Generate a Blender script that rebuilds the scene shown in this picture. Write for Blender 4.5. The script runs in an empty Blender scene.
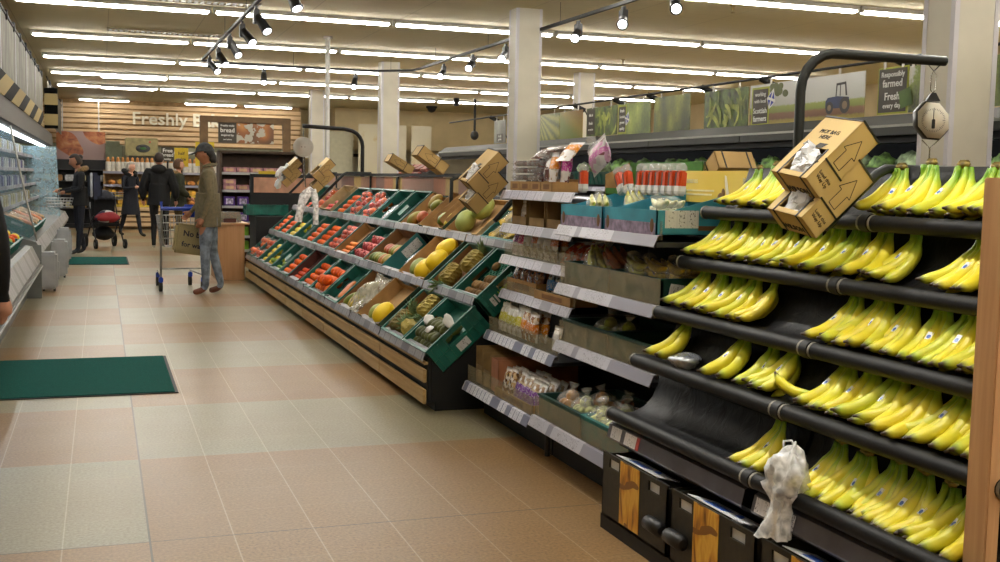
EXPOSURE = 0.55; LIGHT = 26.0; SPOT = 135.0
import bpy, bmesh, math, random
from mathutils import Matrix, Vector, Euler
random.seed(7)
RND = random.Random(11)
SC = bpy.context.scene
COL = SC.collection
PI = math.pi
def V(*a): return Vector(a)
def T(x, y, z): return Matrix.Translation((x, y, z))
def RX(a): return Matrix.Rotation(a, 4, 'X')
def RY(a): return Matrix.Rotation(a, 4, 'Y')
def RZ(a): return Matrix.Rotation(a, 4, 'Z')
def S3(x, y, z): return Matrix.Diagonal((x, y, z, 1))
def rad(d): return math.radians(d)

# ---------------------------------------------------------------- mesh builder
class MB:
    def __init__(s):
        s.v = []; s.f = []; s.m = []; s.sm = []; s.col = None
    def add(s, verts, faces, mi=0, smooth=False, M=None):
        o = len(s.v)
        if M is not None: verts = [M @ Vector(p) for p in verts]
        s.v.extend([tuple(p) for p in verts])
        for f in faces:
            s.f.append(tuple(i + o for i in f)); s.m.append(mi); s.sm.append(smooth)
        return s
    def box(s, x0, x1, y0, y1, z0, z1, mi=0, M=None):
        v = [(x, y, z) for z in (z0, z1) for y in (y0, y1) for x in (x0, x1)]
        return s.add(v, [(0, 2, 3, 1), (4, 5, 7, 6), (0, 1, 5, 4), (2, 6, 7, 3), (0, 4, 6, 2), (1, 3, 7, 5)], mi, False, M)
    def cbox(s, c, d, mi=0, M=None):
        return s.box(c[0]-d[0]/2, c[0]+d[0]/2, c[1]-d[1]/2, c[1]+d[1]/2, c[2]-d[2]/2, c[2]+d[2]/2, mi, M)
    def rbox(s, x0, x1, y0, y1, z0, z1, r, mi=0, M=None):
        """box with chamfered edges all round"""
        r = min(r, (x1-x0)*.45, (y1-y0)*.45, (z1-z0)*.45)
        bm = bmesh.new()
        bmesh.ops.create_cube(bm, size=1)
        for q in bm.verts:
            q.co = Vector((x0+(q.co.x+.5)*(x1-x0), y0+(q.co.y+.5)*(y1-y0), z0+(q.co.z+.5)*(z1-z0)))
        bmesh.ops.bevel(bm, geom=bm.edges[:], offset=r, segments=2, affect='EDGES')
        bm.verts.index_update()
        vv = [q.co.copy() for q in bm.verts]; ff = [[q.index for q in f.verts] for f in bm.faces]
        bm.free()
        return s.add(vv, ff, mi, False, M)
    def prism(s, prof, y0, y1, mi=0, M=None, smooth=False, caps=True):
        """profile of (x,z) points swept along y"""
        n = len(prof)
        v = [(p[0], y0, p[1]) for p in prof] + [(p[0], y1, p[1]) for p in prof]
        f = [(i, (i+1) % n, n+(i+1) % n, n+i) for i in range(n)]
        s.add(v, f, mi, smooth, M)
        if caps: s.add(v, [tuple(reversed(range(n))), tuple(range(n, 2*n))], mi, False, M)
        return s
    def sheet(s, prof, y0, y1, t=.004, mi=0, M=None, smooth=False):
        """open profile (x,z) swept along y, thickness t"""
        n = len(prof); nor = []
        for i in range(n):
            a = prof[max(0, i-1)]; b = prof[min(n-1, i+1)]
            dx, dz = b[0]-a[0], b[1]-a[1]; L = math.hypot(dx, dz) or 1
            nor.append((-dz/L*t, dx/L*t))
        pr = list(prof) + [(prof[i][0]-nor[i][0], prof[i][1]-nor[i][1]) for i in range(n-1, -1, -1)]
        return s.prism(pr, y0, y1, mi, M, smooth)
    def tube(s, pts, r, n=8, mi=0, M=None, caps=True, smooth=True):
        pts = [Vector(p) for p in pts]; k = len(pts)
        rs = r if isinstance(r, (list, tuple)) else [r]*k
        d0 = (pts[1]-pts[0]).normalized()
        up = Vector((0, 0, 1)) if abs(d0.z) < .9 else Vector((1, 0, 0))
        e1 = d0.cross(up).normalized(); v = []
        for i in range(k):
            if i == 0: d = pts[1]-pts[0]
            elif i == k-1: d = pts[-1]-pts[-2]
            else: d = (pts[i]-pts[i-1]).normalized() + (pts[i+1]-pts[i]).normalized()
            d.normalize()
            e1 = (e1 - d*e1.dot(d))
            if e1.length < 1e-6: e1 = d.orthogonal()
            e1.normalize(); e2 = d.cross(e1)
            for j in range(n):
                a = 2*PI*j/n + PI/n
                v.append(pts[i] + (e1*math.cos(a) + e2*math.sin(a))*rs[i])
        f = []
        for i in range(k-1):
            for j in range(n):
                f.append((i*n+j, i*n+(j+1) % n, (i+1)*n+(j+1) % n, (i+1)*n+j))
        s.add(v, f, mi, smooth, M)
        if caps: s.add(v, [tuple(reversed(range(n))), tuple(range((k-1)*n, k*n))], mi, False, M)
        return s
    def cyl(s, a, b, r, n=12, mi=0, M=None, smooth=True):
        return s.tube([a, b], r, n, mi, M, True, smooth)
    def ell(s, c, d, nu=12, nv=8, mi=0, M=None, fn=None):
        v = []; f = []
        for i in range(nv+1):
            th = PI*i/nv
            for j in range(nu):
                ph = 2*PI*j/nu
                p = Vector((math.sin(th)*math.cos(ph), math.sin(th)*math.sin(ph), math.cos(th)))
                if fn: p = fn(p)
                v.append((c[0]+p[0]*d[0], c[1]+p[1]*d[1], c[2]+p[2]*d[2]))
        for i in range(nv):
            for j in range(nu):
                a, b = i*nu+j, i*nu+(j+1) % nu
                if i == 0: f.append((a, b+nu, a+nu)[::-1][::-1])
                elif i == nv-1: f.append((a, b, a+nu))
                else: f.append((a, b, b+nu, a+nu))
        # orientation: outward
        f = [tuple(reversed(q)) for q in f]
        return s.add(v, f, mi, True, M)
    def lathe(s, prof, n=16, mi=0, M=None, smooth=True):
        """profile of (r,z) about z"""
        v = []; k = len(prof)
        for r, z in prof:
            for j in range(n):
                a = 2*PI*j/n; v.append((r*math.cos(a), r*math.sin(a), z))
        f = [(i*n+j, i*n+(j+1) % n, (i+1)*n+(j+1) % n, (i+1)*n+j) for i in range(k-1) for j in range(n)]
        s.add(v, f, mi, smooth, M)
        return s.add(v, [tuple(reversed(range(n))), tuple(range((k-1)*n, k*n))], mi, False, M)
    def poly(s, pts, mi=0, M=None, t=0, nrm=None):
        """flat polygon, or a slab of thickness t along -nrm"""
        pts = [Vector(p) for p in pts]; n = len(pts)
        if not t: return s.add(pts, [tuple(range(n))], mi, False, M)
        if nrm is None: nrm = (pts[1]-pts[0]).cross(pts[2]-pts[0]).normalized()
        nrm = Vector(nrm)
        v = pts + [p - nrm*t for p in pts]
        f = [tuple(range(n)), tuple(reversed(range(n, 2*n)))] + [((i+1) % n, i, n+i, n+(i+1) % n) for i in range(n)]
        return s.add(v, f, mi, False, M)
    def mesh(s, name, mats):
        me = bpy.data.meshes.new(name)
        me.from_pydata(s.v, [], s.f)
        if not isinstance(mats, (list, tuple)): mats = [mats]
        for m in mats: me.materials.append(m)
        me.polygons.foreach_set('material_index', s.m)
        me.polygons.foreach_set('use_smooth', s.sm)
        if s.col:
            at = me.color_attributes.new('Col', 'FLOAT_COLOR', 'POINT')
            at.data.foreach_set('color', [c for q in s.col for c in q])
        me.update()
        return me
    def build(s, name, mats, parent=None, M=None, bevel=0):
        me = s.mesh(name, mats)
        return link(name, me, parent, M, bevel)
def link(name, me, parent=None, M=None, bevel=0):
    o = bpy.data.objects.new(name, me); COL.objects.link(o)
    if parent is not None: o.parent = parent
    if M is not None: o.matrix_local = M
    if bevel:
        b = o.modifiers.new('edge', 'BEVEL'); b.width = bevel; b.segments = 2; b.limit_method = 'ANGLE'
    return o
def fixnormals(o):
    bm = bmesh.new(); bm.from_mesh(o.data); bmesh.ops.recalc_face_normals(bm, faces=bm.faces[:]); bm.to_mesh(o.data); bm.free()
    return o
def tag(o, label=None, cat=None, group=None, kind=None):
    if label: o['label'] = label
    if cat: o['category'] = cat
    if group: o['group'] = group
    if kind: o['kind'] = kind
    return o
def thing(name, label, cat, M=None, group=None):
    o = bpy.data.objects.new(name, None); COL.objects.link(o)
    o.empty_display_size = .05
    if M is not None: o.matrix_local = M if isinstance(M, Matrix) else T(*M)
    return tag(o, label, cat, group)
def struct(o): o['kind'] = 'structure'; return o
def dup(root, M, label=None, group=None, flt=None):
    r = root.copy(); COL.objects.link(r); r.matrix_local = M
    if label: r['label'] = label
    if group: r['group'] = group
    for ch in KIDS.get(root.name, []):
        if flt and not flt(ch): continue
        c = ch.copy(); COL.objects.link(c); c.parent = r
        for g in KIDS.get(ch.name, []):
            d = g.copy(); COL.objects.link(d); d.parent = c
    return r
KIDS = {}
NTH = ['first', 'second', 'third', 'fourth', 'fifth', 'sixth', 'seventh', 'eighth', 'ninth', 'tenth', 'eleventh', 'twelfth', 'thirteenth']
def kids(root):
    """remember children of a prototype, two levels"""
    KIDS[root.name] = list(root.children)
    for c in root.children: KIDS[c.name] = list(c.children)
    return root

# ---------------------------------------------------------------- materials
def lin(h):
    if isinstance(h, str):
        h = h.lstrip('#'); c = [int(h[i:i+2], 16)/255 for i in (0, 2, 4)]
    else: c = h
    return tuple(x/12.92 if x <= .04045 else ((x+.055)/1.055)**2.4 for x in c)
class NT:
    """tiny node-tree helper"""
    def __init__(s, name):
        s.mat = bpy.data.materials.new(name); s.mat.use_nodes = True
        s.t = s.mat.node_tree; s.t.nodes.clear()
        s.out = s.n('ShaderNodeOutputMaterial'); s.b = s.n('ShaderNodeBsdfPrincipled')
        s.l(s.b.outputs[0], s.out.inputs[0])
    def n(s, k, **kw):
        q = s.t.nodes.new(k)
        for a, b in kw.items(): setattr(q, a, b)
        return q
    def l(s, a, b): s.t.links.new(a, b)
    def val(s, sock, v):
        if hasattr(v, 'is_output') or isinstance(v, bpy.types.NodeSocket): s.l(v, sock)
        else: sock.default_value = v
    def obj(s): return s.n('ShaderNodeTexCoord').outputs['Object']
    def mapping(s, vec, scale=(1, 1, 1), rot=(0, 0, 0), loc=(0, 0, 0)):
        m = s.n('ShaderNodeMapping'); s.l(vec, m.inputs[0])
        m.inputs['Scale'].default_value = scale; m.inputs['Rotation'].default_value = rot; m.inputs['Location'].default_value = loc
        return m.outputs[0]
    def noise(s, vec, scale=5, detail=2, rough=.5, dist=0):
        q = s.n('ShaderNodeTexNoise'); s.l(vec, q.inputs['Vector'])
        q.inputs['Scale'].default_value = scale; q.inputs['Detail'].default_value = detail
        q.inputs['Roughness'].default_value = rough; q.inputs['Distortion'].default_value = dist
        return q.outputs['Fac']
    def voro(s, vec, scale=5, feat='F1', out='Distance', rand=1):
        q = s.n('ShaderNodeTexVoronoi'); q.feature = feat; s.l(vec, q.inputs['Vector'])
        q.inputs['Scale'].default_value = scale; q.inputs['Randomness'].default_value = rand
        return q.outputs[out]
    def wave(s, vec, scale=5, dist=0, dirn='X', det=2, dsc=1):
        q = s.n('ShaderNodeTexWave'); q.bands_direction = dirn; s.l(vec, q.inputs['Vector'])
        q.inputs['Scale'].default_value = scale; q.inputs['Distortion'].default_value = dist
        q.inputs['Detail'].default_value = det; q.inputs['Detail Scale'].default_value = dsc
        return q.outputs['Fac']
    def math(s, op, a, b=0, clamp=False):
        q = s.n('ShaderNodeMath', operation=op, use_clamp=clamp); s.val(q.inputs[0], a); s.val(q.inputs[1], b)
        return q.outputs[0]
    def sep(s, vec):
        q = s.n('ShaderNodeSeparateXYZ'); s.l(vec, q.inputs[0]); return q.outputs
    def comb(s, x, y, z):
        q = s.n('ShaderNodeCombineXYZ'); s.val(q.inputs[0], x); s.val(q.inputs[1], y); s.val(q.inputs[2], z); return q.outputs[0]
    def ramp(s, fac, stops, interp='LINEAR'):
        q = s.n('ShaderNodeValToRGB'); s.l(fac, q.inputs[0]); q.color_ramp.interpolation = interp
        e = q.color_ramp.elements
        while len(e) > 1: e.remove(e[0])
        for i, (p, c) in enumerate(stops):
            el = e[0] if i == 0 else e.new(p)
            el.position = p; el.color = (*lin(c), 1)
        return q.outputs[0]
    def mix(s, fac, a, b, mode='MIX'):
        q = s.n('ShaderNodeMix', data_type='RGBA', blend_type=mode)
        s.val(q.inputs['Factor'], fac)
        for k, c in (('A', a), ('B', b)):
            sk = [i for i in q.inputs if i.name == k and i.type == 'RGBA'][0]
            if isinstance(c, bpy.types.NodeSocket): s.l(c, sk)
            else: sk.default_value = (*lin(c), 1)
        return [o for o in q.outputs if o.type == 'RGBA'][0]
    def bump(s, h, strength=.2, dist=.01):
        q = s.n('ShaderNodeBump'); s.l(h, q.inputs['Height'])
        q.inputs['Strength'].default_value = strength; q.inputs['Distance'].default_value = dist
        s.l(q.outputs[0], s.b.inputs['Normal'])
    def set(s, col=None, rough=None, metal=None, spec=None, **kw):
        B = s.b.inputs
        if col is not None:
            if isinstance(col, bpy.types.NodeSocket): s.l(col, B['Base Color'])
            else: B['Base Color'].default_value = (*lin(col), 1)
        if rough is not None: s.val(B['Roughness'], rough)
        if metal is not None: B['Metallic'].default_value = metal
        if spec is not None: B['Specular IOR Level'].default_value = spec
        for k, v in kw.items(): s.val(B[k.replace('_', ' ')], v)
        return s.mat
MATS = {}
def plain(key, col, rough=.6, metal=0, var=.12, scale=9, spec=None, bump=0, per_obj=0):
    """a procedural material: base colour broken up by noise"""
    if key in MATS: return MATS[key]
    t = NT(key); v = t.obj()
    n = t.noise(v, scale, 3)
    c = lin(col)
    dark = tuple(max(0, x*(1-var)) for x in col_s(col)); lite = tuple(min(1, x*(1+var*.6)) for x in col_s(col))
    cc = t.ramp(n, [(.3, dark), (.7, lite)])
    if per_obj:
        oi = t.n('ShaderNodeObjectInfo').outputs['Random']
        h = t.n('ShaderNodeHueSaturation'); t.l(cc, h.inputs['Color'])
        t.l(t.math('ADD', t.math('MULTIPLY', oi, per_obj), 1-per_obj/2), h.inputs['Value'])
        cc = h.outputs[0]
    if bump: t.bump(n, bump, .01)
    MATS[key] = t.set(cc, rough, metal, spec)
    return MATS[key]
def col_s(h):
    if isinstance(h, str):
        h = h.lstrip('#'); return [int(h[i:i+2], 16)/255 for i in (0, 2, 4)]
    return h
def clear(key, col='ffffff', alpha=.25, rough=.08, spec=.5, crease=0):
    """thin clear plastic or glass: mostly see-through with a sharp sheen"""
    if key in MATS: return MATS[key]
    t = NT(key); v = t.obj()
    n = t.noise(v, 14, 4, .6, .6)
    t.set(col, rough, 0, spec)
    if crease: t.bump(n, crease, .02)
    a = t.ramp(n, [(.35, (alpha*.75,)*3), (.7, (min(1, alpha*1.3),)*3)])
    # alpha is data, so undo the ramp's colour transform by a plain range instead
    mr = t.n('ShaderNodeMapRange'); t.l(n, mr.inputs[0])
    mr.inputs[1].default_value = .35; mr.inputs[2].default_value = .75; mr.inputs[3].default_value = alpha*.6; mr.inputs[4].default_value = min(1, alpha*1.5)
    t.l(mr.outputs[0], t.b.inputs['Alpha'])
    MATS[key] = t.mat
    return t.mat
def emis(key, col, strength):
    if key in MATS: return MATS[key]
    t = NT(key); t.set((0.8, 0.8, 0.8), .5)
    t.b.inputs['Emission Color'].default_value = (*lin(col), 1); t.b.inputs['Emission Strength'].default_value = strength
    MATS[key] = t.mat
    return t.mat

# ---------------------------------------------------------------- lettering
_TXT = {}
def text_mb(body, size, mi=0, M=None, bold=.0, align='CENTER', depth=.0008, space=1.0):
    key = (body, bold, align, depth/size, space)
    if key not in _TXT:
        c = bpy.data.curves.new('t', 'FONT'); c.body = body; c.size = 1; c.align_x = align; c.align_y = 'CENTER'
        c.offset = bold; c.extrude = depth/size; c.resolution_u = 2; c.space_character = space
        o = bpy.data.objects.new('t', c); COL.objects.link(o)
        dg = bpy.context.evaluated_depsgraph_get()
        me = bpy.data.meshes.new_from_object(o.evaluated_get(dg))
        _TXT[key] = ([tuple(v.co) for v in me.vertices], [tuple(p.vertices) for p in me.polygons])
        bpy.data.objects.remove(o); bpy.data.curves.remove(c); bpy.data.meshes.remove(me)
    v, f = _TXT[key]
    mb = MB(); mm = (M if M is not None else Matrix.Identity(4)) @ S3(size, size, size)
    mb.add(v, f, mi, False, mm)
    return mb
def add_text(mb, body, size, M, mi, **kw):
    q = text_mb(body, size, mi, M, **kw)
    mb.add(q.v, q.f, mi)
def frame(o, ex, ey):
    """matrix whose local x,y are ex,ey (text lies in it and faces ex x ey)"""
    ex = Vector(ex).normalized(); ey = Vector(ey).normalized(); ez = ex.cross(ey)
    m = Matrix((ex, ey, ez)).transposed().to_4x4(); m.translation = Vector(o)
    return m
# ================================================================ camera
F_PX, YAW, PIT, ROL, EYE = 1117.98866, .343139416, .0893072508, .0201896626, 1.42
U = EYE/4.47683283
cy, sy = math.cos(YAW), math.sin(YAW)
fwd = V(sy*math.cos(PIT), cy*math.cos(PIT), -math.sin(PIT))
r0 = V(cy, -sy, 0); u0 = r0.cross(fwd)
rr = r0*math.cos(ROL)+u0*math.sin(ROL); uu = -r0*math.sin(ROL)+u0*math.cos(ROL)
cd = bpy.data.cameras.new('camera'); cam = bpy.data.objects.new('camera', cd); COL.objects.link(cam)
mw = Matrix((rr, uu, -fwd)).transposed().to_4x4(); mw.translation = V(0, 0, EYE)
cam.matrix_world = mw
cd.sensor_fit = 'HORIZONTAL'; cd.sensor_width = 36; cd.lens = F_PX/1000*36; cd.clip_end = 200; cd.clip_start = .02
SC.camera = cam
SC.view_settings.view_transform = 'Standard'; SC.view_settings.look = 'None'
SC.view_settings.gamma = 1; SC.view_settings.use_curve_mapping = False
SC.view_settings.exposure = EXPOSURE
SC.cycles.use_denoising = True
SC.cycles.max_bounces = 6; SC.cycles.diffuse_bounces = 3; SC.cycles.transparent_max_bounces = 12
SC.cycles.sample_clamp_indirect = 6
w = bpy.data.worlds.new('world'); SC.world = w; w.use_nodes = True
w.node_tree.nodes['Background'].inputs[0].default_value = (.02, .02, .02, 1)

# ================================================================ room shell
HC = 3.5                     # ceiling height
X0R, X1R, Y0R, Y1R = -3.4, 14.6, -4.6, 36.2
t = NT('terrazzo_floor'); v = t.obj(); sx, sy_, _ = t.sep(v)
xr = t.math('SUBTRACT', sx, .16313); yr = t.math('DIVIDE', t.math('SUBTRACT', sy_, 4.4234), 1.3258)
right = t.math('GREATER_THAN', xr, 0); k = t.math('FLOOR', yr)
odd = t.math('MODULO', t.math('ADD', k, 20), 2)
g = t.math('ABSOLUTE', t.math('SUBTRACT', t.math('SUBTRACT', 1, right), odd))     # 1 = grey band
g = t.math('MULTIPLY', g, t.math('GREATER_THAN', yr, 0))
fine = t.noise(v, 75, 2, .6); mid = t.noise(v, 30, 1, .5); big = t.noise(v, .9, 1)
tan = t.ramp(fine, [(.2, '5f4829'), (.5, '8d6d45'), (.8, 'a98a5e')])
gry = t.ramp(fine, [(.2, '66614c'), (.5, '8e886d'), (.8, 'a59f87')])
ca = t.mix(g, tan, gry)
ca = t.mix(t.math('MULTIPLY', mid, .15), ca, t.mix(g, '6e4f30', '6c6750'))
# tile-to-tile shade
tid = t.comb(t.math('FLOOR', t.math('DIVIDE', xr, U)), t.math('FLOOR', t.math('MULTIPLY', yr, 4)), 0)
wn = t.n('ShaderNodeTexWhiteNoise'); t.l(tid, wn.inputs[0])
ca = t.mix(t.math('MULTIPLY', wn.outputs[0], .16), ca, '8a7258')
ca = t.mix(t.math('MULTIPLY', big, .12), ca, '9c8460')
fx = t.math('ABSOLUTE', t.math('SUBTRACT', t.math('FRACT', t.math('ADD', t.math('DIVIDE', xr, U), .5)), .5))
jl = t.math('LESS_THAN', fx, .0085)
ca = t.mix(t.math('MULTIPLY', jl, .26), ca, 'd9cdb4')
fy = t.math('ABSOLUTE', t.math('SUBTRACT', t.math('FRACT', t.math('ADD', t.math('MULTIPLY', yr, 4), .5)), .5))
jy = t.math('LESS_THAN', fy, .007)
ca = t.mix(t.math('MULTIPLY', jy, .12), ca, 'd9c8ac')
dk = t.math('MAXIMUM', t.math('LESS_THAN', t.math('ABSOLUTE', xr), .0042), t.math('LESS_THAN', t.math('ABSOLUTE', yr), .0028))
ca = t.mix(t.math('MULTIPLY', dk, .8), ca, '2c2721')
rg = t.n('ShaderNodeMapRange'); t.l(t.noise(v, 3.1, 4), rg.inputs[0])
rg.inputs[3].default_value = .29; rg.inputs[4].default_value = .37
t.set(ca, rg.outputs[0], 0, .33)
FLOORM = t.mat
struct(MB().box(X0R, X1R, Y0R, Y1R, -.12, 0).build('floor', FLOORM))
t = NT('ceiling_panel'); v = t.obj(); sx, sy_, _ = t.sep(v)
fx = t.math('LESS_THAN', t.math('FRACT', t.math('DIVIDE', t.math('ADD', sx, 9.49), 1.2)), .008)
fy = t.math('LESS_THAN', t.math('FRACT', t.math('DIVIDE', t.math('ADD', sy_, 9), .3)), .03)
c = t.ramp(t.noise(v, .8, 3), [(.3, 'd2c89e'), (.7, 'd9cfa9')])
c = t.mix(t.math('MULTIPLY', fy, .25), c, '8f7f5f'); c = t.mix(t.math('MULTIPLY', fx, .45), c, '80714f')
CEILM = t.set(c, .8)
struct(MB().box(X0R, X1R, Y0R, Y1R, HC, HC+.1).build('ceiling', CEILM))
CREAM = plain('cream_wall', 'c9b68c', .8, var=.05, scale=2)
PALE = plain('pale_wall', 'cdc5ac', .8, var=.05, scale=2)
struct(MB().box(X0R-.1, X0R, Y0R, Y1R, 0, HC).build('wall_left', CREAM))
struct(MB().box(X1R, X1R+.1, Y0R, Y1R, 0, HC).build('wall_right', CREAM))
struct(MB().box(X0R, X1R, Y0R-.1, Y0R, 0, HC).build('wall_front', CREAM))
struct(MB().box(X0R, X1R, Y1R, Y1R+.1, 0, HC).build('wall_back', PALE))
# cream bulkhead over the far recess right of the bakery
struct(MB().box(6.6, X1R, 33.4, 36.1, 2.3, HC-.002).build('wall_bulkhead', CREAM))
struct(MB().box(5.7, 6.6, 34.9, 36.1, 0, HC-.002).build('wall_pier', CREAM))
# columns: cream faces with pale corner strips
COLM = plain('column_paint', 'c5bfae', .55, var=.04, scale=3); CORM = plain('column_corner', 'c3c0c4', .45, var=.04, scale=3)
def column(n, x, y, wx=.33, wy=.27):
    o = MB()
    o.box(x+.02, x+wx-.02, y+.004, y+wy-.004, 0, HC-.001); o.box(x+.004, x+wx-.004, y+.02, y+wy-.02, 0, HC-.001)
    for a in (x, x+wx-.035):
        for b in (y, y+wy-.035): o.box(a, a+.035, b, b+.035, 0, HC-.002, 1)
    o = o.build('column_%d' % n, [COLM, CORM]); return struct(o)
for i, y in enumerate((5.40, 12.82, 19.72, 26.9)): column(i+1, 4.73, y)
column(5, 8.55, 19.7)
# slim white service pole
PW = plain('white_paint', 'd6d4cf', .4, var=.04)
o = MB().cyl((3.18, 16.67, 0), (3.18, 16.67, HC-.01), .035, 14); o.cyl((3.18, 16.67, HC-.04), (3.18, 16.67, HC-.005), .07, 14)
tag(o.build('service_pole', PW), 'slim round white pole rising from behind the fruit stall to the ceiling', 'pole')

# ================================================================ ceiling lights
HOUS = plain('light_housing', 'cfcfcb', .5, var=.03); TUBE = emis('fluorescent_tube', 'fffaf0', LIGHT)
proto = None
def batten(x0, x1, y, label, grp, z=HC-.002):
    L = x1-x0
    r = thing('ceiling_light', label, 'ceiling light', ((x0+x1)/2, y, z), grp)
    a = MB(); a.box(-L/2, L/2, -.055, .055, -.05, 0); a.box(-L/2, -L/2+.03, -.05, .05, -.075, -.05); a.box(L/2-.03, L/2, -.05, .05, -.075, -.05)
    a.build('housing', HOUS, r)
    MB().rbox(-L/2+.031, L/2-.031, -.038, .038, -.084, -.051, .012).build('tube', TUBE, r)
    return kids(r)
rows = [10.94, 14.54, 18.07, 21.4, 24.7, 28.2, 7.4, 3.9, .2, -3.4]
names = ['nearest the camera', 'second from the camera', 'third from the camera', 'fourth from the camera', 'fifth from the camera', 'sixth from the camera']
seg = 13.77/6
for i, y in enumerate(rows):
    if i < 6: lab = 'white tube of the long ceiling light row, %s' % names[i]
    else: lab = 'white tube of a ceiling light row above the shopper'
    if proto is None: proto = batten(-.97, -.97+seg-.03, y, lab, 'tubes of the ceiling light row %s' % names[0])
    for j in range(6):
        m = T(-.97+seg*(j+.5), y, HC-.002)
        if i == 0 and j == 0: continue
        dup(proto, m, lab, ('tubes of the ceiling light row %s' % names[i]) if i < 6 else 'tubes of the ceiling light rows out of sight')
for x0, x1, y, lab in ((.0, 1.36, 25.0, 'short white ceiling tube just before the bakery, front of the pair'), (.0, 1.25, 28.2, 'short white ceiling tube before the bakery, rear of the pair'),
                  (-.57, .78, 33.2, 'short ceiling tube over the pastry poster against the slatted fascia'), (2.24, 3.7, 33.2, 'short ceiling tube over the bakery lettering against the slatted fascia'),
                  (3.9, 5.3, 33.2, 'short ceiling tube beside the far column over the slatted fascia')):
    batten(x0, x1, y, lab, None, HC-.02)
# recessed air grilles
GRL = plain('grille', 'a89c80', .5, var=.1)
for k, (x, y, lab) in enumerate(((1.0, 14.1, 'pale slotted air grille in the ceiling, the nearer one'), (.95, 17.4, 'pale slotted air grille in the ceiling, the farther one'))):
    r = thing('ceiling_grille', lab, 'air grille', (x, y, HC-.001))
    a = MB()
    for s in (-.15, .13): a.box(-.85, .85, s, s+.02, -.018, 0)
    for s in (-.85, .83): a.box(s, s+.02, -.15, .15, -.018, 0)
    a.build('grille_frame', GRL, r)
    a = MB()
    for q in range(22): a.box(-.82+q*.075, -.82+q*.075+.045, -.128, .128, -.012, -.002)
    a.build('slats', HOUS, r)
# sprinklers
SPK = plain('brass', '8a7748', .4, .6)
for k, (x, y, lab) in enumerate(((6.9, 11.5, 'tiny sprinkler head on the ceiling over the green arm pole'), (6.2, 14.6, 'tiny sprinkler head on the ceiling over the broccoli picture'),
                            (8.3, 17.3, 'tiny sprinkler head on the ceiling between two light rows'), (3.9, 9.8, 'tiny sprinkler head in front of the big white column'))):
    r = thing('sprinkler', lab, 'sprinkler', (x, y, HC-.001))
    MB().lathe([(.035, 0), (.035, -.012), (.012, -.02), (.012, -.06)], 10).build('escutcheon', SPK, r)
    a = MB(); a.lathe([(.004, -.06), (.006, -.085), (.026, -.09), (.026, -.094)], 10); a.build('deflector', SPK, r)

# ================================================================ suspended black lighting track
BLK = plain('black_metal', '09090a', .6, var=.15); BLKS = plain('black_satin', '0f0f11', .45, var=.1)
LENS = emis('spot_lens', 'f3f6ff', 14)
ZT = 3.24
a = MB()
pts = [(1.62, .8), (1.55, 18.75), (1.78, 19.05), (4.35, 19.15), (5.02, 18.6), (5.06, 8.4)]
def bar(mb, p, q, wd=.034, h=.036):
    p = V(*p, ZT); q = V(*q, ZT); d = (q-p).normalized(); n = V(-d.y, d.x, 0)*wd/2
    mb.poly([p+n, q+n, q-n, p-n][::-1], 0, None, h, V(0, 0, -1))
for p, q in zip(pts, pts[1:]): bar(a, p, q)
tr = thing('lighting_track', 'long black suspended lighting track bent round above the fruit stall', 'lighting track', (0, 0, 0))
fixnormals(a.build('rail', BLK, tr))
for k in range(len(pts)-1):
    (ax, ay), (bx, by) = pts[k], pts[k+1]
    n = max(1, int(math.hypot(bx-ax, by-ay)/2.2))
    for q in range(n):
        f = (q+.5)/n; x, y = ax+(bx-ax)*f, ay+(by-ay)*f
        MB().cyl((x, y, ZT+.02), (x, y, HC), .003, 5).build('hanger_wire', BLK, tr)
def spot(x, y, aim, label, lamp=True, power=1, cone=32):
    """black track head: adapter box under the rail, can turned towards aim"""
    r = thing('track_spotlight', label, 'spotlight', (x, y, ZT-.019), 'spotlights on the ceiling track')
    d = (V(*aim)-V(x, y, ZT-.2)).normalized()
    a = MB(); a.rbox(-.03, .03, -.055, .055, -.185, -.035, .006); a.box(-.014, .014, -.03, .03, -.036, 0)
    a.build('adapter', BLKS, r)
    h = V(d.x, d.y, 0).normalized()
    base = V(0, 0, -.15) + h*.06
    e = base + d*.17
    a = MB(); a.tube([base - d*.06, base - d*.055, base, e - d*.05, e], [.03, .045, .048, .052, .06], 16); a.build('lamp_can', BLKS, r)
    a = MB(); a.tube([V(0, 0, -.13), base], .014, 8); a.build('bracket', BLK, r)
    a = MB(); a.tube([e + d*.001, e + d*.004], [.043, .043], 16); a.build('lens', LENS, r)
    if lamp:
        ld = bpy.data.lights.new('spot_lamp', 'SPOT'); ld.energy = SPOT*power; ld.spot_size = rad(cone); ld.spot_blend = .8; ld.shadow_soft_size = .05; ld.color = (1, .97, .9)
        lo = bpy.data.objects.new('spot_lamp', ld); COL.objects.link(lo); lo.parent = r
        lo.location = e + d*.012; lo.rotation_euler = d.to_track_quat('-Z', 'Y').to_euler()
    return r
lab = ['tilted black spotlight on the track leg over the aisle, %s' % s for s in ('closest to the camera', 'second along', 'third along', 'fourth along', 'farthest, at the corner')]
for (x, y, aim), l in zip(((1.575, 12.3, (2.6, 10.8, 1)), (1.573, 13.55, (2.8, 11.6, 1)), (1.57, 14.85, (2.6, 13.2, .8)), (1.565, 16.3, (2.6, 14.3, .8)), (1.56, 17.6, (3.2, 15.0, .7))), lab):
    spot(x, y, aim, l)
spot(2.57, 19.08, (2.25, 16.6, .7), 'lit black spotlight on the far cross bar, nearer the aisle')
spot(4.13, 19.14, (3.2, 16.6, .7), 'lit black spotlight on the far cross bar, beside the far white column')
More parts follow.
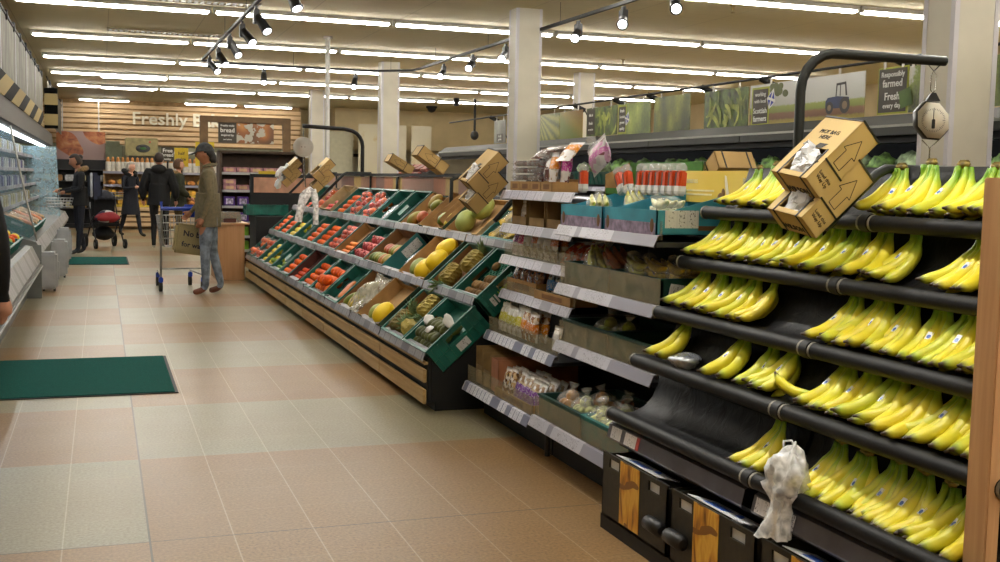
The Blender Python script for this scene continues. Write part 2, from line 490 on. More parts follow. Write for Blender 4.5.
for y, aim, l in ((16.95, (2.5, 12.5, .8), 'lit spotlight on the stall-side track, farthest of six'), (15.5, (2.4, 11.3, .8), 'lit spotlight on the stall-side track, fifth from the camera'),
                  (14.1, (2.3, 9.8, .8), 'lit spotlight touching the big white column'), (11.7, (2.4, 7.6, .8), 'lit spotlight just in front of the big white column'),
                  (10.55, (2.5, 5.6, .9), 'lit spotlight on the stall-side track, second from the camera'), (9.45, (2.35, 3.6, .8), 'lit spotlight at the top edge of the view')):
    spot(5.05, y, aim, l)
for q in range(2):
    spot(5.05, 7.6-q*2.4, (2.4, 4.4-q*1.6, .9), 'lit spotlight on the unseen stretch of track over the dark case')
for q in range(6):
    yy = 10.4-1.55*q
    spot(1.6, yy, (2.35, (9.2, 7.8, 5.4, 4.1, 3.2, 2.6)[q], .75), 'lit spotlight on the unseen stretch of track over the aisle', power=.45, cone=55)
bb = MB(); bar(bb, (5.06, 8.4), (5.06, 3.2)); fixnormals(bb.build('rail', BLK, tr))
# exit sign, camera dome, hanging camera
r = thing('exit_sign', 'small white double box sign hanging before the far cream wall', 'sign', (4.95, 27.5, 2.95))
MB().rbox(-.14, .14, -.03, .03, .16, .46, .01).build('sign_box', PW, r); MB().rbox(-.15, .13, -.035, .025, -.13, .14, .01).build('lower_sign', PW, r)
MB().box(-.10, -.03, -.034, -.031, .2, .42).build('pictogram', plain('sign_grey', '6f746f', .6), r)
MB().cyl((0, 0, .46), (0, 0, .55), .01).build('hanger', PW, r)
r = thing('dome_camera', 'black dome camera on the far ceiling above the cream bulkhead', 'security camera', (8.9, 31.0, HC))
MB().lathe([(.16, 0), (.16, -.05), (.15, -.06)], 16).build('camera_base', BLK, r); MB().ell((0, 0, -.06), (.13, .13, .12), 14, 8).build('dome', BLKS, r)
r = thing('hanging_camera', 'black camera hanging on a rod before the cream bulkhead', 'security camera', (9.05, 27.5, HC))
MB().cyl((0, 0, 0), (0, 0, -.85), .03, 8).build('rod', BLK, r); MB().ell((0, 0, -.93), (.11, .11, .12)).build('camera_ball', BLKS, r); MB().cyl((-.5, 0, 0), (-.5, 0, -.2), .07, 8).build('junction_box', BLK, r)

# ================================================================ entrance mats
t = NT('green_mat'); v = t.obj(); n = t.noise(v, 240, 2); w_ = t.wave(v, 60, 1)
GM = t.set(t.ramp(n, [(.3, '0a3a35'), (.6, '10554d'), (.8, '17675c')]), .95, 0, .1); t.bump(n, .5, .004)
MTR = plain('mat_trim', '14181a', .6)
def mat_(x0, x1, y0, y1, lab):
    r = thing('floor_mat', lab, 'mat', ((x0+x1)/2, (y0+y1)/2, 0))
    X, Y = (x1-x0)/2, (y1-y0)/2
    MB().rbox(-X+.02, X-.02, -Y+.02, Y-.02, .001, .011, .003).build('pile', GM, r)
    a = MB()
    for q in ((-X, X, -Y, -Y+.02), (-X, X, Y-.02, Y), (-X, -X+.02, -Y+.02, Y-.02), (X-.02, X, -Y+.02, Y-.02)): a.box(*q, .001, .006)
    a.build('rubber_edge', MTR, r)
mat_(-1.35, .46, 7.47, 9.03, 'large dark green mat lying closest to the camera on the tiles')
mat_(-.75, .4, 18.35, 20.0, 'smaller dark green mat far down the aisle beside the woman with the backpack')
# ================================================================ fruit stall: fixture
WOOD = None
t = NT('pale_wood'); v = t.obj()
n = t.noise(t.mapping(v, (26, 1.2, 26)), 1.6, 4, .6)
WOOD = t.set(t.ramp(n, [(.3, 'a98754'), (.7, 'c4a672')]), .5); MATS['pale_wood'] = WOOD
t = NT('beech_wood'); v = t.obj()
n = t.noise(t.mapping(v, (30, 30, 1.4)), 1.4, 4, .6, .4)
BEECH = t.set(t.ramp(n, [(.3, 'b88a5c'), (.7, 'cfa476')]), .5)
DARK = plain('dark_panel', '070708', .6, var=.2); GREY = plain('grey_plastic', '8d8f90', .5, var=.08); GREYL = plain('pale_grey_plastic', 'b9b9bb', .45, var=.06)
# label strip: pale ticket paper in a grey holder, little dark figures on it
def label_mat(key, holder, paper, ink, step=.14, cover=.8, axis=1, alt=None):
    t = NT(key); v = t.obj(); s = t.sep(v)
    a = t.math('DIVIDE', s[axis], step); fr = t.math('FRACT', a)
    cell = t.n('ShaderNodeTexWhiteNoise', noise_dimensions='1D'); t.l(t.math('FLOOR', a), cell.inputs['W'])
    on = t.math('MULTIPLY', t.math('LESS_THAN', fr, .86), t.math('LESS_THAN', cell.outputs[0], cover))
    ns = t.noise(t.mapping(v, (60, 60, 60)), 2.2, 2, .7)
    mk = t.math('MULTIPLY', t.math('GREATER_THAN', ns, .58), t.math('MULTIPLY', t.math('GREATER_THAN', fr, .12), t.math('LESS_THAN', fr, .7)))
    c = t.mix(t.math('MULTIPLY', mk, .75), paper, ink)
    hold = holder if alt is None else t.mix(t.math('GREATER_THAN', cell.outputs[0], .5), holder, alt)
    MATS[key] = t.set(t.mix(on, hold, c), .35)
    return MATS[key]
STRIP = label_mat('ticket_strip', '6c6d72', '98979d', '5e5c64', .16, .75)
TW, TD, TH, TILT = .6, .41, .175, rad(42)
TX, TZ, DX, DZ = 1.85, .375, .315, .33
SY0, SY1 = 6.5, 15.45
st = thing('fruit_stall', 'long three-tier fruit stall with pale slatted front and black ends', 'produce stall', (0, 0, 0))
a = MB(); a.box(1.92, 3.05, SY0+.02, SY1-.02, 0, .055); a.build('plinth', DARK, st)
# stepped body that carries the crates (one shaped block, seen as the black end panel)
def tier_pt(k, u, w):    # u up the slope, w normal, from the crate's front lower edge
    x = TX+.117+DX*k; z = TZ-.13+DZ*k
    return (x+u*math.cos(TILT)-w*math.sin(TILT), z+u*math.sin(TILT)+w*math.cos(TILT))
prof = [(1.90, .055), (1.90, .30), (1.915, .34)]
for k in range(3):
    a0, b0 = tier_pt(k, -.005, -.012), tier_pt(k, TD+.02, -.012)
    prof += [a0, b0]
prof += [(2.86, 1.18), (2.93, 1.3), (3.02, 1.3), (3.02, .055)]
fixnormals(MB().prism(prof, SY0+.02, SY1).build('deck', DARK, st))
mods = [6.50, 7.66, 8.68, 9.76, 10.86, 11.96, 13.2, 14.33, SY1]
for y0, y1 in zip(mods, mods[1:]):
    for z0, z1 in ((.05, .138), (.182, .262)):
        MB().rbox(1.84, 1.862, y0+.006, y1-.006, z0, z1, .003).build('front_board', WOOD, st)
    MB().rbox(1.845, 1.87, y0+.006, y1-.006, .292, .308, .003).build('ledge_board', WOOD, st)
    a = MB(); a.sheet([(1.835, .312), (1.832, .318), (1.852, .372), (1.9, .38)], y0+.012, y1-.012, .004); a.build('ticket_holder', STRIP, st)
a = MB(); a.box(1.875, 1.9, SY0+.03, SY1-.03, .055, .33); a.build('front_backing', BLK, st)
for y in mods[1:-1]: MB().box(1.845, 1.885, y-.01, y+.01, .3, .385).build('clip', BLK, st)
for k in (1, 2):
    for y0, y1 in zip(mods, mods[1:]):
        a = MB(); x, z = TX+DX*k, TZ+DZ*k
        a.sheet([(x-.018, z-.055), (x-.02, z-.05), (x-.004, z-.002), (x+.03, z+.006)], y0+.012, y1-.012, .004); a.build('ticket_holder', STRIP, st)
# printed fruit panel and black rail along the top back
t = NT('fruit_print'); v = t.obj(); s = t.sep(v)
cellv = t.voro(t.mapping(v, (1, 1.15, 1)), 2.0, 'F1', 'Color'); nz = t.noise(t.mapping(v, (1, 4, 2)), 6, 3, .7, 1)
n2 = t.n('ShaderNodeTexWhiteNoise', noise_dimensions='1D'); t.l(t.math('FLOOR', t.math('MULTIPLY', s[1], 2.6)), n2.inputs['W'])
c = t.ramp(n2.outputs[0], [(0, 'b98f72'), (.18, '9b7f74'), (.36, 'c9b45c'), (.5, '5c4a50'), (.62, 'c8805a'), (.8, 'b7a389'), (1, 'c97b62')], 'CONSTANT')
PRINT = t.set(t.mix(nz, c, '8c5f48'), .45)
MB().box(2.90, 2.93, 8.9, SY1, 1.28, 1.44).build('printed_panel', PRINT, st)
a = MB(); a.box(2.88, 2.91, 8.2, SY1, 1.445, 1.475); a.build('top_rail', BLK, st)

# ================================================================ crates
GRN = plain('crate_green', '0f5a4d', .42, var=.18, per_obj=.35); GRND = plain('crate_green_dark', '0b3b33', .5, var=.2)
TEAL = plain('carton_teal', '1c6a68', .6, var=.12)
CARD = plain('cardboard', 'a07a48', .8, var=.12, per_obj=.2); CARDI = plain('cardboard_inside', '7d5630', .85, var=.15)
DGRN = plain('carton_dark_green', '1c3a22', .6, var=.2); CARDL = plain('cardboard_light', 'b6a077', .75, var=.1)
LABELW = label_mat('paper_label', 'c9c8c6', 'd0cfcc', '3a3a3c', .05, 1, 0)
WHITE = plain('white_paper', 'dcdad6', .6, var=.04)
def crate_green(parent, w=TW, d=TD, h=TH, m=None, rimm=None):
    m = m or GRN; t_ = .012; Y = w/2
    a = MB(); a.box(0, d, -Y, Y, 0, .01); a.box(t_, d-t_, -Y+t_, Y-t_, .01, .085)
    # end walls across the slope (front low, back), side walls with hand slots
    for x in (0, d-t_): a.box(x, x+t_, -Y, Y, .01, h-.012)
    for y in (-Y, Y-t_):
        a.box(t_, d*.32, y, y+t_, .01, h-.012); a.box(d*.68, d-t_, y, y+t_, .01, h-.012)
        a.box(d*.32, d*.68, y, y+t_, .01, h*.55); a.box(d*.32, d*.68, y, y+t_, h*.8, h-.012)
        o = -1 if y < 0 else 1
        for q in (.08, .2, .32, .68, .8, .92):
            yy = y-.008 if o < 0 else y+t_
            a.box(d*q-.005, d*q+.005, yy, yy+.008, .01, h-.02)
        yy = y-.006 if o < 0 else y+t_
        a.box(0, d, yy, yy+.006, h*.42, h*.42+.008)
    for q in range(1, 6):
        y = -Y+w*q/6; a.box(-.007, 0, y-.005, y+.005, .01, h-.02)
    a.build('tray', m, parent)
    a = MB()
    for x in (-.008, d-.012): a.box(x, x+.02, -Y-.008, Y+.008, h-.012, h)
    for y in (-Y-.008, Y-.012): a.box(.012, d-.012, y, y+.02, h-.012, h)
    a.build('rim', rimm or m, parent)
def crate_carton(parent, w=TW, d=TD, h=TH, out=None, ins=None, cut=True, rimm=None):
    out = out or CARD; ins = ins or CARDI; t_ = .006; Y = w/2
    a = MB(); a.box(.004, d-.004, -Y+.004, Y-.004, 0, .085, 1)
    for x, i, o in ((0, t_/2, 0), (d-t_, d-t_, d-t_/2)):      # front and back, dipped in the middle
        for (xx, mi) in (((0, 0), (t_/2, 1)) if x == 0 else ((d-t_/2, 0), (d-t_, 1))):
            pr = [(-Y, 0), (Y, 0), (Y, h), (Y*.72, h), (Y*.6, h*.72), (-Y*.6, h*.72), (-Y*.72, h), (-Y, h)] if cut else [(-Y, 0), (Y, 0), (Y, h), (-Y, h)]
            a.poly([(xx+t_/2, p, q) for p, q in pr], mi, None, t_/2, V(1, 0, 0))
    for y, oo in ((-Y, -1), (Y, 1)):
        for mi, yy in ((0, y if oo < 0 else y-t_/2), (1, y+t_/2 if oo < 0 else y-t_)):
            a.box(t_, d-t_, yy, yy+t_/2, 0, h, mi)
    o = fixnormals(a.build('carton', [out, ins], parent))
    if rimm:
        MB().box(-.002, d+.002, -Y-.002, -Y+.010, h*.72, h+.001).build('printed_edge', rimm, parent)
CM = {}
def crate_M(tier, yc): 
    x, z = tier_pt(tier, 0, 0)
    return T(x, yc, z) @ RY(-TILT)
TN = ('front', 'middle', 'top')
def crate(tier, y0, y1, kind, what, **kw):
    yc = (y0+y1)/2; w = y1-y0-.03
    nm = 'plastic_crate' if kind == 'green' else 'carton_tray'
    r = thing(nm, what, 'crate' if kind == 'green' else 'carton', crate_M(tier, yc))
    if kind == 'green': crate_green(r, w, **kw)
    else: crate_carton(r, w, **kw)
    return r, crate_M(tier, yc), w

# ================================================================ fruit
def fruit_mat(key, stops, rough=.4, sc=3, bump=0, bs=60, spec=.5):
    t = NT(key); v = t.obj()
    oi = t.n('ShaderNodeObjectInfo').outputs['Random']
    n = t.noise(t.mapping(v, (1, 1, 1)), sc*6, 2, .5)
    n = t.math('ADD', t.math('MULTIPLY', n, .6), t.math('MULTIPLY', oi, .4))
    if bump: t.bump(t.noise(v, bs*5, 2), bump, .002)
    MATS[key] = t.set(t.ramp(n, stops), rough, 0, spec)
    return MATS[key]
ORG = fruit_mat('orange_skin', [(.2, 'cf4408'), (.5, 'de5a0c'), (.8, 'e67614')], .5, 2, .3, spec=.25)
CLEM = fruit_mat('clementine_skin', [(.2, 'c03008'), (.8, 'd8500e')], .5, 2, .3, spec=.25)
LEM = fruit_mat('lemon_skin', [(.2, 'd9b81c'), (.8, 'ecd838')], .42, 2, .3)
LIME = fruit_mat('lime_skin', [(.2, '5d8a1e'), (.8, '8fae2c')], .4, 2, .2)
MANG = fruit_mat('mango_skin', [(.25, '4e6a2c'), (.45, '8a8a2e'), (.62, 'b0602c'), (.8, 'b0382c')], .38, .6)
POMS = fruit_mat('pomegranate_skin', [(.2, 'a8323a'), (.6, 'c45a52'), (.9, 'd88d74')], .42, .8)
MELY = fruit_mat('yellow_melon_skin', [(.2, 'e0b80e'), (.8, 'f2d61e')], .35, .8, .15)
MELG = fruit_mat('green_melon_skin', [(.2, '6f7a34'), (.6, '98a04e'), (.9, 'b9b86c')], .5, 1.4, .3)
KIWI = fruit_mat('kiwi_skin', [(.2, '6f5430'), (.8, '937244')], .85, 2, .4)
AVO = fruit_mat('green_avocado_skin', [(.2, '3a4116'), (.8, '5f6526')], .5, 2, .3)
PINE = fruit_mat('pineapple_skin', [(.25, '5f5220'), (.5, '8f7d34'), (.8, 'b3a24a')], .6, 3, .4)
PLEAF = plain('pineapple_leaf', '71895c', .5, var=.35, scale=30)
PAP = fruit_mat('papaya_skin', [(.25, '5e7a2a'), (.6, 'b59a2e'), (.85, 'd2a03a')], .4, 1)
APR = fruit_mat('apricot_skin', [(.2, 'd0641a'), (.8, 'de8c3a')], .5, 1, spec=.25)
TOM = fruit_mat('red_tomato_skin', [(.2, 'a81a10'), (.8, 'c8361a')], .35, 1, spec=.3)
STEM = plain('fruit_stem', '4a3a20', .8)
def lump(seed, amp):
    rg = random.Random(seed); ph = [rg.uniform(0, 6) for _ in range(4)]
    def fn(p):
        k = 1+amp*(math.sin(3*p.x+ph[0])*math.sin(2*p.y+ph[1])+.5*math.sin(4*p.z+ph[2]))
        return p*k
    return fn
def f_round(r, flat=.94, seed=0):
    def fn(p):
        q = lump(seed, .02)(p)
        dimple = max(0, p.z-.9)*1.1
        return V(q.x, q.y, q.z*flat-dimple)
    return MB().ell((0, 0, 0), (r, r, r), 14, 10, 0, None, fn)
def f_lemon(L, r):
    return MB().tube([(-L/2, 0, 0), (-L*.46, 0, 0), (-L*.40, 0, 0), (-L*.28, 0, 0), (-L*.1, 0, 0), (L*.1, 0, 0), (L*.28, 0, 0), (L*.38, 0, 0), (L*.45, 0, 0), (L/2, 0, 0)],
                     [r*.12, r*.2, r*.42, r*.82, r, r, r*.8, r*.45, r*.24, r*.1], 12)
def f_oval(a, b, c, seed=0, pear=0, amp=.02):
    def fn(p):
        q = lump(seed, amp)(p); k = 1-pear*(p.x*.5+.5)
        return V(q.x, q.y*k, q.z*k)
    return MB().ell((0, 0, 0), (a, b, c), 14, 10, 0, None, fn)
def f_pine(L=.19, r=.058):
    a = MB(); nu, nv = 16, 12; v = []; f = []
    for i in range(nv+1):
        tt = i/nv; x = -L/2+L*tt
        R = r*min(1, (1-abs(2*tt-1)**3.2)**.5+.12)
        for j in range(nu):
            ph = 2*PI*(j+.5*(i % 2))/nu
            k = 1+.07*(1 if (i+j) % 2 else -1)
            v.append((x, R*k*math.cos(ph), R*k*math.sin(ph)))
    f = [(i*nu+j, i*nu+(j+1) % nu, (i+1)*nu+(j+1) % nu, (i+1)*nu+j) for i in range(nv) for j in range(nu)]
    f += [tuple(reversed(range(nu))), tuple(range(nv*nu, nv*nu+nu))]
    a.add(v, f, 0, False)
    c = MB(); rg = random.Random(3)
    for q in range(34):
        ph = q*2.4; lift = .25+.75*(q/34); l = .06+.075*(q/34)*rg.uniform(.8, 1.15)
        s = V(L/2-.01, .012*math.cos(ph), .012*math.sin(ph))
        d = V(.4+lift*.8, (1.25-lift)*math.cos(ph), (1.25-lift)*math.sin(ph)).normalized()
        sd = d.cross(V(1, .1, .2)).normalized()*.011
        m = s+d*l*.5+V(.006, 0, 0); e = s+d*l+V(-.01, .02*math.cos(ph), .02*math.sin(ph))
        up = d.cross(sd).normalized()*.003
        c.add([s-sd, s+sd, m+sd*.9+up, m-sd*.9+up, e, s-up*2, m-up], [(0, 1, 2, 3), (3, 2, 4), (1, 0, 5), (1, 5, 6, 2), (5, 0, 3, 6), (2, 6, 4), (6, 3, 4)], 0, False)
    return a, c
FP = {}
def proto_fruit(key, name, build, mats):
    FP[key] = (name, build.mesh(name, mats) if not isinstance(build, bpy.types.Mesh) else build)
proto_fruit('orange', 'orange', f_round(.037), ORG); proto_fruit('bigorange', 'grapefruit', f_round(.05, .92), ORG)
proto_fruit('clem', 'clementine', f_round(.029, .86), CLEM); proto_fruit('lemon', 'lemon', f_lemon(.09, .03), LEM)
proto_fruit('lime', 'lime', f_lemon(.068, .026), LIME); proto_fruit('mango', 'mango', f_oval(.062, .045, .042, 2, .25), MANG)
def pom():
    a = f_round(.045, .95, 4)
    a.lathe([(.012, .036), (.016, .05), (.013, .05), (.004, .042)], 8); return a
proto_fruit('pom', 'pomegranate', pom(), POMS); proto_fruit('ymelon', 'yellow_melon', f_oval(.098, .075, .073, 1, .12), MELY)
proto_fruit('gmelon', 'green_melon', f_oval(.11, .078, .076, 5, .12), MELG); proto_fruit('kiwi', 'kiwi', f_oval(.034, .025, .024, 1), KIWI)
proto_fruit('avo', 'avocado', f_oval(.045, .031, .03, 3, .3), AVO); proto_fruit('papaya', 'papaya', f_oval(.085, .048, .047, 3, .3), PAP)
proto_fruit('apricot', 'apricot', f_round(.027, .95), APR); proto_fruit('tomato', 'tomato', f_round(.031, .85), TOM)
pa, pc = f_pine(); FP['pine'] = ('pineapple', None); PINEB, PINEC = pa.mesh('fruit_body', PINE), pc.mesh('leaf_crown', PLEAF)
HOLD = {'orange': .035, 'bigorange': .047, 'clem': .026, 'lemon': .03, 'lime': .026, 'mango': .042, 'pom': .044, 'ymelon': .074, 'gmelon': .077, 'kiwi': .025, 'avo': .03, 'papaya': .047, 'apricot': .026, 'tomato': .027}
def put(key, M, label, group):
    if key == 'pine':
        r = thing('pineapple', label, 'pineapple', M, group)
        link('fruit_body', PINEB, r); link('leaf_crown', PINEC, r); return r
    nm, me = FP[key]
    o = link(nm, me, None, M)
    return tag(o, label, nm.split('_')[-1], group)
def fill(cm, w, key, n, label, group, x0=.03, x1=None, y0=None, y1=None, layers=2, rs=None, spin=True, d=TD):
    """a heap: rows from the low front edge upwards, then a second layer in the dips"""
    rg = random.Random(hash(label) % 1000 if False else sum(map(ord, label)))
    r = HOLD[key]; fx = {'lemon': 1.3, 'mango': 1.35, 'ymelon': 1.25, 'gmelon': 1.3, 'kiwi': 1.3, 'avo': 1.4, 'papaya': 1.6, 'lime': 1.2}.get(key, 1.06)
    x1 = x1 or d-.04; y0 = -w/2+.022 if y0 is None else y0; y1 = w/2-.022 if y1 is None else y1
    px, py = 2*r*fx, 2*r*1.06
    cnt = 0
    for L in range(layers):
        nx = max(1, int((x1-x0)/px+.15) - L); ny = max(1, int((y1-y0)/py+.1) - L)
        for i in range(nx):
            for j in range(ny):
                if cnt >= n: return
                x = x0+px*(i+.5+.5*L); y = y0+(y1-y0)*((j+.5+(.5*L))/(ny+L))
                m = cm @ T(x+rg.uniform(-.1, .1)*r, y+rg.uniform(-.08, .08)*r, .085+r*(1+1.5*L)+rg.uniform(0, .12)*r)
                rot = RZ(rg.uniform(0, 6.3)) @ RX(rg.uniform(-.5, .5)) if fx < 1.1 else RZ(rg.uniform(-.5, .5)) @ RX(rg.uniform(0, 6.3))
                put(key, m @ rot @ S3(*(3*[rg.uniform(.93, 1.04)])), label, group); cnt += 1
NET = clear('net_film', 'd8d4d0', .13, .2, .6, .5)
def net_bag(cm, x, y, key, n, label, group, L=.2, W=.13, rz=0):
    """a net or clear bag holding several round fruit, as one thing"""
    rg = random.Random(int((x+y)*977)+len(label)*7)
    r = HOLD[key]; root = thing('fruit_net', label, 'bag of fruit', cm @ T(x, y, .085) @ RZ(rz), group)
    a = MB(); nm, me = FP[key]
    vs = [v.co.copy() for v in me.vertices]; fs = [tuple(p.vertices) for p in me.polygons]
    k = 0; nx = int(L/(2*r)); ny = int(W/(2*r))
    for lay in range(2):
        for i in range(nx-lay):
            for j in range(max(1, ny-lay)):
                if k >= n: break
                m = T(-L/2+(i+.5+.5*lay)*L/nx, -W/2+(j+.5+.5*lay)*W/ny, r*(1+1.45*lay)+rg.uniform(0, .004)) @ RZ(rg.uniform(0, 6)) @ RX(rg.uniform(-.6, .6))
                a.add(vs, fs, 0, True, m); k += 1
    a.build('fruit', me.materials[0], root)
    def fn(p):
        q = lump(int(x*100), .06)(p); return V(q.x, q.y, q.z)
    f = MB(); f.ell((0, 0, r*1.55), (L*.56, W*.6, r*2.0), 16, 8, 0, None, fn)
    f.build('film', NET, root)
    return root
GB = 'green plastic crate'
r1 = []
# ---- front tier, from the camera end
r, m, w = crate(0, 6.49, 7.06, 'green', GB+' of small avocados, closest to the camera on the front tier')
fill(m, w, 'avo', 44, 'small dark green avocado in the end crate of the front tier', 'avocados in the front end crate', layers=2, x1=.3)
for q, (x, y) in enumerate(((.14, -.02), (.2, .14), (.24, -.2))):
    o = MB(); o.ell((0, 0, 0), (.034, .05, .009), 14, 8, 0, None, lump(q, .35)); o.build('tissue_wrap', WHITE, None, m @ T(x, y, .19) @ RX(.4*q))
    o = bpy.context.scene.objects[-1] if False else [b for b in COL.objects if b.name.startswith('tissue_wrap')][-1]
    tag(o, ('crumpled white tissue lying on the avocados near the front rim', 'crumpled white tissue tucked against the aisle-far rim of the avocado crate', 'crumpled white tissue at the back of the avocado crate')[q], 'paper')
MB().poly([(TD*.40, -w/2-.0065, TH*.1), (TD*.62, -w/2-.0065, TH*.1), (TD*.62, -w/2-.0065, TH*.4), (TD*.40, -w/2-.0065, TH*.4)], 0, None, .001).build('barcode_label', LABELW, r)
r, m, w = crate(0, 7.07, 7.66, 'green', GB+' of pineapples, second on the front tier', rimm=GRN)
MB().box(.014, TD-.014, -w/2+.014, w/2-.014, .085, .09).build('liner', CARDI, r)
a = MB()
for y in (-w/2+.013, w/2-.018): a.box(.014, TD-.014, y, y+.005, .09, TH-.014)
a.build('carton_liner', CARDI, r)
put('pine', m @ T(.12, .13, .148) @ RZ(.1), 'whole pineapple nearest the front edge of the second front-tier crate', None)
put('pine', m @ T(.30, -.1, .15) @ RZ(PI+.15), 'whole pineapple beside the avocado crate, leafy crown pointing at the aisle', None)
put('pine', m @ T(.10, -.16, .148) @ RZ(1.4), 'whole pineapple lying along the front edge of the second front-tier crate', None)
r, m, w = crate(0, 7.70, 8.42, 'carton', 'tall brown carton with green printed edge holding one yellow melon, front tier', h=.19, out=DGRN, ins=CARD)
MB().poly([(.03, -w/2-.0005, .07), (.15, -w/2-.0005, .07), (.15, -w/2-.0005, .14), (.03, -w/2-.0005, .14)], 0, None, .001).build('barcode_label', LABELW, r)
a = MB(); a.lathe([(.022, 0), (.022, .001)], 14, 0, T(.3, -w/2-.001, .1) @ RX(PI/2)); a.build('round_emblem', CARDL, r)
put('ymelon', m @ T(.11, -.1, .16) @ RZ(.3), 'single bright yellow melon in the tall brown carton, front tier', None)
put('gmelon', m @ T(.1, .13, .145) @ RZ(.4) @ S3(.7, .7, .7), 'pale melon at the front corner of the tall brown carton', None)
r, m, w = crate(0, 8.46, 9.22, 'carton', 'brown carton of papayas half covered by a plastic sheet, front tier')
fill(m, w, 'papaya', 5, 'yellow-green papaya lying in the sheet-covered carton of the front tier', 'papayas in the front-tier carton', layers=1, y0=.0)
SHEETP = clear('plastic_sheet', 'c9c2ae', .55, .2, .6, .8)
a = MB(); nx, ny = 16, 14; rg = random.Random(5); vv = []
for i in range(nx+1):
    for j in range(ny+1):
        u, q = i/nx, j/ny
        vv.append((.0+.4*u, -w/2+.01+w*.66*q, .165+.05*math.sin(u*PI)*math.sin(q*PI)+.022*math.sin(9*u+5*q)+rg.uniform(-.008, .008)))
a.add(vv, [(i*(ny+1)+j, (i+1)*(ny+1)+j, (i+1)*(ny+1)+j+1, i*(ny+1)+j+1) for i in range(nx) for j in range(ny)], 0, True)
o = a.build('plastic_sheet', SHEETP, None, m); tag(o, 'crumpled clear plastic sheet lying over the papaya carton', 'plastic sheet')
r, m, w = crate(0, 9.26, 9.9, 'green', 'nearly empty '+GB+' with a bag of carrots, front tier')
CAR = plain('carrot_skin', 'd8742c', .5)
def carrots(cm, x, y, label, rz=0):
    root = thing('carrot_bag', label, 'bag of vegetables', cm @ T(x, y, .135) @ RZ(rz))
    a = MB()
    for q in range(5):
        a.tube([(-.09, -.04+.02*q, 0), (-.06, -.04+.02*q, .004), (.06, -.036+.018*q, .002), (.1, -.03+.015*q, 0)], [.003, .009, .014, .008], 8)
    a.build('carrots', CAR, root); MB().ell((0, 0, .003), (.12, .065, .022), 14, 8, 0, None, lump(2, .08)).build('film', NET, root)
carrots(m, .16, -.05, 'small clear bag of carrots alone in the nearly empty crate', .3)
o = MB().rbox(-.035, .035, -.05, .05, 0, .012, .004).build('leaflet_card', plain('leaflet', 'b8c09a', .5), None, m @ T(.07, -.16, .086)); tag(o, 'small pale printed card at the front of the nearly empty front-tier crate', 'card')
for (y0, y1, nm, key, n, lab, grp, kw) in (
    (9.93, 10.55, 'grapefruits', 'bigorange', 18, 'large round grapefruit heaped in the front-tier crate', 'grapefruits in the front-tier crate', dict(x1=.36)),
    (10.58, 11.2, 'loose oranges beside the grapefruits', 'orange', 28, 'loose orange in the crate beyond the grapefruits, front tier', 'oranges beyond the grapefruits', dict(x1=.37)),
):
    r, m, w = crate(0, y0, y1, 'green', GB+' of %s, front tier' % nm); fill(m, w, key, n, lab, grp, **kw)
r, m, w = crate(0, 11.24, 11.86, 'carton', 'dark red-brown carton of clementines, front tier', out=plain('red_brown_card', '5b2a1c', .7), ins=plain('red_brown_card_inside', '4a1f15', .8))
fill(m, w, 'clem', 34, 'red clementine in the dark red-brown carton, front tier', 'clementines in the red-brown carton', x1=.37)
r, m, w = crate(0, 11.9, 12.5, 'green', GB+' of oranges beyond the red-brown carton, front tier')
fill(m, w, 'orange', 28, 'orange in the crate just past the red-brown carton, front tier', 'oranges past the red-brown carton', x1=.36)
r, m, w = crate(0, 12.53, 13.13, 'green', GB+' with an empty upper half and white foil, front tier')
fill(m, w, 'lime', 8, 'green lime in the half-empty crate of the front tier', 'limes in the half-empty crate', layers=2, x1=.3, y0=-.05)
r, m, w = crate(0, 13.16, 13.76, 'green', GB+' of mixed lemons and limes, front tier')
fill(m, w, 'lemon', 14, 'yellow lemon mixed with limes on the front tier', 'lemons in the mixed crate', layers=1, x1=.3); fill(m @ T(0, 0, .045), w, 'lime', 6, 'green lime lying on the mixed lemons of the front tier', 'limes on the mixed lemons', layers=1, x0=.06, x1=.2)
r, m, w = crate(0, 13.79, 14.3, 'green', GB+' of bagged lemons, front tier')
fill(m, w, 'lemon', 24, 'yellow lemon in the long yellow row of the front tier', 'lemons in the yellow row', layers=2, x1=.38)
for y0, y1, wd in ((14.33, 14.86, 'second crate from the far end'), (14.89, 15.42, 'last crate at the far end')):
    r, m, w = crate(0, y0, y1, 'green', GB+' of orange nets, %s of the front tier' % wd)
    for q in range(4): net_bag(m, .09+.19*(q//2), -.11+.22*(q % 2), 'orange', 10, 'net of oranges in the %s, front tier' % wd, 'orange nets in the %s' % wd, .17, .19)
# ---- middle tier
# kiwi
r, m, w = crate(1, 6.47, 6.98, 'green', GB+' of kiwis with a lime green sticker, end of the middle tier')
fill(m, w, 'kiwi', 22, 'brown furry kiwi in the end crate of the middle tier', 'kiwis in the middle end crate', layers=1, x1=.22)
a = MB(); a.box(.2, .395, -w/2+.03, w/2-.03, .085, .095)
for i in range(4):
    for j in range(8): a.lathe([(.022, 0), (.024, .012), (.018, .012), (.016, .004)], 10, 0, T(.225+.045*i, -w/2+.055+.053*j, .095))
o = a.build('egg_tray', plain('tray_green', '0d6a50', .45), None, m); tag(o, 'empty dimpled green fruit tray above the kiwis', 'tray')
put('kiwi', m @ T(.29, .1, .13), 'single brown kiwi left on the dimpled green tray', None)
MB().poly([(.05, -w/2-.007, .05), (.15, -w/2-.007, .05), (.15, -w/2-.007, .11), (.05, -w/2-.007, .11)][::1], 0, None, .001).build('lime_sticker', plain('lime_sticker', 'a9c832', .5), r, T(.07, 0, 0))
MB().poly([(.05, -w/2-.007, .05), (.1, -w/2-.007, .05), (.1, -w/2-.007, .11), (.05, -w/2-.007, .11)], 0, None, .001).build('barcode_label', LABELW, r, T(.0, 0, 0))
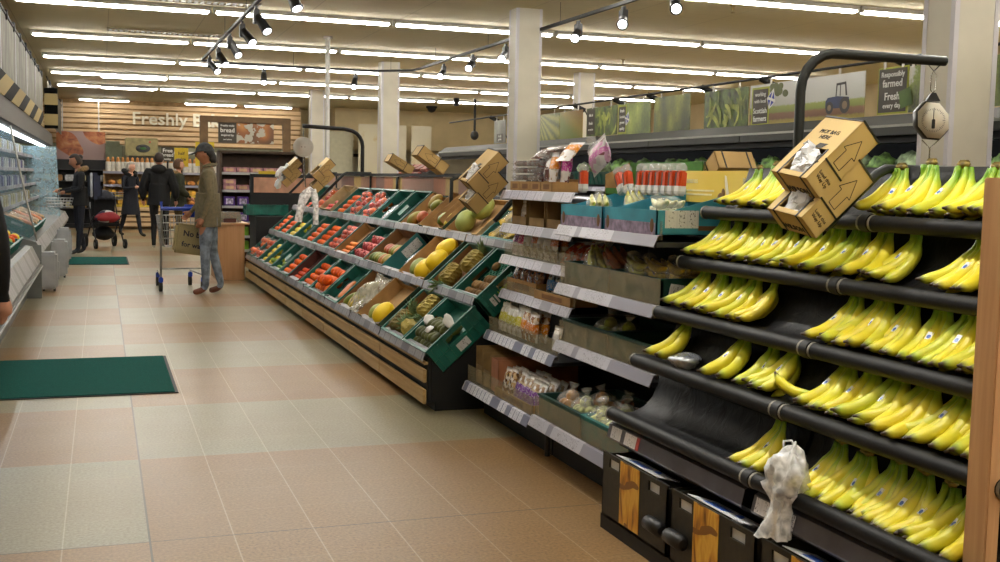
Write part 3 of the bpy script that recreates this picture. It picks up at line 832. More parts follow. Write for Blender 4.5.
r, m, w = crate(1, 7.0, 7.6, 'green', GB+' lined with brown card holding pineapples, middle tier')
a = MB(); a.box(.014, TD-.014, -w/2+.014, w/2-.014, .085, .09)
for y in (-w/2+.013, w/2-.018): a.box(.014, TD-.014, y, y+.005, .09, TH-.014)
a.build('carton_liner', CARDI, r)
put('pine', m @ T(.27, -.06, .148) @ RZ(.2), 'pineapple lying high in the card-lined crate, middle tier', None)
put('pine', m @ T(.12, .08, .148) @ RZ(PI+.3), 'pineapple lying low in the card-lined crate, middle tier', None)
o = MB().rbox(-.04, .04, -.035, .035, 0, .004, .001).build('picture_card', plain('orange_card', 'd98a3a', .5, var=.5, scale=40), None, m @ T(.2, -.12, .1) @ RX(.3)); tag(o, 'small orange and white picture card standing among the pineapples', 'card')
r, m, w = crate(1, 7.64, 8.40, 'carton', 'brown carton with dark green trim holding three yellow melons, middle tier', h=.185, out=CARD, ins=CARD, rimm=DGRN)
for q, (x, y) in enumerate(((.1, -.08), (.2, -.13), (.32, -.08))):
    put('ymelon', m @ T(x, y, .16) @ RZ(.2-.2*q), ('yellow melon lowest in the three-melon carton', 'yellow melon in the middle of the three-melon carton', 'yellow melon highest in the three-melon carton')[q], None)
put('gmelon', m @ T(.11, .17, .145) @ RZ(.4) @ S3(.8, .8, .8), 'striped green melon beside the three yellow melons', None)
MB().poly([(.12, -w/2-.0005, .05), (.26, -w/2-.0005, .05), (.26, -w/2-.0005, .12), (.12, -w/2-.0005, .12)], 0, None, .001).build('barcode_label', LABELW, r)
FOIL = plain('silver_film', 'a9adb3', .25, .6, var=.3, scale=30, bump=.8)
a = MB(); a.ell((0, 0, 0), (.19, .12, .035), 22, 12, 0, None, lump(7, .16)); o = a.build('foil_bag', FOIL, None, crate_M(1, 8.62) @ T(.2, 0, .09)); tag(o, 'crumpled silver film bag in the gap beside the mango carton', 'bag')
r, m, w = crate(1, 8.95, 9.65, 'carton', 'teal carton with a white barcode label holding mangoes, middle tier', h=.18, out=TEAL, ins=CARDI, cut=False)
MB().poly([(.2, -w/2-.0005, .07), (.38, -w/2-.0005, .07), (.38, -w/2-.0005, .15), (.2, -w/2-.0005, .15)], 0, None, .001).build('barcode_label', LABELW, r)
fill(m @ T(0, 0, .015), w, 'mango', 12, 'red-green mango in the teal carton with the barcode, middle tier', 'mangoes in the teal carton', layers=1)
r, m, w = crate(1, 9.68, 10.3, 'green', GB+' of pomegranates, middle tier')
fill(m, w, 'pom', 14, 'pink-red pomegranate in the middle tier crate', 'pomegranates in the middle-tier crate', layers=2, x1=.36)
r, m, w = crate(1, 10.33, 10.95, 'carton', 'brown carton of apricots with black edging, middle tier', out=CARD, ins=CARD, rimm=BLK)
fill(m, w, 'apricot', 30, 'small apricot in the black-edged carton, middle tier', 'apricots in the black-edged carton', layers=1)
r, m, w = crate(1, 10.98, 11.6, 'green', GB+' of red-labelled clementine nets, middle tier')
for q in range(4): net_bag(m, .1+.19*(q//2), -.13+.26*(q % 2), 'clem', 14, 'net of red clementines on the middle tier', 'clementine nets on the middle tier', .18, .2)
for (y0, y1, key, n, wd) in ((11.63, 12.25, 'orange', 28, 'beyond the clementine nets'), (12.28, 12.88, 'orange', 28, 'halfway along the far half')):
    r, m, w = crate(1, y0, y1, 'green', GB+' of oranges %s, middle tier' % wd); fill(m, w, key, n, 'orange in the middle-tier crate %s' % wd, 'oranges %s' % wd, x1=.37, layers=2)
r, m, w = crate(1, 12.91, 13.5, 'green', 'empty '+GB+' with a yellow label strip, middle tier')
r, m, w = crate(1, 13.53, 14.12, 'green', GB+' of lemons, middle tier')
fill(m, w, 'lemon', 24, 'yellow lemon in the middle-tier crate', 'lemons on the middle tier', layers=2, x1=.37)
for y0, y1, wd in ((14.15, 14.76, 'last but one'), (14.79, 15.4, 'last')):
    r, m, w = crate(1, y0, y1, 'green', GB+' of oranges, %s at the far end of the middle tier' % wd); fill(m, w, 'orange', 28, 'orange in the %s crate of the middle tier' % wd, 'oranges in the %s middle crate' % wd, x1=.37)
# ---- top tier
r, m, w = crate(2, 6.56, 7.38, 'green', GB+' of bagged small bananas, end of the top tier', m=TEAL, rimm=TEAL)
BAGF = clear('bag_film', 'f2f2f0', .24, .12, .6, 1.0)
YEL = plain('pale_banana', 'd8bb3a', .5, var=.3, scale=20)
def ban_bag(M, label, grp=None, col=YEL, n=6, L=.19, tint=None):
    root = thing('banana_bag', label, 'bag of bananas', M, grp); a = MB(); rg = random.Random(len(label)+int(M.translation.y*100))
    for q in range(n):
        y = (q % 3-1)*.036; z = .022+.03*(q//3)
        b = rg.uniform(-.01, .01)
        a.tube([(-L/2, y+b, z+.02), (-L*.4, y+b, z+.012), (-L*.15, y, z), (L*.15, y, z), (L*.38, y-b, z+.012), (L*.5, y-b, z+.022)], [.004, .011, .017, .017, .012, .005], 8)
    a.build('bananas', col, root)
    f = MB(); f.ell((0, 0, .038), (L*.58, .078, .05), 18, 10, 0, None, lump(n+len(label), .1))
    for s in (1,): f.tube([(L*.5, 0, .05), (L*.62, .004, .06), (L*.72, -.006, .075)], [.02, .008, .03], 9)
    f.build('film', tint or BAGF, root); return root
rg = random.Random(8)
for q in range(9):
    ban_bag(m @ T(.09+.12*(q//3), -.26+.26*(q % 3), .09+.02*(q//3)) @ RZ(rg.uniform(-.6, .6)), 'clear bag of small bananas in the teal end crate of the top tier', 'bagged bananas on the top tier', n=6, L=.15)
r, m, w = crate(2, 7.43, 8.22, 'carton', 'wide brown carton holding two green melons, top tier', h=.185, out=CARDL, ins=CARD)
put('gmelon', m @ T(.13, .2, .165) @ RZ(.6), 'green melon lying low in the wide brown carton, top tier', None)
put('gmelon', m @ T(.28, .12, .165) @ RZ(.3), 'green melon lying high in the wide brown carton, top tier', None)
r, m, w = crate(2, 8.27, 8.98, 'carton', 'dark green printed carton with a gold emblem, top tier', h=.19, out=DGRN, ins=CARD)
GOLD = plain('gold_print', '9a8a44', .5)
a = MB(); a.lathe([(.026, 0), (.026, .001)], 16, 0, T(.33, -w/2-.001, .11) @ RX(PI/2)); a.lathe([(.024, 0), (.024, .001)], 16, 0, T(.06, -w/2-.001, .07) @ RX(PI/2)); a.box(.11, .27, -w/2-.0015, -w/2-.0005, .10, .115); a.box(.13, .25, -w/2-.0015, -w/2-.0005, .07, .08)
a.build('gold_emblem', GOLD, r)
for q in range(3):
    y = -.17+.17*q; MB().box(.1, TD-.01, y, y+.006, .085, .18).build('divider', CARD, r)
put('mango', m @ T(.15, .08, .135) @ RZ(.5) @ S3(1.2, 1.2, 1.2), 'yellow-green mango behind the divider of the dark green carton', None)
o = MB().ell((0, 0, 0), (.08, .04, .03), 14, 8, 0, None, lump(3, .15)).build('yellow_bag', plain('yellow_bag', 'd3c02c', .35, var=.3, bump=.5), None, m @ T(.16, -.08, .135) @ RZ(.4)); tag(o, 'small bright yellow bag lying in the dark green carton, top tier', 'bag')
r, m, w = crate(2, 9.02, 9.62, 'carton', 'teal-edged carton of large mangoes, top tier', out=TEAL, ins=CARD)
for q, (x, y) in enumerate(((.1, .12), (.13, -.06), (.27, -.12), (.32, .05))):
    put('mango', m @ T(x, y, .145) @ RZ(q) @ S3(1.35, 1.35, 1.35), 'large red-green mango in the teal-edged carton, top tier', 'large mangoes on the top tier')
for y0, y1, wd in ((9.65, 10.2, 'beside the large mangoes'), (10.23, 10.8, 'holding only grey film')):
    r, m, w = crate(2, y0, y1, 'green', 'empty '+GB+' %s, top tier' % wd)
a = MB(); a.ell((0, 0, 0), (.13, .1, .03), 18, 10, 0, None, lump(9, .2)); o = a.build('grey_film', FOIL, None, m @ T(.15, .05, .11)); tag(o, 'crumpled grey film in the empty crate of the top tier', 'plastic film')
for y0, y1, wd in ((10.83, 11.43, 'nearer'), (11.46, 12.06, 'farther')):
    r, m, w = crate(2, y0, y1, 'green', GB+' heaped with orange and red nets, the %s one, top tier' % wd)
    for q in range(6): net_bag(m @ T(0, 0, .04*(q > 3)), .09+.15*(q % 2)+.06*(q > 3), -.2+.2*(q % 3), ('orange', 'tomato', 'clem')[q % 3], 10, 'net of mixed red and orange fruit in the %s heaped crate, top tier' % wd, 'mixed nets in the %s heaped crate' % wd, .15, .15, rg.uniform(-.5, .5))
r, m, w = crate(2, 12.09, 12.69, 'green', GB+' of oranges beside the mixed nets, top tier')
fill(m, w, 'orange', 28, 'orange in the top-tier crate beside the mixed nets', 'oranges beside the mixed nets', x1=.37)
r, m, w = crate(2, 12.75, 13.45, 'carton', 'pale tall-sided carton with a round green emblem, top tier', h=.2, out=CARDL, ins=CARDL, cut=False)
a = MB(); a.lathe([(.04, 0), (.04, .001)], 16, 0, T(.06, -w/2-.001, .07) @ RX(PI/2)); a.build('green_emblem', plain('emblem_green', '3a6a2a', .5), r)
fill(m @ T(0, 0, .015), w, 'tomato', 30, 'red tomato heaped in the pale carton with the green emblem', 'tomatoes in the pale carton', layers=2)
r, m, w = crate(2, 13.48, 14.2, 'carton', 'pale carton of bagged peppers and white packs, top tier', h=.16, out=CARDL, ins=CARD)
for q in range(4): net_bag(m @ T(0, 0, .015), .1+.19*(q//2), -.15+.3*(q % 2), ('orange', 'tomato')[q % 2], 9, 'clear bag of orange peppers in the pale carton, top tier', 'pepper bags on the top tier', .17, .2)
r, m, w = crate(2, 14.25, 14.85, 'green', GB+' of satsumas, last on the top tier')
fill(m, w, 'clem', 20, 'satsuma in the last crate of the top tier', 'satsumas in the last top crate', x1=.3)
# ================================================================ banana rack
RACK0, RACK1, RACKJ = 4.16, 2.16, 3.09
RAILS = [(2.40, 1.305), (2.295, 1.097), (2.19, .888), (2.09, .688), (1.99, .468)]
t = NT('rubber_black'); v = t.obj()
RUB = t.set(t.ramp(t.noise(v, 35, 3, .6), [(.3, '070708'), (.7, '101011')]), .55, 0, .3); t.bump(t.noise(v, 90, 2), .15, .004)
t = NT('black_felt'); v = t.obj()
FELT = t.set(t.ramp(t.noise(v, 6, 4, .6), [(.3, '060607'), (.7, '0d0d0e')]), .5, 0, .3); t.bump(t.noise(v, 11, 3, .6, .8), .25, .03)
PGREY = plain('grey_collar', '7d786c', .6)
rk = thing('banana_rack', 'black five-tier banana rack with padded front rails and curved shelves', 'display rack', (0, 0, 0))
TPROF = [(-.002, .026), (.03, .022), (.06, .017), (.09, .022), (.125, .045), (.16, .085), (.19, .14), (.205, .19)]
for k, (x, z) in enumerate(RAILS):
    for y0, y1 in ((RACKJ+.022, RACK0), (RACK1-.05, RACKJ-.022)):
        y1_ = y1
        a = MB(); a.tube([(x, y0, z), (x, y1_, z)], .027, 14); o = a.build('padded_rail', RUB, rk)
        a = MB()
        for yy in (y0+.002, y1_-.012): a.tube([(x, yy, z), (x, yy+.01, z)], .0285, 14)
        a.build('rail_collar', PGREY, o)
        q = .205 if k else .17
        pr = TPROF if k != 4 else [(0, .02), (.05, .0), (.1, .0), (.15, .02), (.19, .06), (.215, .12), (.225, .2)]
        a = MB(); a.sheet([(x+p, z+r) for p, r in pr], y0-.018, y1_+.0, .003, smooth=True); a.build('curved_shelf', FELT, rk)
    a = MB(); a.tube([(x, RACKJ-.02, z), (x, RACKJ+.02, z)], .031, 14); a.box(x+.0, x+.3, RACKJ-.008, RACKJ+.008, z-.03, z+.0); a.build('bracket', BLK, rk)
    a = MB(); a.prism([(x+.0, z-.025), (x+.32, z-.05), (x+.32, z-.015), (x+.0, z)], RACK0-.006, RACK0+.006); a.build('end_bracket', BLK, rk)
a = MB(); a.box(2.66, 2.72, RACK1-.05, RACK0+.02, 0, 1.36); a.build('back_panel', DARK, rk)
a = MB(); a.box(1.935, 2.66, RACK1-.05, RACK0-.04, 0, .06); a.build('plinth', DARK, rk)
a = MB(); a.box(2.03, 2.66, RACK1-.05, RACK0, .33, .345); a.build('base_shelf', DARK, rk)
# upper rear rail with its collar
for y0, y1 in ((RACKJ+.02, RACK0-.1), (RACK1-.05, RACKJ-.02)):
    a = MB(); a.tube([(2.62, y0, 1.43), (2.62, y1, 1.43)], .027, 12); a.box(2.6, 2.64, (y0+y1)/2-.02, (y0+y1)/2+.02, 1.3, 1.42); a.build('rear_rail', RUB, rk)
# metal ticket strip under the lowest rail with a few price tickets
a = MB(); a.sheet([(1.975, .365), (1.972, .372), (1.985, .425), (2.0, .432)], RACKJ+.03, RACK0, .003); a.sheet([(1.975, .365), (1.972, .372), (1.985, .425), (2.0, .432)], RACK1-.05, RACKJ-.03, .003)
a.build('ticket_holder', plain('ticket_holder_grey', '5f5c63', .35, .3), rk)
TICK = label_mat('price_ticket', 'cfcdd0', 'd8d6d8', '55525a', .07, 1)
REDT = plain('red_ticket', 'b23a34', .5)
for y, wd, m in ((4.08, .09, TICK), (3.95, .1, TICK), (3.885, .025, REDT), (2.99, .1, TICK), (2.87, .09, TICK)):
    MB().poly([(1.970, y+wd/2, .374), (1.970, y-wd/2, .374), (1.981, y-wd/2, .422), (1.981, y+wd/2, .422)], 0, None, .001).build('price_ticket', m, rk)
# ---------------- timber end post
o = MB().rbox(2.045, 2.087, 2.128, 2.203, 0, 1.452, .003).build('end_post', BEECH); tag(o, 'pale timber post standing at the camera end of the banana rack', 'post')
# ---------------- bananas
t = NT('banana_skin'); a_ = t.n('ShaderNodeAttribute'); a_.attribute_name = 'Col'
s = t.sep(a_.outputs['Vector']); oi = t.n('ShaderNodeObjectInfo').outputs['Random']; v = t.obj()
green = t.math('ADD', s[0], t.math('ADD', t.math('MULTIPLY', oi, .4), -.1), True)
nz = t.noise(v, 22, 3, .6)
green = t.math('ADD', green, t.math('MULTIPLY', t.math('SUBTRACT', nz, .5), .25), True)
c = t.ramp(green, [(0, 'e6d22c'), (.28, 'd3d034'), (.6, 'a6c236'), (1, '6f9f2a')])
sp = t.math('GREATER_THAN', t.noise(v, 130, 2, .5), .71)
c = t.mix(t.math('MULTIPLY', sp, .5), c, '7a5a22')
c = t.mix(s[1], c, '3b2a18')
BAN = t.set(c, .38, 0, .45); t.bump(nz, .06, .004)
CROWN = plain('banana_crown', '7a6a34', .7, var=.4, scale=60); STICK = NT('fruit_sticker'); v = STICK.obj(); s = STICK.sep(v)
bl = STICK.math('LESS_THAN', STICK.math('ADD', STICK.math('POWER', STICK.math('DIVIDE', STICK.math('SUBTRACT', s[0], .004), .0065), 2), STICK.math('POWER', STICK.math('DIVIDE', s[1], .0055), 2)), 1)
STICK = STICK.set(STICK.mix(bl, 'e6e8ea', '2f5fb0'), .35)
def banana_mb(L=.205, a0=-86, a1=-2, r=.0185, seed=0, stem=.032, curl=0):
    """one banana: starts at the origin (crown), heads along +x and down in the xz plane"""
    rg = random.Random(seed); N = 13; pts = []; rs = []; cols = []
    p = V(0, 0, 0); n = 9
    segs = [stem*.5, stem*.5] + [L*.82/(N-2)]*(N-2)
    tot = sum(segs); acc = 0
    ts = [0]
    for q in segs: acc += q; ts.append(acc/tot)
    pos = [p.copy()]
    for i, q in enumerate(segs):
        u = (ts[i]+ts[i+1])/2
        an = rad(a0+(a1-a0)*(u**1.05)+curl*max(0, u-.75)*90)
        p = p + V(math.cos(an), 0, math.sin(an))*q; pos.append(p.copy())
    for i, u in enumerate(ts):
        st_ = stem/tot
        if u < st_*1.2: R = r*(.34+.1*u/st_)
        else:
            w_ = (u-st_)/(1-st_)
            R = r*min(1, .44+2.6*w_) if w_ < .25 else (r if w_ < .78 else r*(1-((w_-.78)/.22)**1.7*.72))
        rs.append(R)
        g = max(0, 1-u/.42)*.95+max(0, (u-.86)/.14)*.35+.06
        cols.append((min(1, g), 1 if u > .985 else (.0), 0, 1))
    mb = MB(); vv = []; cc = []; k = 10
    d0 = V(0, 1, 0)
    for i in range(len(pos)):
        d = (pos[min(i+1, len(pos)-1)]-pos[max(i-1, 0)]).normalized(); e2 = d.cross(d0)
        for j in range(k):
            a_ = 2*PI*j/k; f_ = 1+.055*math.cos(5*a_)
            vv.append(pos[i]+(d0*math.cos(a_)+e2*math.sin(a_))*rs[i]*f_); cc.append(cols[i])
    m = len(pos)
    # blunt dark tip
    e = pos[-1]+(pos[-1]-pos[-2]).normalized()*.007
    for j in range(k):
        a_ = 2*PI*j/k; vv.append(e+(d0*math.cos(a_)+(pos[-1]-pos[-2]).normalized().cross(d0)*math.sin(a_))*.0038); cc.append((.2, 1, 0, 1))
    ff = [(i*k+j, i*k+(j+1) % k, (i+1)*k+(j+1) % k, (i+1)*k+j) for i in range(m) for j in range(k)]
    ff += [tuple(reversed(range(k))), tuple(range(m*k, m*k+k))]
    mb.add(vv, ff, 0, True); mb.col = cc
    return mb, pos
BM = []
for q, (L, a0, a1, r, cu) in enumerate(((.205, -84, -3, .0185, .2), (.2, -88, -8, .018, .35), (.215, -80, 2, .019, .15), (.19, -86, -14, .0175, .4), (.21, -70, 6, .018, .3))):
    mb, pos = banana_mb(L, a0, a1, r, q, .034, cu); o = mb.mesh('banana', BAN)
    BM.append((o, pos))
for me, _ in BM:
    bm = bmesh.new(); bm.from_mesh(me); bmesh.ops.recalc_face_normals(bm, faces=bm.faces[:]); bm.to_mesh(me); bm.free()
a = MB(); a.ell((0, 0, .002), (.011, .02, .011), 10, 6, 0, None, lump(2, .25)); a.rbox(-.007, .007, -.013, .013, .004, .016, .003); CROWNM = a.mesh('crown', CROWN)
a = MB(); nn = 5
vs = [(x, y, .0012*0) for x, y in ((-.012, -.0075), (.013, -.0075), (.013, .0075), (-.012, .0075))]
a.poly(vs, 0, None, .0006); STKM = a.mesh('sticker', STICK)
def bunch(M, label, n=5, back=1, var=0, group=None, sticker=True, wide=1.0):
    """origin: point under the crown at tip level; tips along +x"""
    rg = random.Random(var*131+n)
    r = thing('banana_bunch', label, 'bananas', M, group)
    H = .142
    link('crown', CROWNM, r, T(0, 0, H+.002) @ S3(1, .6+.12*n, 1))
    sidx = n//2-(var % 2)
    for j in range(n):
        u = j-(n-1)/2
        me, pos = BM[(var+j*2+(j*j)) % 4]
        yaw = u*rad(5.5)*wide+rg.uniform(-.03, .03); roll = u*rad(4)
        m = T(rg.uniform(-.004, .004), u*.0105, H+rg.uniform(-.003, .003)) @ RZ(yaw) @ RX(-roll) @ RY(rad(rg.uniform(-3, 3))) 
        # spread the bodies sideways: shear in y by a rotation about x at the crown
        m = m @ RX(rad(u*9*wide))
        o = link('banana', me, r, m)
        if sticker and j == sidx:
            p = pos[6]; d = (pos[7]-pos[5]).normalized(); nrm = d.cross(V(0, 1, 0)); nrm = -nrm if nrm.z < 0 else nrm
            # on the upper inner face, turned a little to the aisle side
            fm = frame(p+nrm*.0186, d, V(0, 1, 0))
            link('sticker', STKM, r, m @ fm)
    for j in range(back):
        me, pos = BM[4]
        m = T(.008, (j-(back-1)/2)*.03-.012, H) @ RZ(rad(-14+26*j+rg.uniform(-6, 6))) @ RY(rad(34)) @ RX(rad(-6+12*j))
        link('banana', me, r, m)
    return r
def single(M, label):
    o = link('banana', BM[1][0], None, M); return tag(o, label, 'banana')
TNAME = ['top rail', 'second rail from the top', 'third rail from the top', 'fourth rail from the top', 'lowest rail']
ORD = ['', 'first', 'second', 'third', 'fourth', 'fifth', 'sixth', 'seventh', 'eighth', 'ninth', 'tenth', 'eleventh', 'twelfth']
# positions along the rack (distance from the camera end, y) per tier; n fruits, back fruits, yaw
ROW = {
 0: [(2.44, 5, 1, 0), (2.56, 5, 1, 0), (2.695, 6, 1, 4), (2.84, 5, 1, 2), (2.985, 5, 2, -4), (3.13, 4, 1, 6), (3.72, 5, 1, 0), (3.87, 5, 1, -3), (4.0, 4, 1, 2)],
 1: [(2.36, 6, 1, 3), (2.62, 5, 1, -4), (2.915, 4, 1, -22), (3.06, 4, 1, 0), (3.19, 5, 1, 2), (3.32, 5, 1, 0), (3.45, 5, 2, -2), (3.585, 5, 1, 0), (3.715, 6, 1, 4), (3.85, 5, 1, -3), (3.97, 4, 1, -12), (4.07, 4, 0, 3)],
 2: [(2.26, 5, 0, -6), (2.385, 6, 1, 3), (2.52, 6, 1, 0), (2.655, 4, 0, 12), (2.79, 5, 1, 2), (2.915, 6, 1, 0), (3.055, 5, 1, 4), (3.53, 4, 1, -22), (3.66, 5, 1, 0), (3.785, 5, 1, 2), (3.905, 5, 1, 0), (4.03, 4, 1, -8)],
 3: [(2.21, 5, 0, 10), (2.31, 5, 0, -8), (2.44, 6, 1, -3), (2.575, 6, 1, 0), (2.70, 5, 1, 4), (2.835, 5, 1, -2), (2.95, 5, 1, 0), (3.24, 4, 2, -20), (3.37, 3, 1, 4), (3.56, 4, 1, -2), (3.99, 3, 1, -8)],
 4: [(2.285, 5, 0, 2), (2.385, 5, 1, 0), (2.49, 6, 1, 4), (2.60, 5, 1, -2), (2.74, 6, 1, 2), (2.865, 5, 1, -2), (3.19, 4, 1, -10)],
}
BUNCHES = []
for k, lst in ROW.items():
    x, z = RAILS[k]; c = 0
    for (y, n, b, yw) in lst:
        c += 1
        green = ''
        lab = 'bunch of bananas, %s from the timber post on the %s' % (ORD[c], TNAME[k])
        drop = .034 if k != 4 else .004
        M = T(x+.155+(.02 if k == 4 else 0), y, z+drop) @ RZ(PI+rad(yw+((c*37+k*11) % 9-4)*2.6)) @ S3(1.19*(1+.05*((c*5+k) % 3-1)), 1.24, 1.10*(1+.04*((c*7+k) % 3-1)))
        BUNCHES.append(bunch(M, lab, n, b, (k*5+c*3) % 7, None))
x, z = RAILS[1]
single(T(x+.17, 2.60, z+.105) @ RZ(rad(-100)) @ RX(rad(90)) @ RZ(0) @ S3(.8, .8, .8), 'short single banana lying crosswise by the five-banana bunch on the second rail')
x, z = RAILS[3]
single(T(x+.1, 3.02, z+.075) @ RZ(rad(110)) @ RY(rad(-58)) , 'single loose green banana lying by the rail joint on the fourth rail')
# grey film scrap on the fourth tier
a = MB(); a.ell((0, 0, 0), (.07, .085, .028), 20, 12, 0, None, lump(11, .22)); o = a.build('film_scrap', FOIL, None, T(RAILS[3][0]+.055, 3.83, RAILS[3][1]+.045)); tag(o, 'crumpled grey film scrap on the fourth rail beside a small banana bunch', 'plastic film')
# clear bag dangling over the lowest rail
t = NT('thin_bag'); v = t.obj(); n = t.noise(v, 30, 2, .5, .3)
t.set('f6f6f4', .25, 0, .6); mr = t.n('ShaderNodeMapRange'); t.l(n, mr.inputs[0]); mr.inputs[1].default_value = .35; mr.inputs[2].default_value = .65; mr.inputs[3].default_value = .35; mr.inputs[4].default_value = .9
t.l(mr.outputs[0], t.b.inputs['Alpha']); t.bump(n, .35, .01); BAGT = t.mat
a = MB(); rgb = random.Random(4); NR, NA = 20, 28; vv = []
for i in range(NR+1):
    u = i/NR; z = .10-.28*u; cx = .012-.045*u; cyy = -.02+.035*u
    R = .006+.058*math.sin(PI*min(1, u*1.9))**.7 if u < .42 else .034+.03*max(0, (.62-u)/.2)+.016*max(0, u-.8)/.2
    for j in range(NA):
        an = 2*PI*j/NA
        k = 1+.24*math.sin(3*an+5*u)+.16*math.sin(5*an-9*u+1)+.1*math.sin(9*an+14*u)
        vv.append((cx+R*k*math.cos(an)*.8+rgb.uniform(-.003, .003), cyy+R*k*math.sin(an)*1.15+rgb.uniform(-.003, .003), z+rgb.uniform(-.004, .004)+.012*math.sin(4*an)*(u < .1)))
a.add(vv, [(i*NA+j, i*NA+(j+1) % NA, (i+1)*NA+(j+1) % NA, (i+1)*NA+j) for i in range(NR) for j in range(NA)], 0, True)
r = thing('carrier_bag', 'clear crumpled plastic bag dangling over the lowest banana rail', 'plastic bag', T(1.965, 2.86, .53))
a.build('bag_film', BAGT, r)
a = MB()
for s in (-1, 1): a.tube([(.0, .02*s, .08), (.005, .03*s, .11), (.02, .01*s, .115), (.03, -.01*s, .085)], .004, 6)
a.build('bag_handle', BAGT, r)
# ---------------- banana boxes along the foot of the rack
t = NT('box_black_print'); v = t.obj(); BOXB = t.set(t.ramp(t.noise(v, 40, 2), [(.3, '1c1a13'), (.7, '2a271c')]), .5)
t = NT('banana_picture'); v = t.obj(); wv = t.noise(t.mapping(v, (1, 9, 2.0), (0.25, 0, 0)), 3, 2, .5, .6); w2 = t.noise(t.mapping(v, (1, 3, 7), (.6, 0, 0)), 2.2, 1)
c = t.ramp(wv, [(.3, '7a4a16'), (.42, 'd1902c'), (.55, 'e8b94a'), (.7, 'd9a03a')])
BPIC = t.set(t.mix(t.math('GREATER_THAN', w2, .6), c, '8a5a24'), .4)
BIN = plain('box_inside_white', 'dcdfe4', .6, var=.1); BLUE = plain('box_blue', '2a55b0', .5)
def bbox(y1, lab, hw=.555, bumper=(1, 1), lift=0):
    """near-black display carton: y1 is its far end"""
    r = thing('banana_carton', lab, 'carton', T(1.93, y1-hw, .062+lift))
    h = .265; d = .30
    a = MB()      # front panel with two hand holes: built of strips round them
    def panel(mb, x0, x1, holes):
        ys = sorted({0, hw} | {q for hh in holes for q in hh})
        for q0, q1 in zip(ys, ys[1:]):
            if any(abs(q0-hh[0]) < 1e-6 for hh in holes):
                mb.box(x0, x1, q0, q1, 0, h*.79); mb.box(x0, x1, q0, q1, h*.93, h)
            else: mb.box(x0, x1, q0, q1, 0, h)
    panel(a, 0, .008, [(.06, .15), (hw-.15, hw-.06)])
    a.box(d-.008, d, 0, hw, 0, h*.8); a.box(0, d, 0, .008, 0, h*.95); a.box(0, d, hw-.008, hw, 0, h*.95); a.box(0, d, 0, hw, 0, .008)
    a.build('carton_body', BOXB, r)
    MB().box(-.002, 0, hw*.40, hw*.70, .012, h-.002).build('banana_picture', BPIC, r)
    a = MB(); a.box(.03, d-.03, .03, hw-.03, h*.5, h*.5+.006); a.box(.009, .012, .04, .17, h*.6, h*.97); a.box(.009, .012, hw-.17, hw-.04, h*.6, h*.97)
    a.build('inner_flap', BIN, r)
    a = MB(); a.poly([(.01, .1, h+.004), (.12, .12, h-.03), (.12, hw-.12, h-.03), (.01, hw-.1, h+.004)][::-1], 0, None, .003); a.build('top_flap', BIN, r)
    a = MB(); a.poly([(.03, .26, h+.001), (.08, .26, h-.014), (.08, .40, h-.014), (.03, .38, h+.001)][::-1], 0, None, .001); a.lathe([(.02, 0), (.02, .001)], 12, 0, T(.06, .2, h-.008)); a.build('blue_print', BLUE, r)
    for i, yy in enumerate((.055, hw-.075)):
        if bumper[i]:
            a = MB(); a.tube([(-.02, yy-.058, .1), (-.02, yy-.05, .1), (-.02, yy+.05, .1), (-.02, yy+.058, .1)], [.016, .028, .028, .016], 14); a.build('rubber_bumper', BLKS, r)
    return r
bbox(4.10, 'near-black banana carton standing at the far end of the rack foot', bumper=(1, 0))
bbox(3.515, 'near-black banana carton in the middle of the rack foot, second of the row', bumper=(1, 1))
bbox(2.93, 'near-black banana carton under the dangling plastic bag', bumper=(0, 1))
bbox(2.345, 'near-black banana carton at the timber post end of the rack foot', .18, bumper=(0, 0))

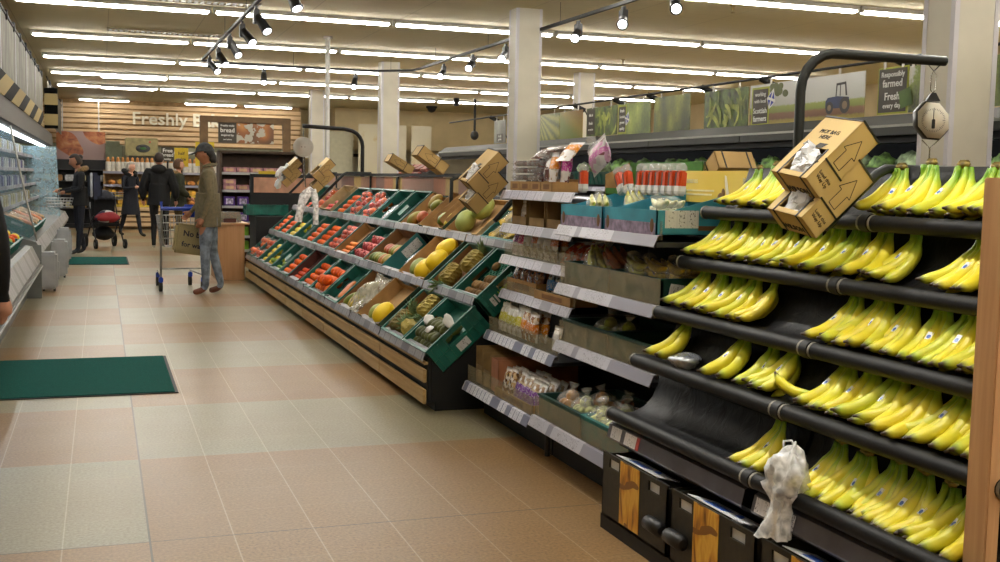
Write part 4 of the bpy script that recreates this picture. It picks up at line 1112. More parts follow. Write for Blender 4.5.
# ================================================================ bag dispensers on slanting arms
KRAFT = plain('kraft_card', 'a98a52', .7, var=.08, scale=4); KRAFTL = plain('kraft_card_light', 'bda063', .7, var=.06, scale=4); STRAP = plain('black_strap', '151412', .5)
INK = plain('black_ink', '2a2318', .7); BAGW = plain('white_film', 'e4e4e4', .35, var=.1, bump=.5)
PIPE = plain('dark_green_paint', '06100c', .5, var=.15)
def dispenser(M, label, group=None, bags=True, words=True, mats=None):
    """local: x along the box (up the slope), y across, z out of the opening face; lower end at x=0"""
    L, W, H = .27, .2, .095
    r = thing('bag_dispenser', label, 'bag box', M, group)
    a = MB(); t_ = .004
    # opening face: panel with a rectangular mouth near the low end
    a.box(0, L, 0, W, 0, t_); a.box(0, t_, 0, W, 0, H); a.box(L-t_, L, 0, W, 0, H); a.box(0, L, 0, t_, 0, H); a.box(0, L, W-t_, W, 0, H)
    mx0, mx1, my0, my1 = .02, .13, .035, W-.045
    a.box(0, mx0, 0, W, H-t_, H); a.box(mx1, L, 0, W, H-t_, H); a.box(mx0, mx1, 0, my0, H-t_, H); a.box(mx0, mx1, my1, W, H-t_, H)
    a.build('box', KRAFTL if words else KRAFT, r)
    e = .0025; x = L*.34
    a = MB(); a.box(x-.003, x+.003, -e, 0, -e, H+e); a.box(x-.003, x+.003, W, W+e, -e, H+e); a.box(x-.003, x+.003, -e, W+e, -e, 0); a.build('strap', STRAP, r)
    for y in (.03, W-.04):
        a = MB(); a.box(-e, 0, y-.003, y+.003, -e, H+e); a.box(-e, mx1, y-.003, y+.003, H, H+e); a.build('strap', STRAP, r)
    a = MB(); a.box(L, L+e, -e, W+e, H-.006, H+e); a.box(L-.005, L+e, -e, W+e, H, H+e); a.box(L-.004, L+e, -e, 0, 0, H+e); a.box(L-.004, L+e, W, W+e, 0, H+e); a.build('end_strap', STRAP, r)
    # printed arrow outline and small print on both narrow sides
    a = MB()
    def arrow(y, sgn):
        pts = [(.105, .03), (.105, .065), (.165, .065), (.165, .08), (.225, .0475), (.165, .015), (.165, .03)]
        for p, q in zip(pts, pts[1:]+pts[:1]):
            d = V(q[0]-p[0], q[1]-p[1], 0).normalized(); n = V(-d.y, d.x, 0)*.0013
            pp = [V(p[0]+n.x, y, p[1]+n.y), V(q[0]+n.x, y, q[1]+n.y), V(q[0]-n.x, y, q[1]-n.y), V(p[0]-n.x, y, p[1]-n.y)]
            a.poly(pp if sgn < 0 else pp[::-1], 0, None, .0004, V(0, sgn, 0))
    arrow(-.0006, -1); arrow(W+.0006, 1)
    a.poly([(mx1, .07, H+.0006), (mx1+.022, .055, H+.0006), (mx1+.022, .1, H+.0006), (mx1, .11, H+.0006)], 0, None, .0004, V(0, 0, 1))
    if words:
        add_text(a, 'Load this\nWay Up', .017, frame((.045, -.0006, H*.5), (0, 0, -1), (1, 0, 0)), 0)
        add_text(a, 'PICK BAG\nHERE', .024, frame((.19, W*.52, H+.0006), (0, -1, 0), (1, 0, 0)), 0)
        add_text(a, 'WILSON', .03, frame((-.0006, W*.5, .026), (0, -1, 0), (0, 0, 1)), 0, bold=.02)
        add_text(a, 'UP', .016, frame((.07, W*.14, H+.0006), (0, -1, 0), (1, 0, 0)), 0)
    a.build('print', INK, r)
    if bags:
        b = MB(); rg = random.Random(int(M.translation.y*100))
        b.ell((.07, W*.5, H-.012), (.05, .055, .03), 14, 8, 0, None, lump(3, .2))
        if bags == 2:
            b.tube([(.06, W*.5, H), (.03, W*.5, H+.03), (-.03, W*.45, H+.03), (-.06, W*.42, H-.0), (-.08, W*.4, H-.05)], [.04, .05, .045, .05, .02], 10)
        else:
            b.ell((.078, W*.5, H-.002), (.05, .056, .022), 16, 8, 0, None, lump(5, .25))
        b.tube([(.09, W*.5, H), (.115, W*.55, H+.025), (.125, W*.6, H+.04)], [.03, .022, .006], 10)
        b.v = [(p[0]+rg.uniform(-.008, .008), p[1]+rg.uniform(-.008, .008), H-.03+(p[2]-H+.03)*.75+rg.uniform(-.007, .007)) for p in b.v]
        b.sm = [False]*len(b.sm)
        b.build('white_bags', BAGW, r)
    return r
def disp_pair(P0, W, tilt, labs, big, step=(-.087, -.0905), bags=True):
    """P0: corner (low end, camera side, opening face) of the upper box"""
    H = .095
    base = T(*P0) @ RX(rad(7)) @ RY(-tilt) 
    dispenser(base @ T(0, 0, -H), labs[0], None, bags, big)
    dispenser(base @ T(step[0], 0, step[1]-H-.0), labs[1], None, bags, big)
disp_pair((2.105, 3.03, 1.448), .2, rad(44), ('upper of two brown bag boxes over the banana rack, white bags spilling out', 'lower of two brown bag boxes over the banana rack, tucked under its twin'), True)
def arm(y, x0, z0, x1, z1, x2, label, post=None):
    r = thing('dispenser_arm', label, 'metal frame', (0, 0, 0))
    a = MB(); a.tube([(x0, y, z0), (x1-.02, y, z1-.02), (x1+.02, y, z1), (x2, y, z1)], .017, 8); a.build('arm_pipe', PIPE, r)
    if post: MB().box(post-.017, post+.017, y-.017, y+.017, 0, z1).build('post', PIPE, r)
    return r
arm(3.165, 2.28, 1.285, 2.50, 1.487, 3.6, 'dark green square pipe frame sloping down behind the bag boxes by the bananas', 2.8)
# tall green pole with arm and hanging scale
r = thing('scale_stand', 'tall dark green bent pole whose arm carries the hanging dial scale', 'stand', (0, 0, 0))
py = 3.95
pts = [(2.70, py, 0), (2.70, py, 1.81)] + [(2.70+.16*(1-math.cos(q)), py, 1.81+.16*math.sin(q)) for q in (.3, .6, .9, 1.2, 1.45)] + [(2.88, py, 1.97), (3.42, py, 1.97)]
MB().tube(pts, .021, 12).build('pole', PIPE, r)

# hanging dial scale
DIAL = plain('dial_cream', 'e6e0cc', .35, var=.06); CHROME = plain('chrome', 'a8a8a4', .2, .9, var=.1)
r = thing('hanging_scale', 'cream hanging dial scale on a steel clip under the green pole arm', 'scale', T(3.365, py, 1.715) @ RZ(rad(-22)) @ S3(1.18, 1.18, 1.18))
a = MB(); a.lathe([(.004, -.03), (.058, -.03), (.062, -.024), (.062, .012), (.058, .018), (.05, .018)], 8, 0, RX(PI/2) @ RZ(PI/8) @ S3(1, 1.22, 1)); a.build('dial_case', plain('scale_shell', '3c3a36', .4, .3), r)
a = MB(); a.lathe([(.0, .0185), (.056, .0185), (.058, .021), (.0, .021)], 8, 0, RX(PI/2) @ RZ(PI/8) @ S3(1, 1.22, 1)); face = a.build('dial_face', DIAL, r)
a = MB()
for q in range(40):
    an = 2*PI*q/40; l = .006 if q % 5 else .010
    a.poly([(.043*math.cos(an)-.0006*math.sin(an), -.0222, .043*math.sin(an)+.0006*math.cos(an)), (.043*math.cos(an)+.0006*math.sin(an), -.0222, .043*math.sin(an)-.0006*math.cos(an)),
            ((.043-l)*math.cos(an)+.0006*math.sin(an), -.0222, (.043-l)*math.sin(an)-.0006*math.cos(an)), ((.043-l)*math.cos(an)-.0006*math.sin(an), -.0222, (.043-l)*math.sin(an)+.0006*math.cos(an))][::-1])
a.build('dial_marks', INK, face)
a = MB(); a.poly([(-.0016, -.0235, -.02), (.0016, -.0235, -.02), (.001, -.0235, .045), (-.001, -.0235, .045)], 0, None, .001, V(0, -1, 0)); a.rbox(-.006, .006, -.026, -.0222, -.03, .004, .002); a.build('needle', BLKS, face)
a = MB(); a.prism([(-.025, .07), (.025, .07), (.008, .1), (-.008, .1)], -.012, .012); a.build('cap', BLKS, r)
a = MB(); a.tube([(0, 0, .1), (-.008, 0, .11), (-.009, 0, .165), (0, 0, .178), (.009, 0, .165), (.008, 0, .11), (0, 0, .1)], .0025, 6); a.build('clip', CHROME, r)
a = MB(); a.tube([(0, 0, .178), (-.03, 0, .21)], .0018, 5); a.tube([(0, 0, .178), (.03, 0, .21)], .0018, 5); a.build('wire', BLK, r)
a = MB(); a.tube([(-.03, 0, -.07), (0, 0, -.1), (.03, 0, -.07)], .002, 6); a.tube([(0, 0, -.1), (0, 0, -.135), (.008, 0, -.15), (.006, 0, -.17), (-.006, 0, -.17), (-.008, 0, -.16)], .003, 6); a.build('hook', CHROME, r)
# ================================================================ packaged-goods shelving beside the banana rack
ACR = clear('acrylic_riser', 'b7ab8a', .28, .12, .5); LILAC = label_mat('lilac_strip', '8e8c98', 'b2b0bc', '5b5870', .13, .75)
BLUEW = label_mat('blue_white_strip', '3a4476', 'd2d2da', '4a4c74', .062, .62, alt='6d6f84'); PLAINS = label_mat('plain_strip', '85838f', 'b4b3bc', '65626c', .42, .45)
SHM = plain('shelf_metal', '3a3a3d', .5, .4, var=.1)
def shelf(parent, x, z, y0, y1, strip, back=2.72, h=.055, riser=0, face=-.012):
    a = MB(); a.box(x+.006, back, y0, y1, z-.05, z-.03); a.build('shelf_board', SHM, parent)
    a = MB(); a.sheet([(x-.004, z-.052), (x-.008, z-.048), (x+.014, z), (x+.03, z+.002)], y0+.004, y1-.004, .003); a.build('ticket_strip', strip, parent)
    if riser:
        MB().box(x+.03, x+.034, y0+.006, y1-.006, z-.02, z+riser).build('clear_riser', ACR, parent)
AY0, AY1, BY0, BY1 = 5.30, 6.40, 4.19, 5.285
un = thing('snack_shelving', 'dark five-shelf unit of nut and dried fruit packs between stall and salad shelves', 'shelving', (0, 0, 0))
a = MB(); a.box(2.72, 2.77, AY0, AY1, 0, 1.34); a.box(2.2, 2.72, AY0, AY1, 0, .1); a.build('back_panel', DARK, un)
ASH = [(2.28, 1.365, 'top'), (2.28, 1.165, 'second'), (2.28, .975, 'third'), (2.28, .765, 'fourth'), (2.19, .515, 'fifth'), (2.06, .205, 'bottom')]
for i, (x, z, nm) in enumerate(ASH):
    shelf(un, x, z, AY0, AY1, (LILAC, LILAC, LILAC, LILAC, BLUEW, BLUEW)[i], riser=(0, 0, .07, .055, .085, .10)[i])
ub = thing('salad_shelving', 'dark four-shelf unit with teal cartons and green crates beside the banana rack', 'shelving', (0, 0, 0))
a = MB(); a.box(2.72, 2.77, BY0, BY1, 0, 1.33); a.box(2.2, 2.72, BY0, BY1, 0, .1)
a.build('back_panel', DARK, ub)
BSH = [(2.185, 1.205), (2.185, .905), (2.185, .61), (2.06, .225)]
for i, (x, z) in enumerate(BSH):
    shelf(ub, x, z, BY0, BY1, PLAINS, riser=(.06, .115, .105, .10)[i])
a = MB()
for y in (5.29, 4.185): a.tube([(2.17, y, 0), (2.17, y, .22)], .014, 8)
a.build('foot_post', SHM, ub)
# ---- generic soft packs
def pouch_mesh(wd, ht, th, seed, top=True):
    """a filled pouch standing on its lower edge, sealed flat at the top; faces -x"""
    rg = random.Random(seed); nu, nv = 10, 9; v = []; f = []
    for s in (-1, 1):
        for i in range(nv+1):
            q = i/nv
            for j in range(nu+1):
                u = j/nu*2-1
                bul = (1-u*u)**.6*(math.sin(PI*min(1, q*1.12))**.6 if q < .89 else 0)*th/2
                pin = 1-.05*math.sin(PI*q)
                v.append((s*max(bul, .0006)+rg.uniform(-.0015, .0015)*(.2 < q < .9), u*wd/2*pin, q*ht))
    n = (nu+1)*(nv+1)
    for s in (0, 1):
        for i in range(nv):
            for j in range(nu):
                a0 = s*n+i*(nu+1)+j; q = (a0, a0+1, a0+nu+2, a0+nu+1); f.append(q if s else q[::-1])
    for i in range(nv):
        for j in (0, nu):
            a0 = i*(nu+1)+j; q = (a0, a0+nu+1, n+a0+nu+1, n+a0); f.append(q if j == 0 else q[::-1])
    for j in range(nu):
        for i in (0, nv):
            a0 = i*(nu+1)+j; q = (a0, n+a0, n+a0+1, a0+1); f.append(q if i == 0 else q[::-1])
    m = MB(); m.add(v, f, 0, True); return m
def pouch_mat(key, cols, film='e6e4e0', band=None, bandz=(.35, .7), ht=.16, sc=45):
    t = NT(key); v = t.obj(); s = t.sep(v); n = t.voro(v, sc, 'F1', 'Color')
    w1 = t.n('ShaderNodeTexWhiteNoise'); t.l(n, w1.inputs[0])
    c = t.ramp(w1.outputs[0], [(i/len(cols), q) for i, q in enumerate(cols)], 'CONSTANT')
    if band:
        z = t.math('DIVIDE', s[2], ht); b = t.math('MULTIPLY', t.math('GREATER_THAN', z, bandz[0]), t.math('LESS_THAN', z, bandz[1]))
        oi = t.n('ShaderNodeObjectInfo').outputs['Random']
        bc = t.ramp(oi, [(i/len(band), q) for i, q in enumerate(band)], 'CONSTANT')
        tx = t.math('GREATER_THAN', t.noise(t.mapping(v, (40, 70, 130)), 1.6, 1), .6)
        bc = t.mix(t.math('MULTIPLY', tx, .7), bc, 'eeece6')
        c = t.mix(b, c, bc)
    top = t.math('GREATER_THAN', t.math('DIVIDE', s[2], ht), .86)
    c = t.mix(t.math('MULTIPLY', top, .8), c, film)
    crk = t.noise(v, 30, 4, .65, 1)
    c = t.mix(t.math('MULTIPLY', t.math('GREATER_THAN', crk, .6), .55), c, film)
    t.bump(crk, .6, .01)
    MATS[key] = t.set(c, .22, 0, .6); return MATS[key]
def packs(key, mesh, M0, y0, y1, n, label, cat, group, dx=0, depth=1, ddx=.05, lean=.12, jit=.1):
    rg = random.Random(len(label)*3+n); k = 0
    for d in range(depth):
        for i in range(n):
            y = y1-(i+.5)*(y1-y0)/n
            o = link(key, mesh, None, M0 @ T(dx+ddx*d, y+rg.uniform(-.006, .006), 0) @ RZ(rg.uniform(-jit, jit)) @ RY(lean+rg.uniform(-.06, .06)) @ S3(1, 1, rg.uniform(.94, 1.05)))
            tag(o, label, cat, group)
NUTS = ['a8854f', 'c2a06a', '7c552e', 'd8c298', '8a6a3a']
PM = {}
def pm(key, wd, ht, th, seed, mat):
    PM[key] = pouch_mesh(wd, ht, th, seed).mesh(key, mat); return PM[key]
DATE = ['3a1a12', '55281a', '2a120c', '6b3a22']
# ---- snack unit, top shelf
zt = ASH[0][1]
CLAM = clear('clamshell', 'e8e8e8', .22, .1, .6, .4); DATES = pouch_mat('dates_fill', DATE, '55281a', None, ht=9)
def clamshell(M, label, group):
    r = thing('date_punnet', label, 'punnet', M, group)
    MB().rbox(-.055, .055, -.085, .085, .004, .034, .008).build('dates', DATES, r)
    a = MB(); a.rbox(-.062, .062, -.093, .093, 0, .038, .006); a.box(-.068, .068, -.1, .1, .018, .021); a.build('clear_shell', CLAM, r)
def ctray(x, y0, y1, z, h, lab, d=.1, cat='cardboard tray', n='card_tray'):
    r = thing(n, lab, cat, T(x, (y0+y1)/2, z)); W = (y1-y0)/2
    a = MB(); a.box(0, d, -W, W, 0, .003); a.box(0, .004, -W, W, 0, h); a.box(d-.004, d, -W, W, 0, h*1.3); a.box(0, d, -W, -W+.004, 0, h); a.box(0, d, W-.004, W, 0, h); a.build('tray', CARD, r)
    MB().box(-.0008, 0, -W*.55, W*.55, h*.25, h*.75).build('print', CARDI, r)
for i in range(4):
    y0 = 5.66+.165*i; ctray(2.31, y0, y0+.16, zt, .055, 'brown card tray under the date punnets, %s from the fruit stall' % ('fourth', 'third', 'second', 'first')[i], .2)
for k in range(3):
    clamshell(T(2.40, 6.27, zt+.06+.041*k), ('clear punnet of dates at the bottom of its stack', 'clear punnet of dates in the middle of the stack', 'clear punnet of dates on top of the stack')[k], None)
for k in range(3):
    clamshell(T(2.42, 6.06, zt+.06+.041*k) @ RZ(.1*k), ('date punnet at the bottom of the second stack', 'date punnet in the middle of the second stack', 'date punnet on top of the second stack')[k], None)
clamshell(T(2.43, 5.95, zt+.185) @ RX(.12), 'clear punnet of dates lying crooked on the heap', None)
clamshell(T(2.45, 5.84, zt+.215) @ RY(-.3) @ RZ(.4), 'clear punnet of dates tilted at the very top of the heap', None)
m_red = pm('raisin_pack', .13, .17, .05, 1, pouch_mat('raisin_fill', ['4a1a1c', '6a2220', 'c8c4c0', '3a1416'], 'dcdad8', ['a8302c', '8a4a9a'], (.5, .75), .17, 30))
m_or = pm('orange_pack', .1, .17, .045, 2, pouch_mat('orange_pack_fill', ['e8e4e0', 'd8d4d0', 'b8a080'], 'e8e6e2', ['e08a20'], (.45, .85), .17, 30))
m_pk = pm('pink_pack', .1, .18, .045, 3, pouch_mat('pink_pack_fill', ['e8e4e0', '6a3a3a', 'd8d4d0'], 'e8e6e2', ['c838a0'], (.35, .9), .18, 30))
m_w2 = pm('date_pack', .13, .16, .05, 21, pouch_mat('date_pack_fill', ['5a2a20', 'd8d4d0', '8a5a4a', 'e4e0dc'], 'e8e6e4', None, ht=.16, sc=28))
for q, (mesh, y, z, l, yw, lab) in enumerate(((m_red, 6.03, .055, .5, .2, 'clear pack of red dried fruit leaning against the date stack'), (m_red, 5.9, .055, .35, -.3, 'clear pack of dark raisins with a lilac flash'),
     (m_or, 5.80, .05, .1, 0, 'clear pack with a bright orange label beside the pink one'), (m_pk, 5.70, .05, .15, .1, 'clear pack with a bright pink label beside the orange one'),
     (m_or, 5.66, .17, .9, .5, 'clear pack with a small orange flash lying across the heap'), (m_w2, 6.12, .19, 1.1, .2, 'white-topped clear pack lying over the date stacks'), (m_w2, 5.88, .06, .2, -.1, 'white-topped clear pack standing behind the raisins'))):
    o = link('dried_fruit_pack', mesh, None, T(2.37+.03*(q % 2), y, zt+z) @ RZ(yw) @ RY(l)); tag(o, lab, 'packet')
m_bag = pm('magenta_bag', .2, .16, .09, 5, pouch_mat('magenta_bag_fill', ['e4e0e0', '7a4a52', 'd4d0d0', 'd8a8c8'], 'eceaea', ['d884c4', 'c87ab0'], (.35, .55), .16, 25))
r = thing('knotted_bag', 'knotted clear bag with pink print, the highest thing on the snack shelf', 'bag', T(2.5, 5.42, zt+.13) @ RZ(.1) @ RX(-.5))
link('bag', m_bag, r)
a = MB(); a.tube([(0, .02, .13), (0, .035, .17), (0, .04, .2)], [.05, .02, .03], 9); a.tube([(0, .0, .12), (.01, -.02, .16)], [.04, .006], 8); a.build('knot', BAGF, r)
# green carton and row of tubes
GRC = plain('grass_green_card', '3f7a1e', .6, var=.15)
r = thing('display_carton', 'tall green open carton with a bare brown side on the top snack shelf', 'carton', T(2.50, 5.02, zt))
a = MB(); a.box(.14, .145, -.40, .36, 0, .165); a.build('green_panel', GRC, r); a = MB(); a.box(0, .14, .355, .36, 0, .1); a.poly([(0, .36, .1), (.14, .36, .165), (.14, .355, .165), (.0, .355, .1)]); a.poly([(0, .36, 0), (.14, .36, 0), (.14, .36, .165), (0, .36, .1)], 0, None, .004); a.build('bare_side', CARD, r)
a = MB(); a.box(.0, .004, -.4, .36, 0, .03); a.build('front_lip', GRC, r)
t = NT('tube_print'); v = t.obj(); s = t.sep(v)
CLP = clear('tube_clear', 'd8d8d8', .3, .1, .6)
c = t.ramp(t.math('DIVIDE', s[2], .15), [(0, 'b8b6b2'), (.14, 'd8d6d2'), (.3, '4a4038'), (.33, '50443a')], 'CONSTANT')
orr = t.math('MULTIPLY', t.math('MULTIPLY', t.math('GREATER_THAN', s[2], .045), t.math('LESS_THAN', s[2], .115)), t.math('LESS_THAN', s[1], .004))
TUBP = t.set(t.mix(orr, c, 'cf4a1c'), .3)
def tube_pack(M, label, group):
    r = thing('snack_tube', label, 'tube', M, group)
    a = MB(); a.rbox(-.02, .02, -.026, .026, 0, .115, .008); a.build('printed_sleeve', TUBP, r)
    a = MB(); a.tube([(0, 0, .113), (0, 0, .135), (0, 0, .15)], [.027, .026, .012], 10); a.build('clear_top', CLP, r)
for i in range(7): tube_pack(T(2.46, 4.50+.066*i, zt+.003) @ RY(.05), 'orange and grey snack tube standing in the row before the green carton', 'snack tubes in the row')
for i in range(2): tube_pack(T(2.45, 5.0+.06*i, zt+.003) @ RX(.35+.25*i), 'orange snack tube %s' % ('leaning at the end of the row', 'slumped against the leaning one'), None) if False else tube_pack(T(2.45, 4.99+.07*i, zt+.004) @ RX(-.3-.25*i), ('orange snack tube leaning at the end of the row', 'orange snack tube slumped against the leaning one')[i], None)
tube_pack(T(2.36, 5.35, zt+.003), 'single orange snack tube apart before the brown carton side', None)
# yellow banana card behind the teal cartons
t = NT('yellow_card'); v = t.obj(); YCARD = t.set(t.ramp(t.noise(v, 3, 2), [(.3, 'e0c040'), (.7, 'ecd068')]), .5)
r = thing('banana_sign', 'long yellow card sign with a peeled banana picture behind the teal cartons', 'sign', T(2.62, 4.45, 1.34))
MB().box(0, .006, -.72, .38, 0, .145).build('card', YCARD, r)
MB().box(-.0005, .0065, .36, .50, 0, .14).build('brown_end', plain('brown_card', '7a5c46', .7), r)
a = MB()
for y in (.25, -.26): add_text(a, 'Bananas', .038, frame((-.0012, y-.02, .1), (0, -1, 0), (0, 0, 1)), 0, bold=.01)
for y in (.18, -.33):
    for k in range(2): a.box(-.0012, 0, y-.16+.02*k, y+.14-.03*k, .05-.018*k, .058-.018*k)
a.build('lettering', plain('cream_print', 'efe3b0', .5), r)
a = MB(); pts = [(-.13, .02), (-.11, .035), (-.1, .07), (-.085, .12), (-.07, .125), (-.075, .08), (-.085, .04), (-.1, .01), (-.125, .0)]
a.poly([(-.0014, q[0], q[1]) for q in pts], 0, None, .0008, V(-1, 0, 0)); a.build('banana_flesh', plain('banana_flesh', 'f2ead2', .5), r)
a = MB(); a.ell((-.001, -.04, .025), (.001, .03, .022), 10, 6); a.ell((-.001, -.06, .045), (.001, .016, .022), 10, 6); a.build('nut_print', plain('nut_print', '7a5a2e', .6), r)
# brown bag boxes beyond
DB = dispenser(T(2.86, 4.50, 1.50) @ RZ(rad(-90)) @ RY(rad(-35)) @ RZ(PI) , 'brown bag box tilted on the far side behind the yellow banana card', None, False, False)
# ---- second snack shelf: card dispensers
z2 = ASH[1][1]
WCARD = plain('fold_card', '8a6f45', .8, var=.15)
def cdisp(y, w_, lab, fillm):
    r = thing('card_dispenser', lab, 'cardboard box', T(2.32, y, z2))
    a = MB(); a.box(0, .006, -w_/2, w_/2, 0, .05); a.box(.2, .204, -w_/2, w_/2, 0, .15); a.box(0, .2, -w_/2, -w_/2+.006, 0, .15); a.box(0, .2, w_/2-.006, w_/2, 0, .15); a.box(0, .2, -w_/2, w_/2, 0, .003); a.build('card_body', WCARD, r)
cdisp(6.18, .24, 'open brown card dispenser next to the stall on the second snack shelf', None); cdisp(5.9, .24, 'open brown card dispenser in the middle of the second snack shelf', None); cdisp(5.62, .26, 'open brown card dispenser by the teal cartons on the second snack shelf', None)
m_w = pm('white_pack', .11, .14, .04, 6, pouch_mat('white_pack_fill', ['d8d4cc', 'b8b2a4', '8a6a4a', 'e8e6e2'], 'e6e4e0', ['c8c4c0', 'b04a3a'], (.5, .7), .14, 40))
m_rd = pm('red_pack', .1, .12, .04, 7, pouch_mat('red_pack_fill', ['b03a2c', 'd8cfc4', 'c86a3c', '7a2a20'], 'e0dcd8', None, ht=.12))
for i in range(2): tag(link('snack_pack', m_w, None, T(2.36+.05*i, 6.2, z2+.006) @ RY(.1)), ('pale pack at the front of the dispenser beside the stall', 'pale pack behind another in the dispenser beside the stall')[i], 'packet')
for i in range(3): tag(link('snack_pack', m_rd, None, T(2.35+.05*i, 5.62+.05*(i-1), z2+.006) @ RY(.5)), 'red and white pack in the dispenser by the teal cartons', 'packet', 'red packs in the dispenser')
# ---- third shelf: white bags with coloured prints
z3 = ASH[2][1]
m_a = pm('pink_print_pack', .12, .17, .05, 8, pouch_mat('pink_print_fill', ['d8d4d0', 'e4e2de', 'c0b8b0'], 'e8e6e4', ['b82a5a', '8a2a8a'], (.45, .85), .17))
m_b = pm('seed_pack', .12, .17, .05, 9, pouch_mat('seed_fill', ['c8c2b0', 'd8d4c8', 'a89a7a', '7a6a4a'], 'e6e4e0', ['d8d6d0', '4a8a3a', 'b86a3a'], (.5, .72), .17))
packs('snack_pack', m_a, T(2.345, 0, z3+.004), 6.16, 6.36, 2, 'white pack with magenta print on the third snack shelf', 'packet', 'magenta packs on the third shelf')
packs('snack_pack', m_b, T(2.35, 0, z3+.004), 5.66, 6.16, 5, 'white seed pack standing on the third snack shelf', 'packet', 'seed packs on the third shelf', depth=2)
m_c = pm('carrot_pack', .13, .17, .06, 10, pouch_mat('carrot_fill', ['c05a2a', 'd8a06a', 'e0d8cc', 'a8401c'], 'e6e2de', None, ht=.17, sc=30))
packs('snack_pack', m_c, T(2.37, 0, z3+.004), 5.32, 5.66, 3, 'pack of orange-red mix on the third shelf by the green crates', 'packet', 'orange-red packs on the third shelf', lean=.7, depth=2)
# ---- fourth shelf: brown packs in trays
z4 = ASH[3][1]
m_d = pm('brown_pack', .13, .15, .05, 11, pouch_mat('brown_pack_fill', ['5a2f18', '7a4522', '3a1c10', 'a06a3a'], '8a6a50', None, ht=.15))
packs('snack_pack', m_d, T(2.36, 0, z4+.006), 5.9, 6.36, 4, 'dark brown pack in the card tray of the fourth snack shelf', 'packet', 'brown packs on the fourth shelf', depth=2)
ctray(2.32, 5.88, 6.37, z4, .075, 'olive brown card tray holding the dark brown packs, fourth snack shelf', .14)
m_e = pm('blue_pack', .1, .14, .04, 12, pouch_mat('blue_pack_fill', ['3a5a6a', '8aa0a8', '2a3a44', 'c8c4bc'], 'c8ccd0', ['2a7ac8', '2a6ab0'], (.3, .7), .14))
packs('snack_pack', m_e, T(2.37, 0, z4+.006), 5.66, 5.86, 2, 'pack with a bright blue print on the fourth snack shelf', 'packet', 'blue packs on the fourth shelf')
ctray(2.30, 5.34, 5.86, z4, .05, 'pale brown card tray sagging by the green crates, fourth snack shelf', .16)
# ---- fifth shelf: white bags, yellow, green and orange prints
z5 = ASH[4][1]
m_f = pm('green_print_pack', .115, .175, .05, 13, pouch_mat('green_print_fill', ['d8d6d0', 'c8c4b8', 'e4e2de', 'b0a890'], 'e6e5e2', ['b8c832', '8ab82a', 'd0c83a', 'b8b43a'], (.35, .68), .175))
m_g = pm('orange_print_pack', .115, .175, .05, 14, pouch_mat('orange_print_fill', ['8a5a3a', 'c8b8a0', 'a87a4a', 'e4e2de'], 'e6e5e2', ['e08a1c', 'd0741c'], (.3, .62), .175))
packs('nut_pack', m_f, T(2.275, 0, z5+.004), 5.98, 6.37, 5, 'clear-topped pack with a yellow-green print on the fifth snack shelf', 'packet', 'yellow-green packs on the fifth shelf', depth=2)
packs('nut_pack', m_g, T(2.275, 0, z5+.004), 5.76, 5.98, 3, 'clear-topped pack with an orange print on the fifth snack shelf', 'packet', 'orange packs on the fifth shelf', depth=2)
packs('nut_pack', m_w, T(2.26, 0, z5+.004), 5.36, 5.5, 1, 'tall pale pack alone at the crate end of the fifth snack shelf', 'packet', None)
# ---- bottom shelf: brown cartons and purple nut packs
z6 = ASH[5][1]
for k, (y, h, m_, lab) in enumerate(((6.36, .22, WCARD, 'thin brown carton standing open at the stall end of the bottom snack shelf'), (6.22, .2, WCARD, 'brown carton second from the stall on the bottom snack shelf'), (6.08, .19, plain('terracotta_card', 'a87050', .8), 'broad pinkish brown carton on the bottom snack shelf'))):
    r = thing('open_carton', lab, 'carton', T(2.13, y, z6))
    a = MB(); D = .5; w_ = .12
    a.box(0, D, -w_, -w_+.005, 0, h); a.box(0, D, -.005, 0, 0, h); a.box(D-.005, D, -w_, 0, 0, h); a.box(0, D, -w_, 0, 0, .004); a.box(0, .004, -w_, 0, 0, h*(.5 if k < 2 else 1))
    a.build('carton_body', m_, r)
m_h = pm('purple_pack', .12, .17, .05, 15, pouch_mat('purple_print_fill', ['b09a80', '8a6a4a', 'd8d4d0', 'c0a888'], 'e0deda', ['7a3a9a', '6a2a8a'], (.15, .6), .17))
m_i = pm('mixed_nut_pack', .12, .17, .05, 16, pouch_mat('mixed_nut_fill', ['8a6038', 'c8a878', '5a3a20', 'd8d0c4'], 'dedcd8', None, ht=.17))
packs('nut_pack', m_i, T(2.15, 0, z6+.004), 5.74, 5.93, 2, 'clear pack of mixed nuts beside the pinkish carton on the bottom shelf', 'packet', 'mixed nut packs on the bottom shelf', depth=2, lean=.2)
packs('nut_pack', m_h, T(2.14, 0, z6+.004), 5.36, 5.74, 5, 'clear nut pack with a purple print on the bottom shelf', 'packet', 'purple nut packs on the bottom shelf', depth=3, lean=.35)
ctray(2.10, 5.35, 5.93, z6, .05, 'low pale card tray in front of the purple nut packs', .12)
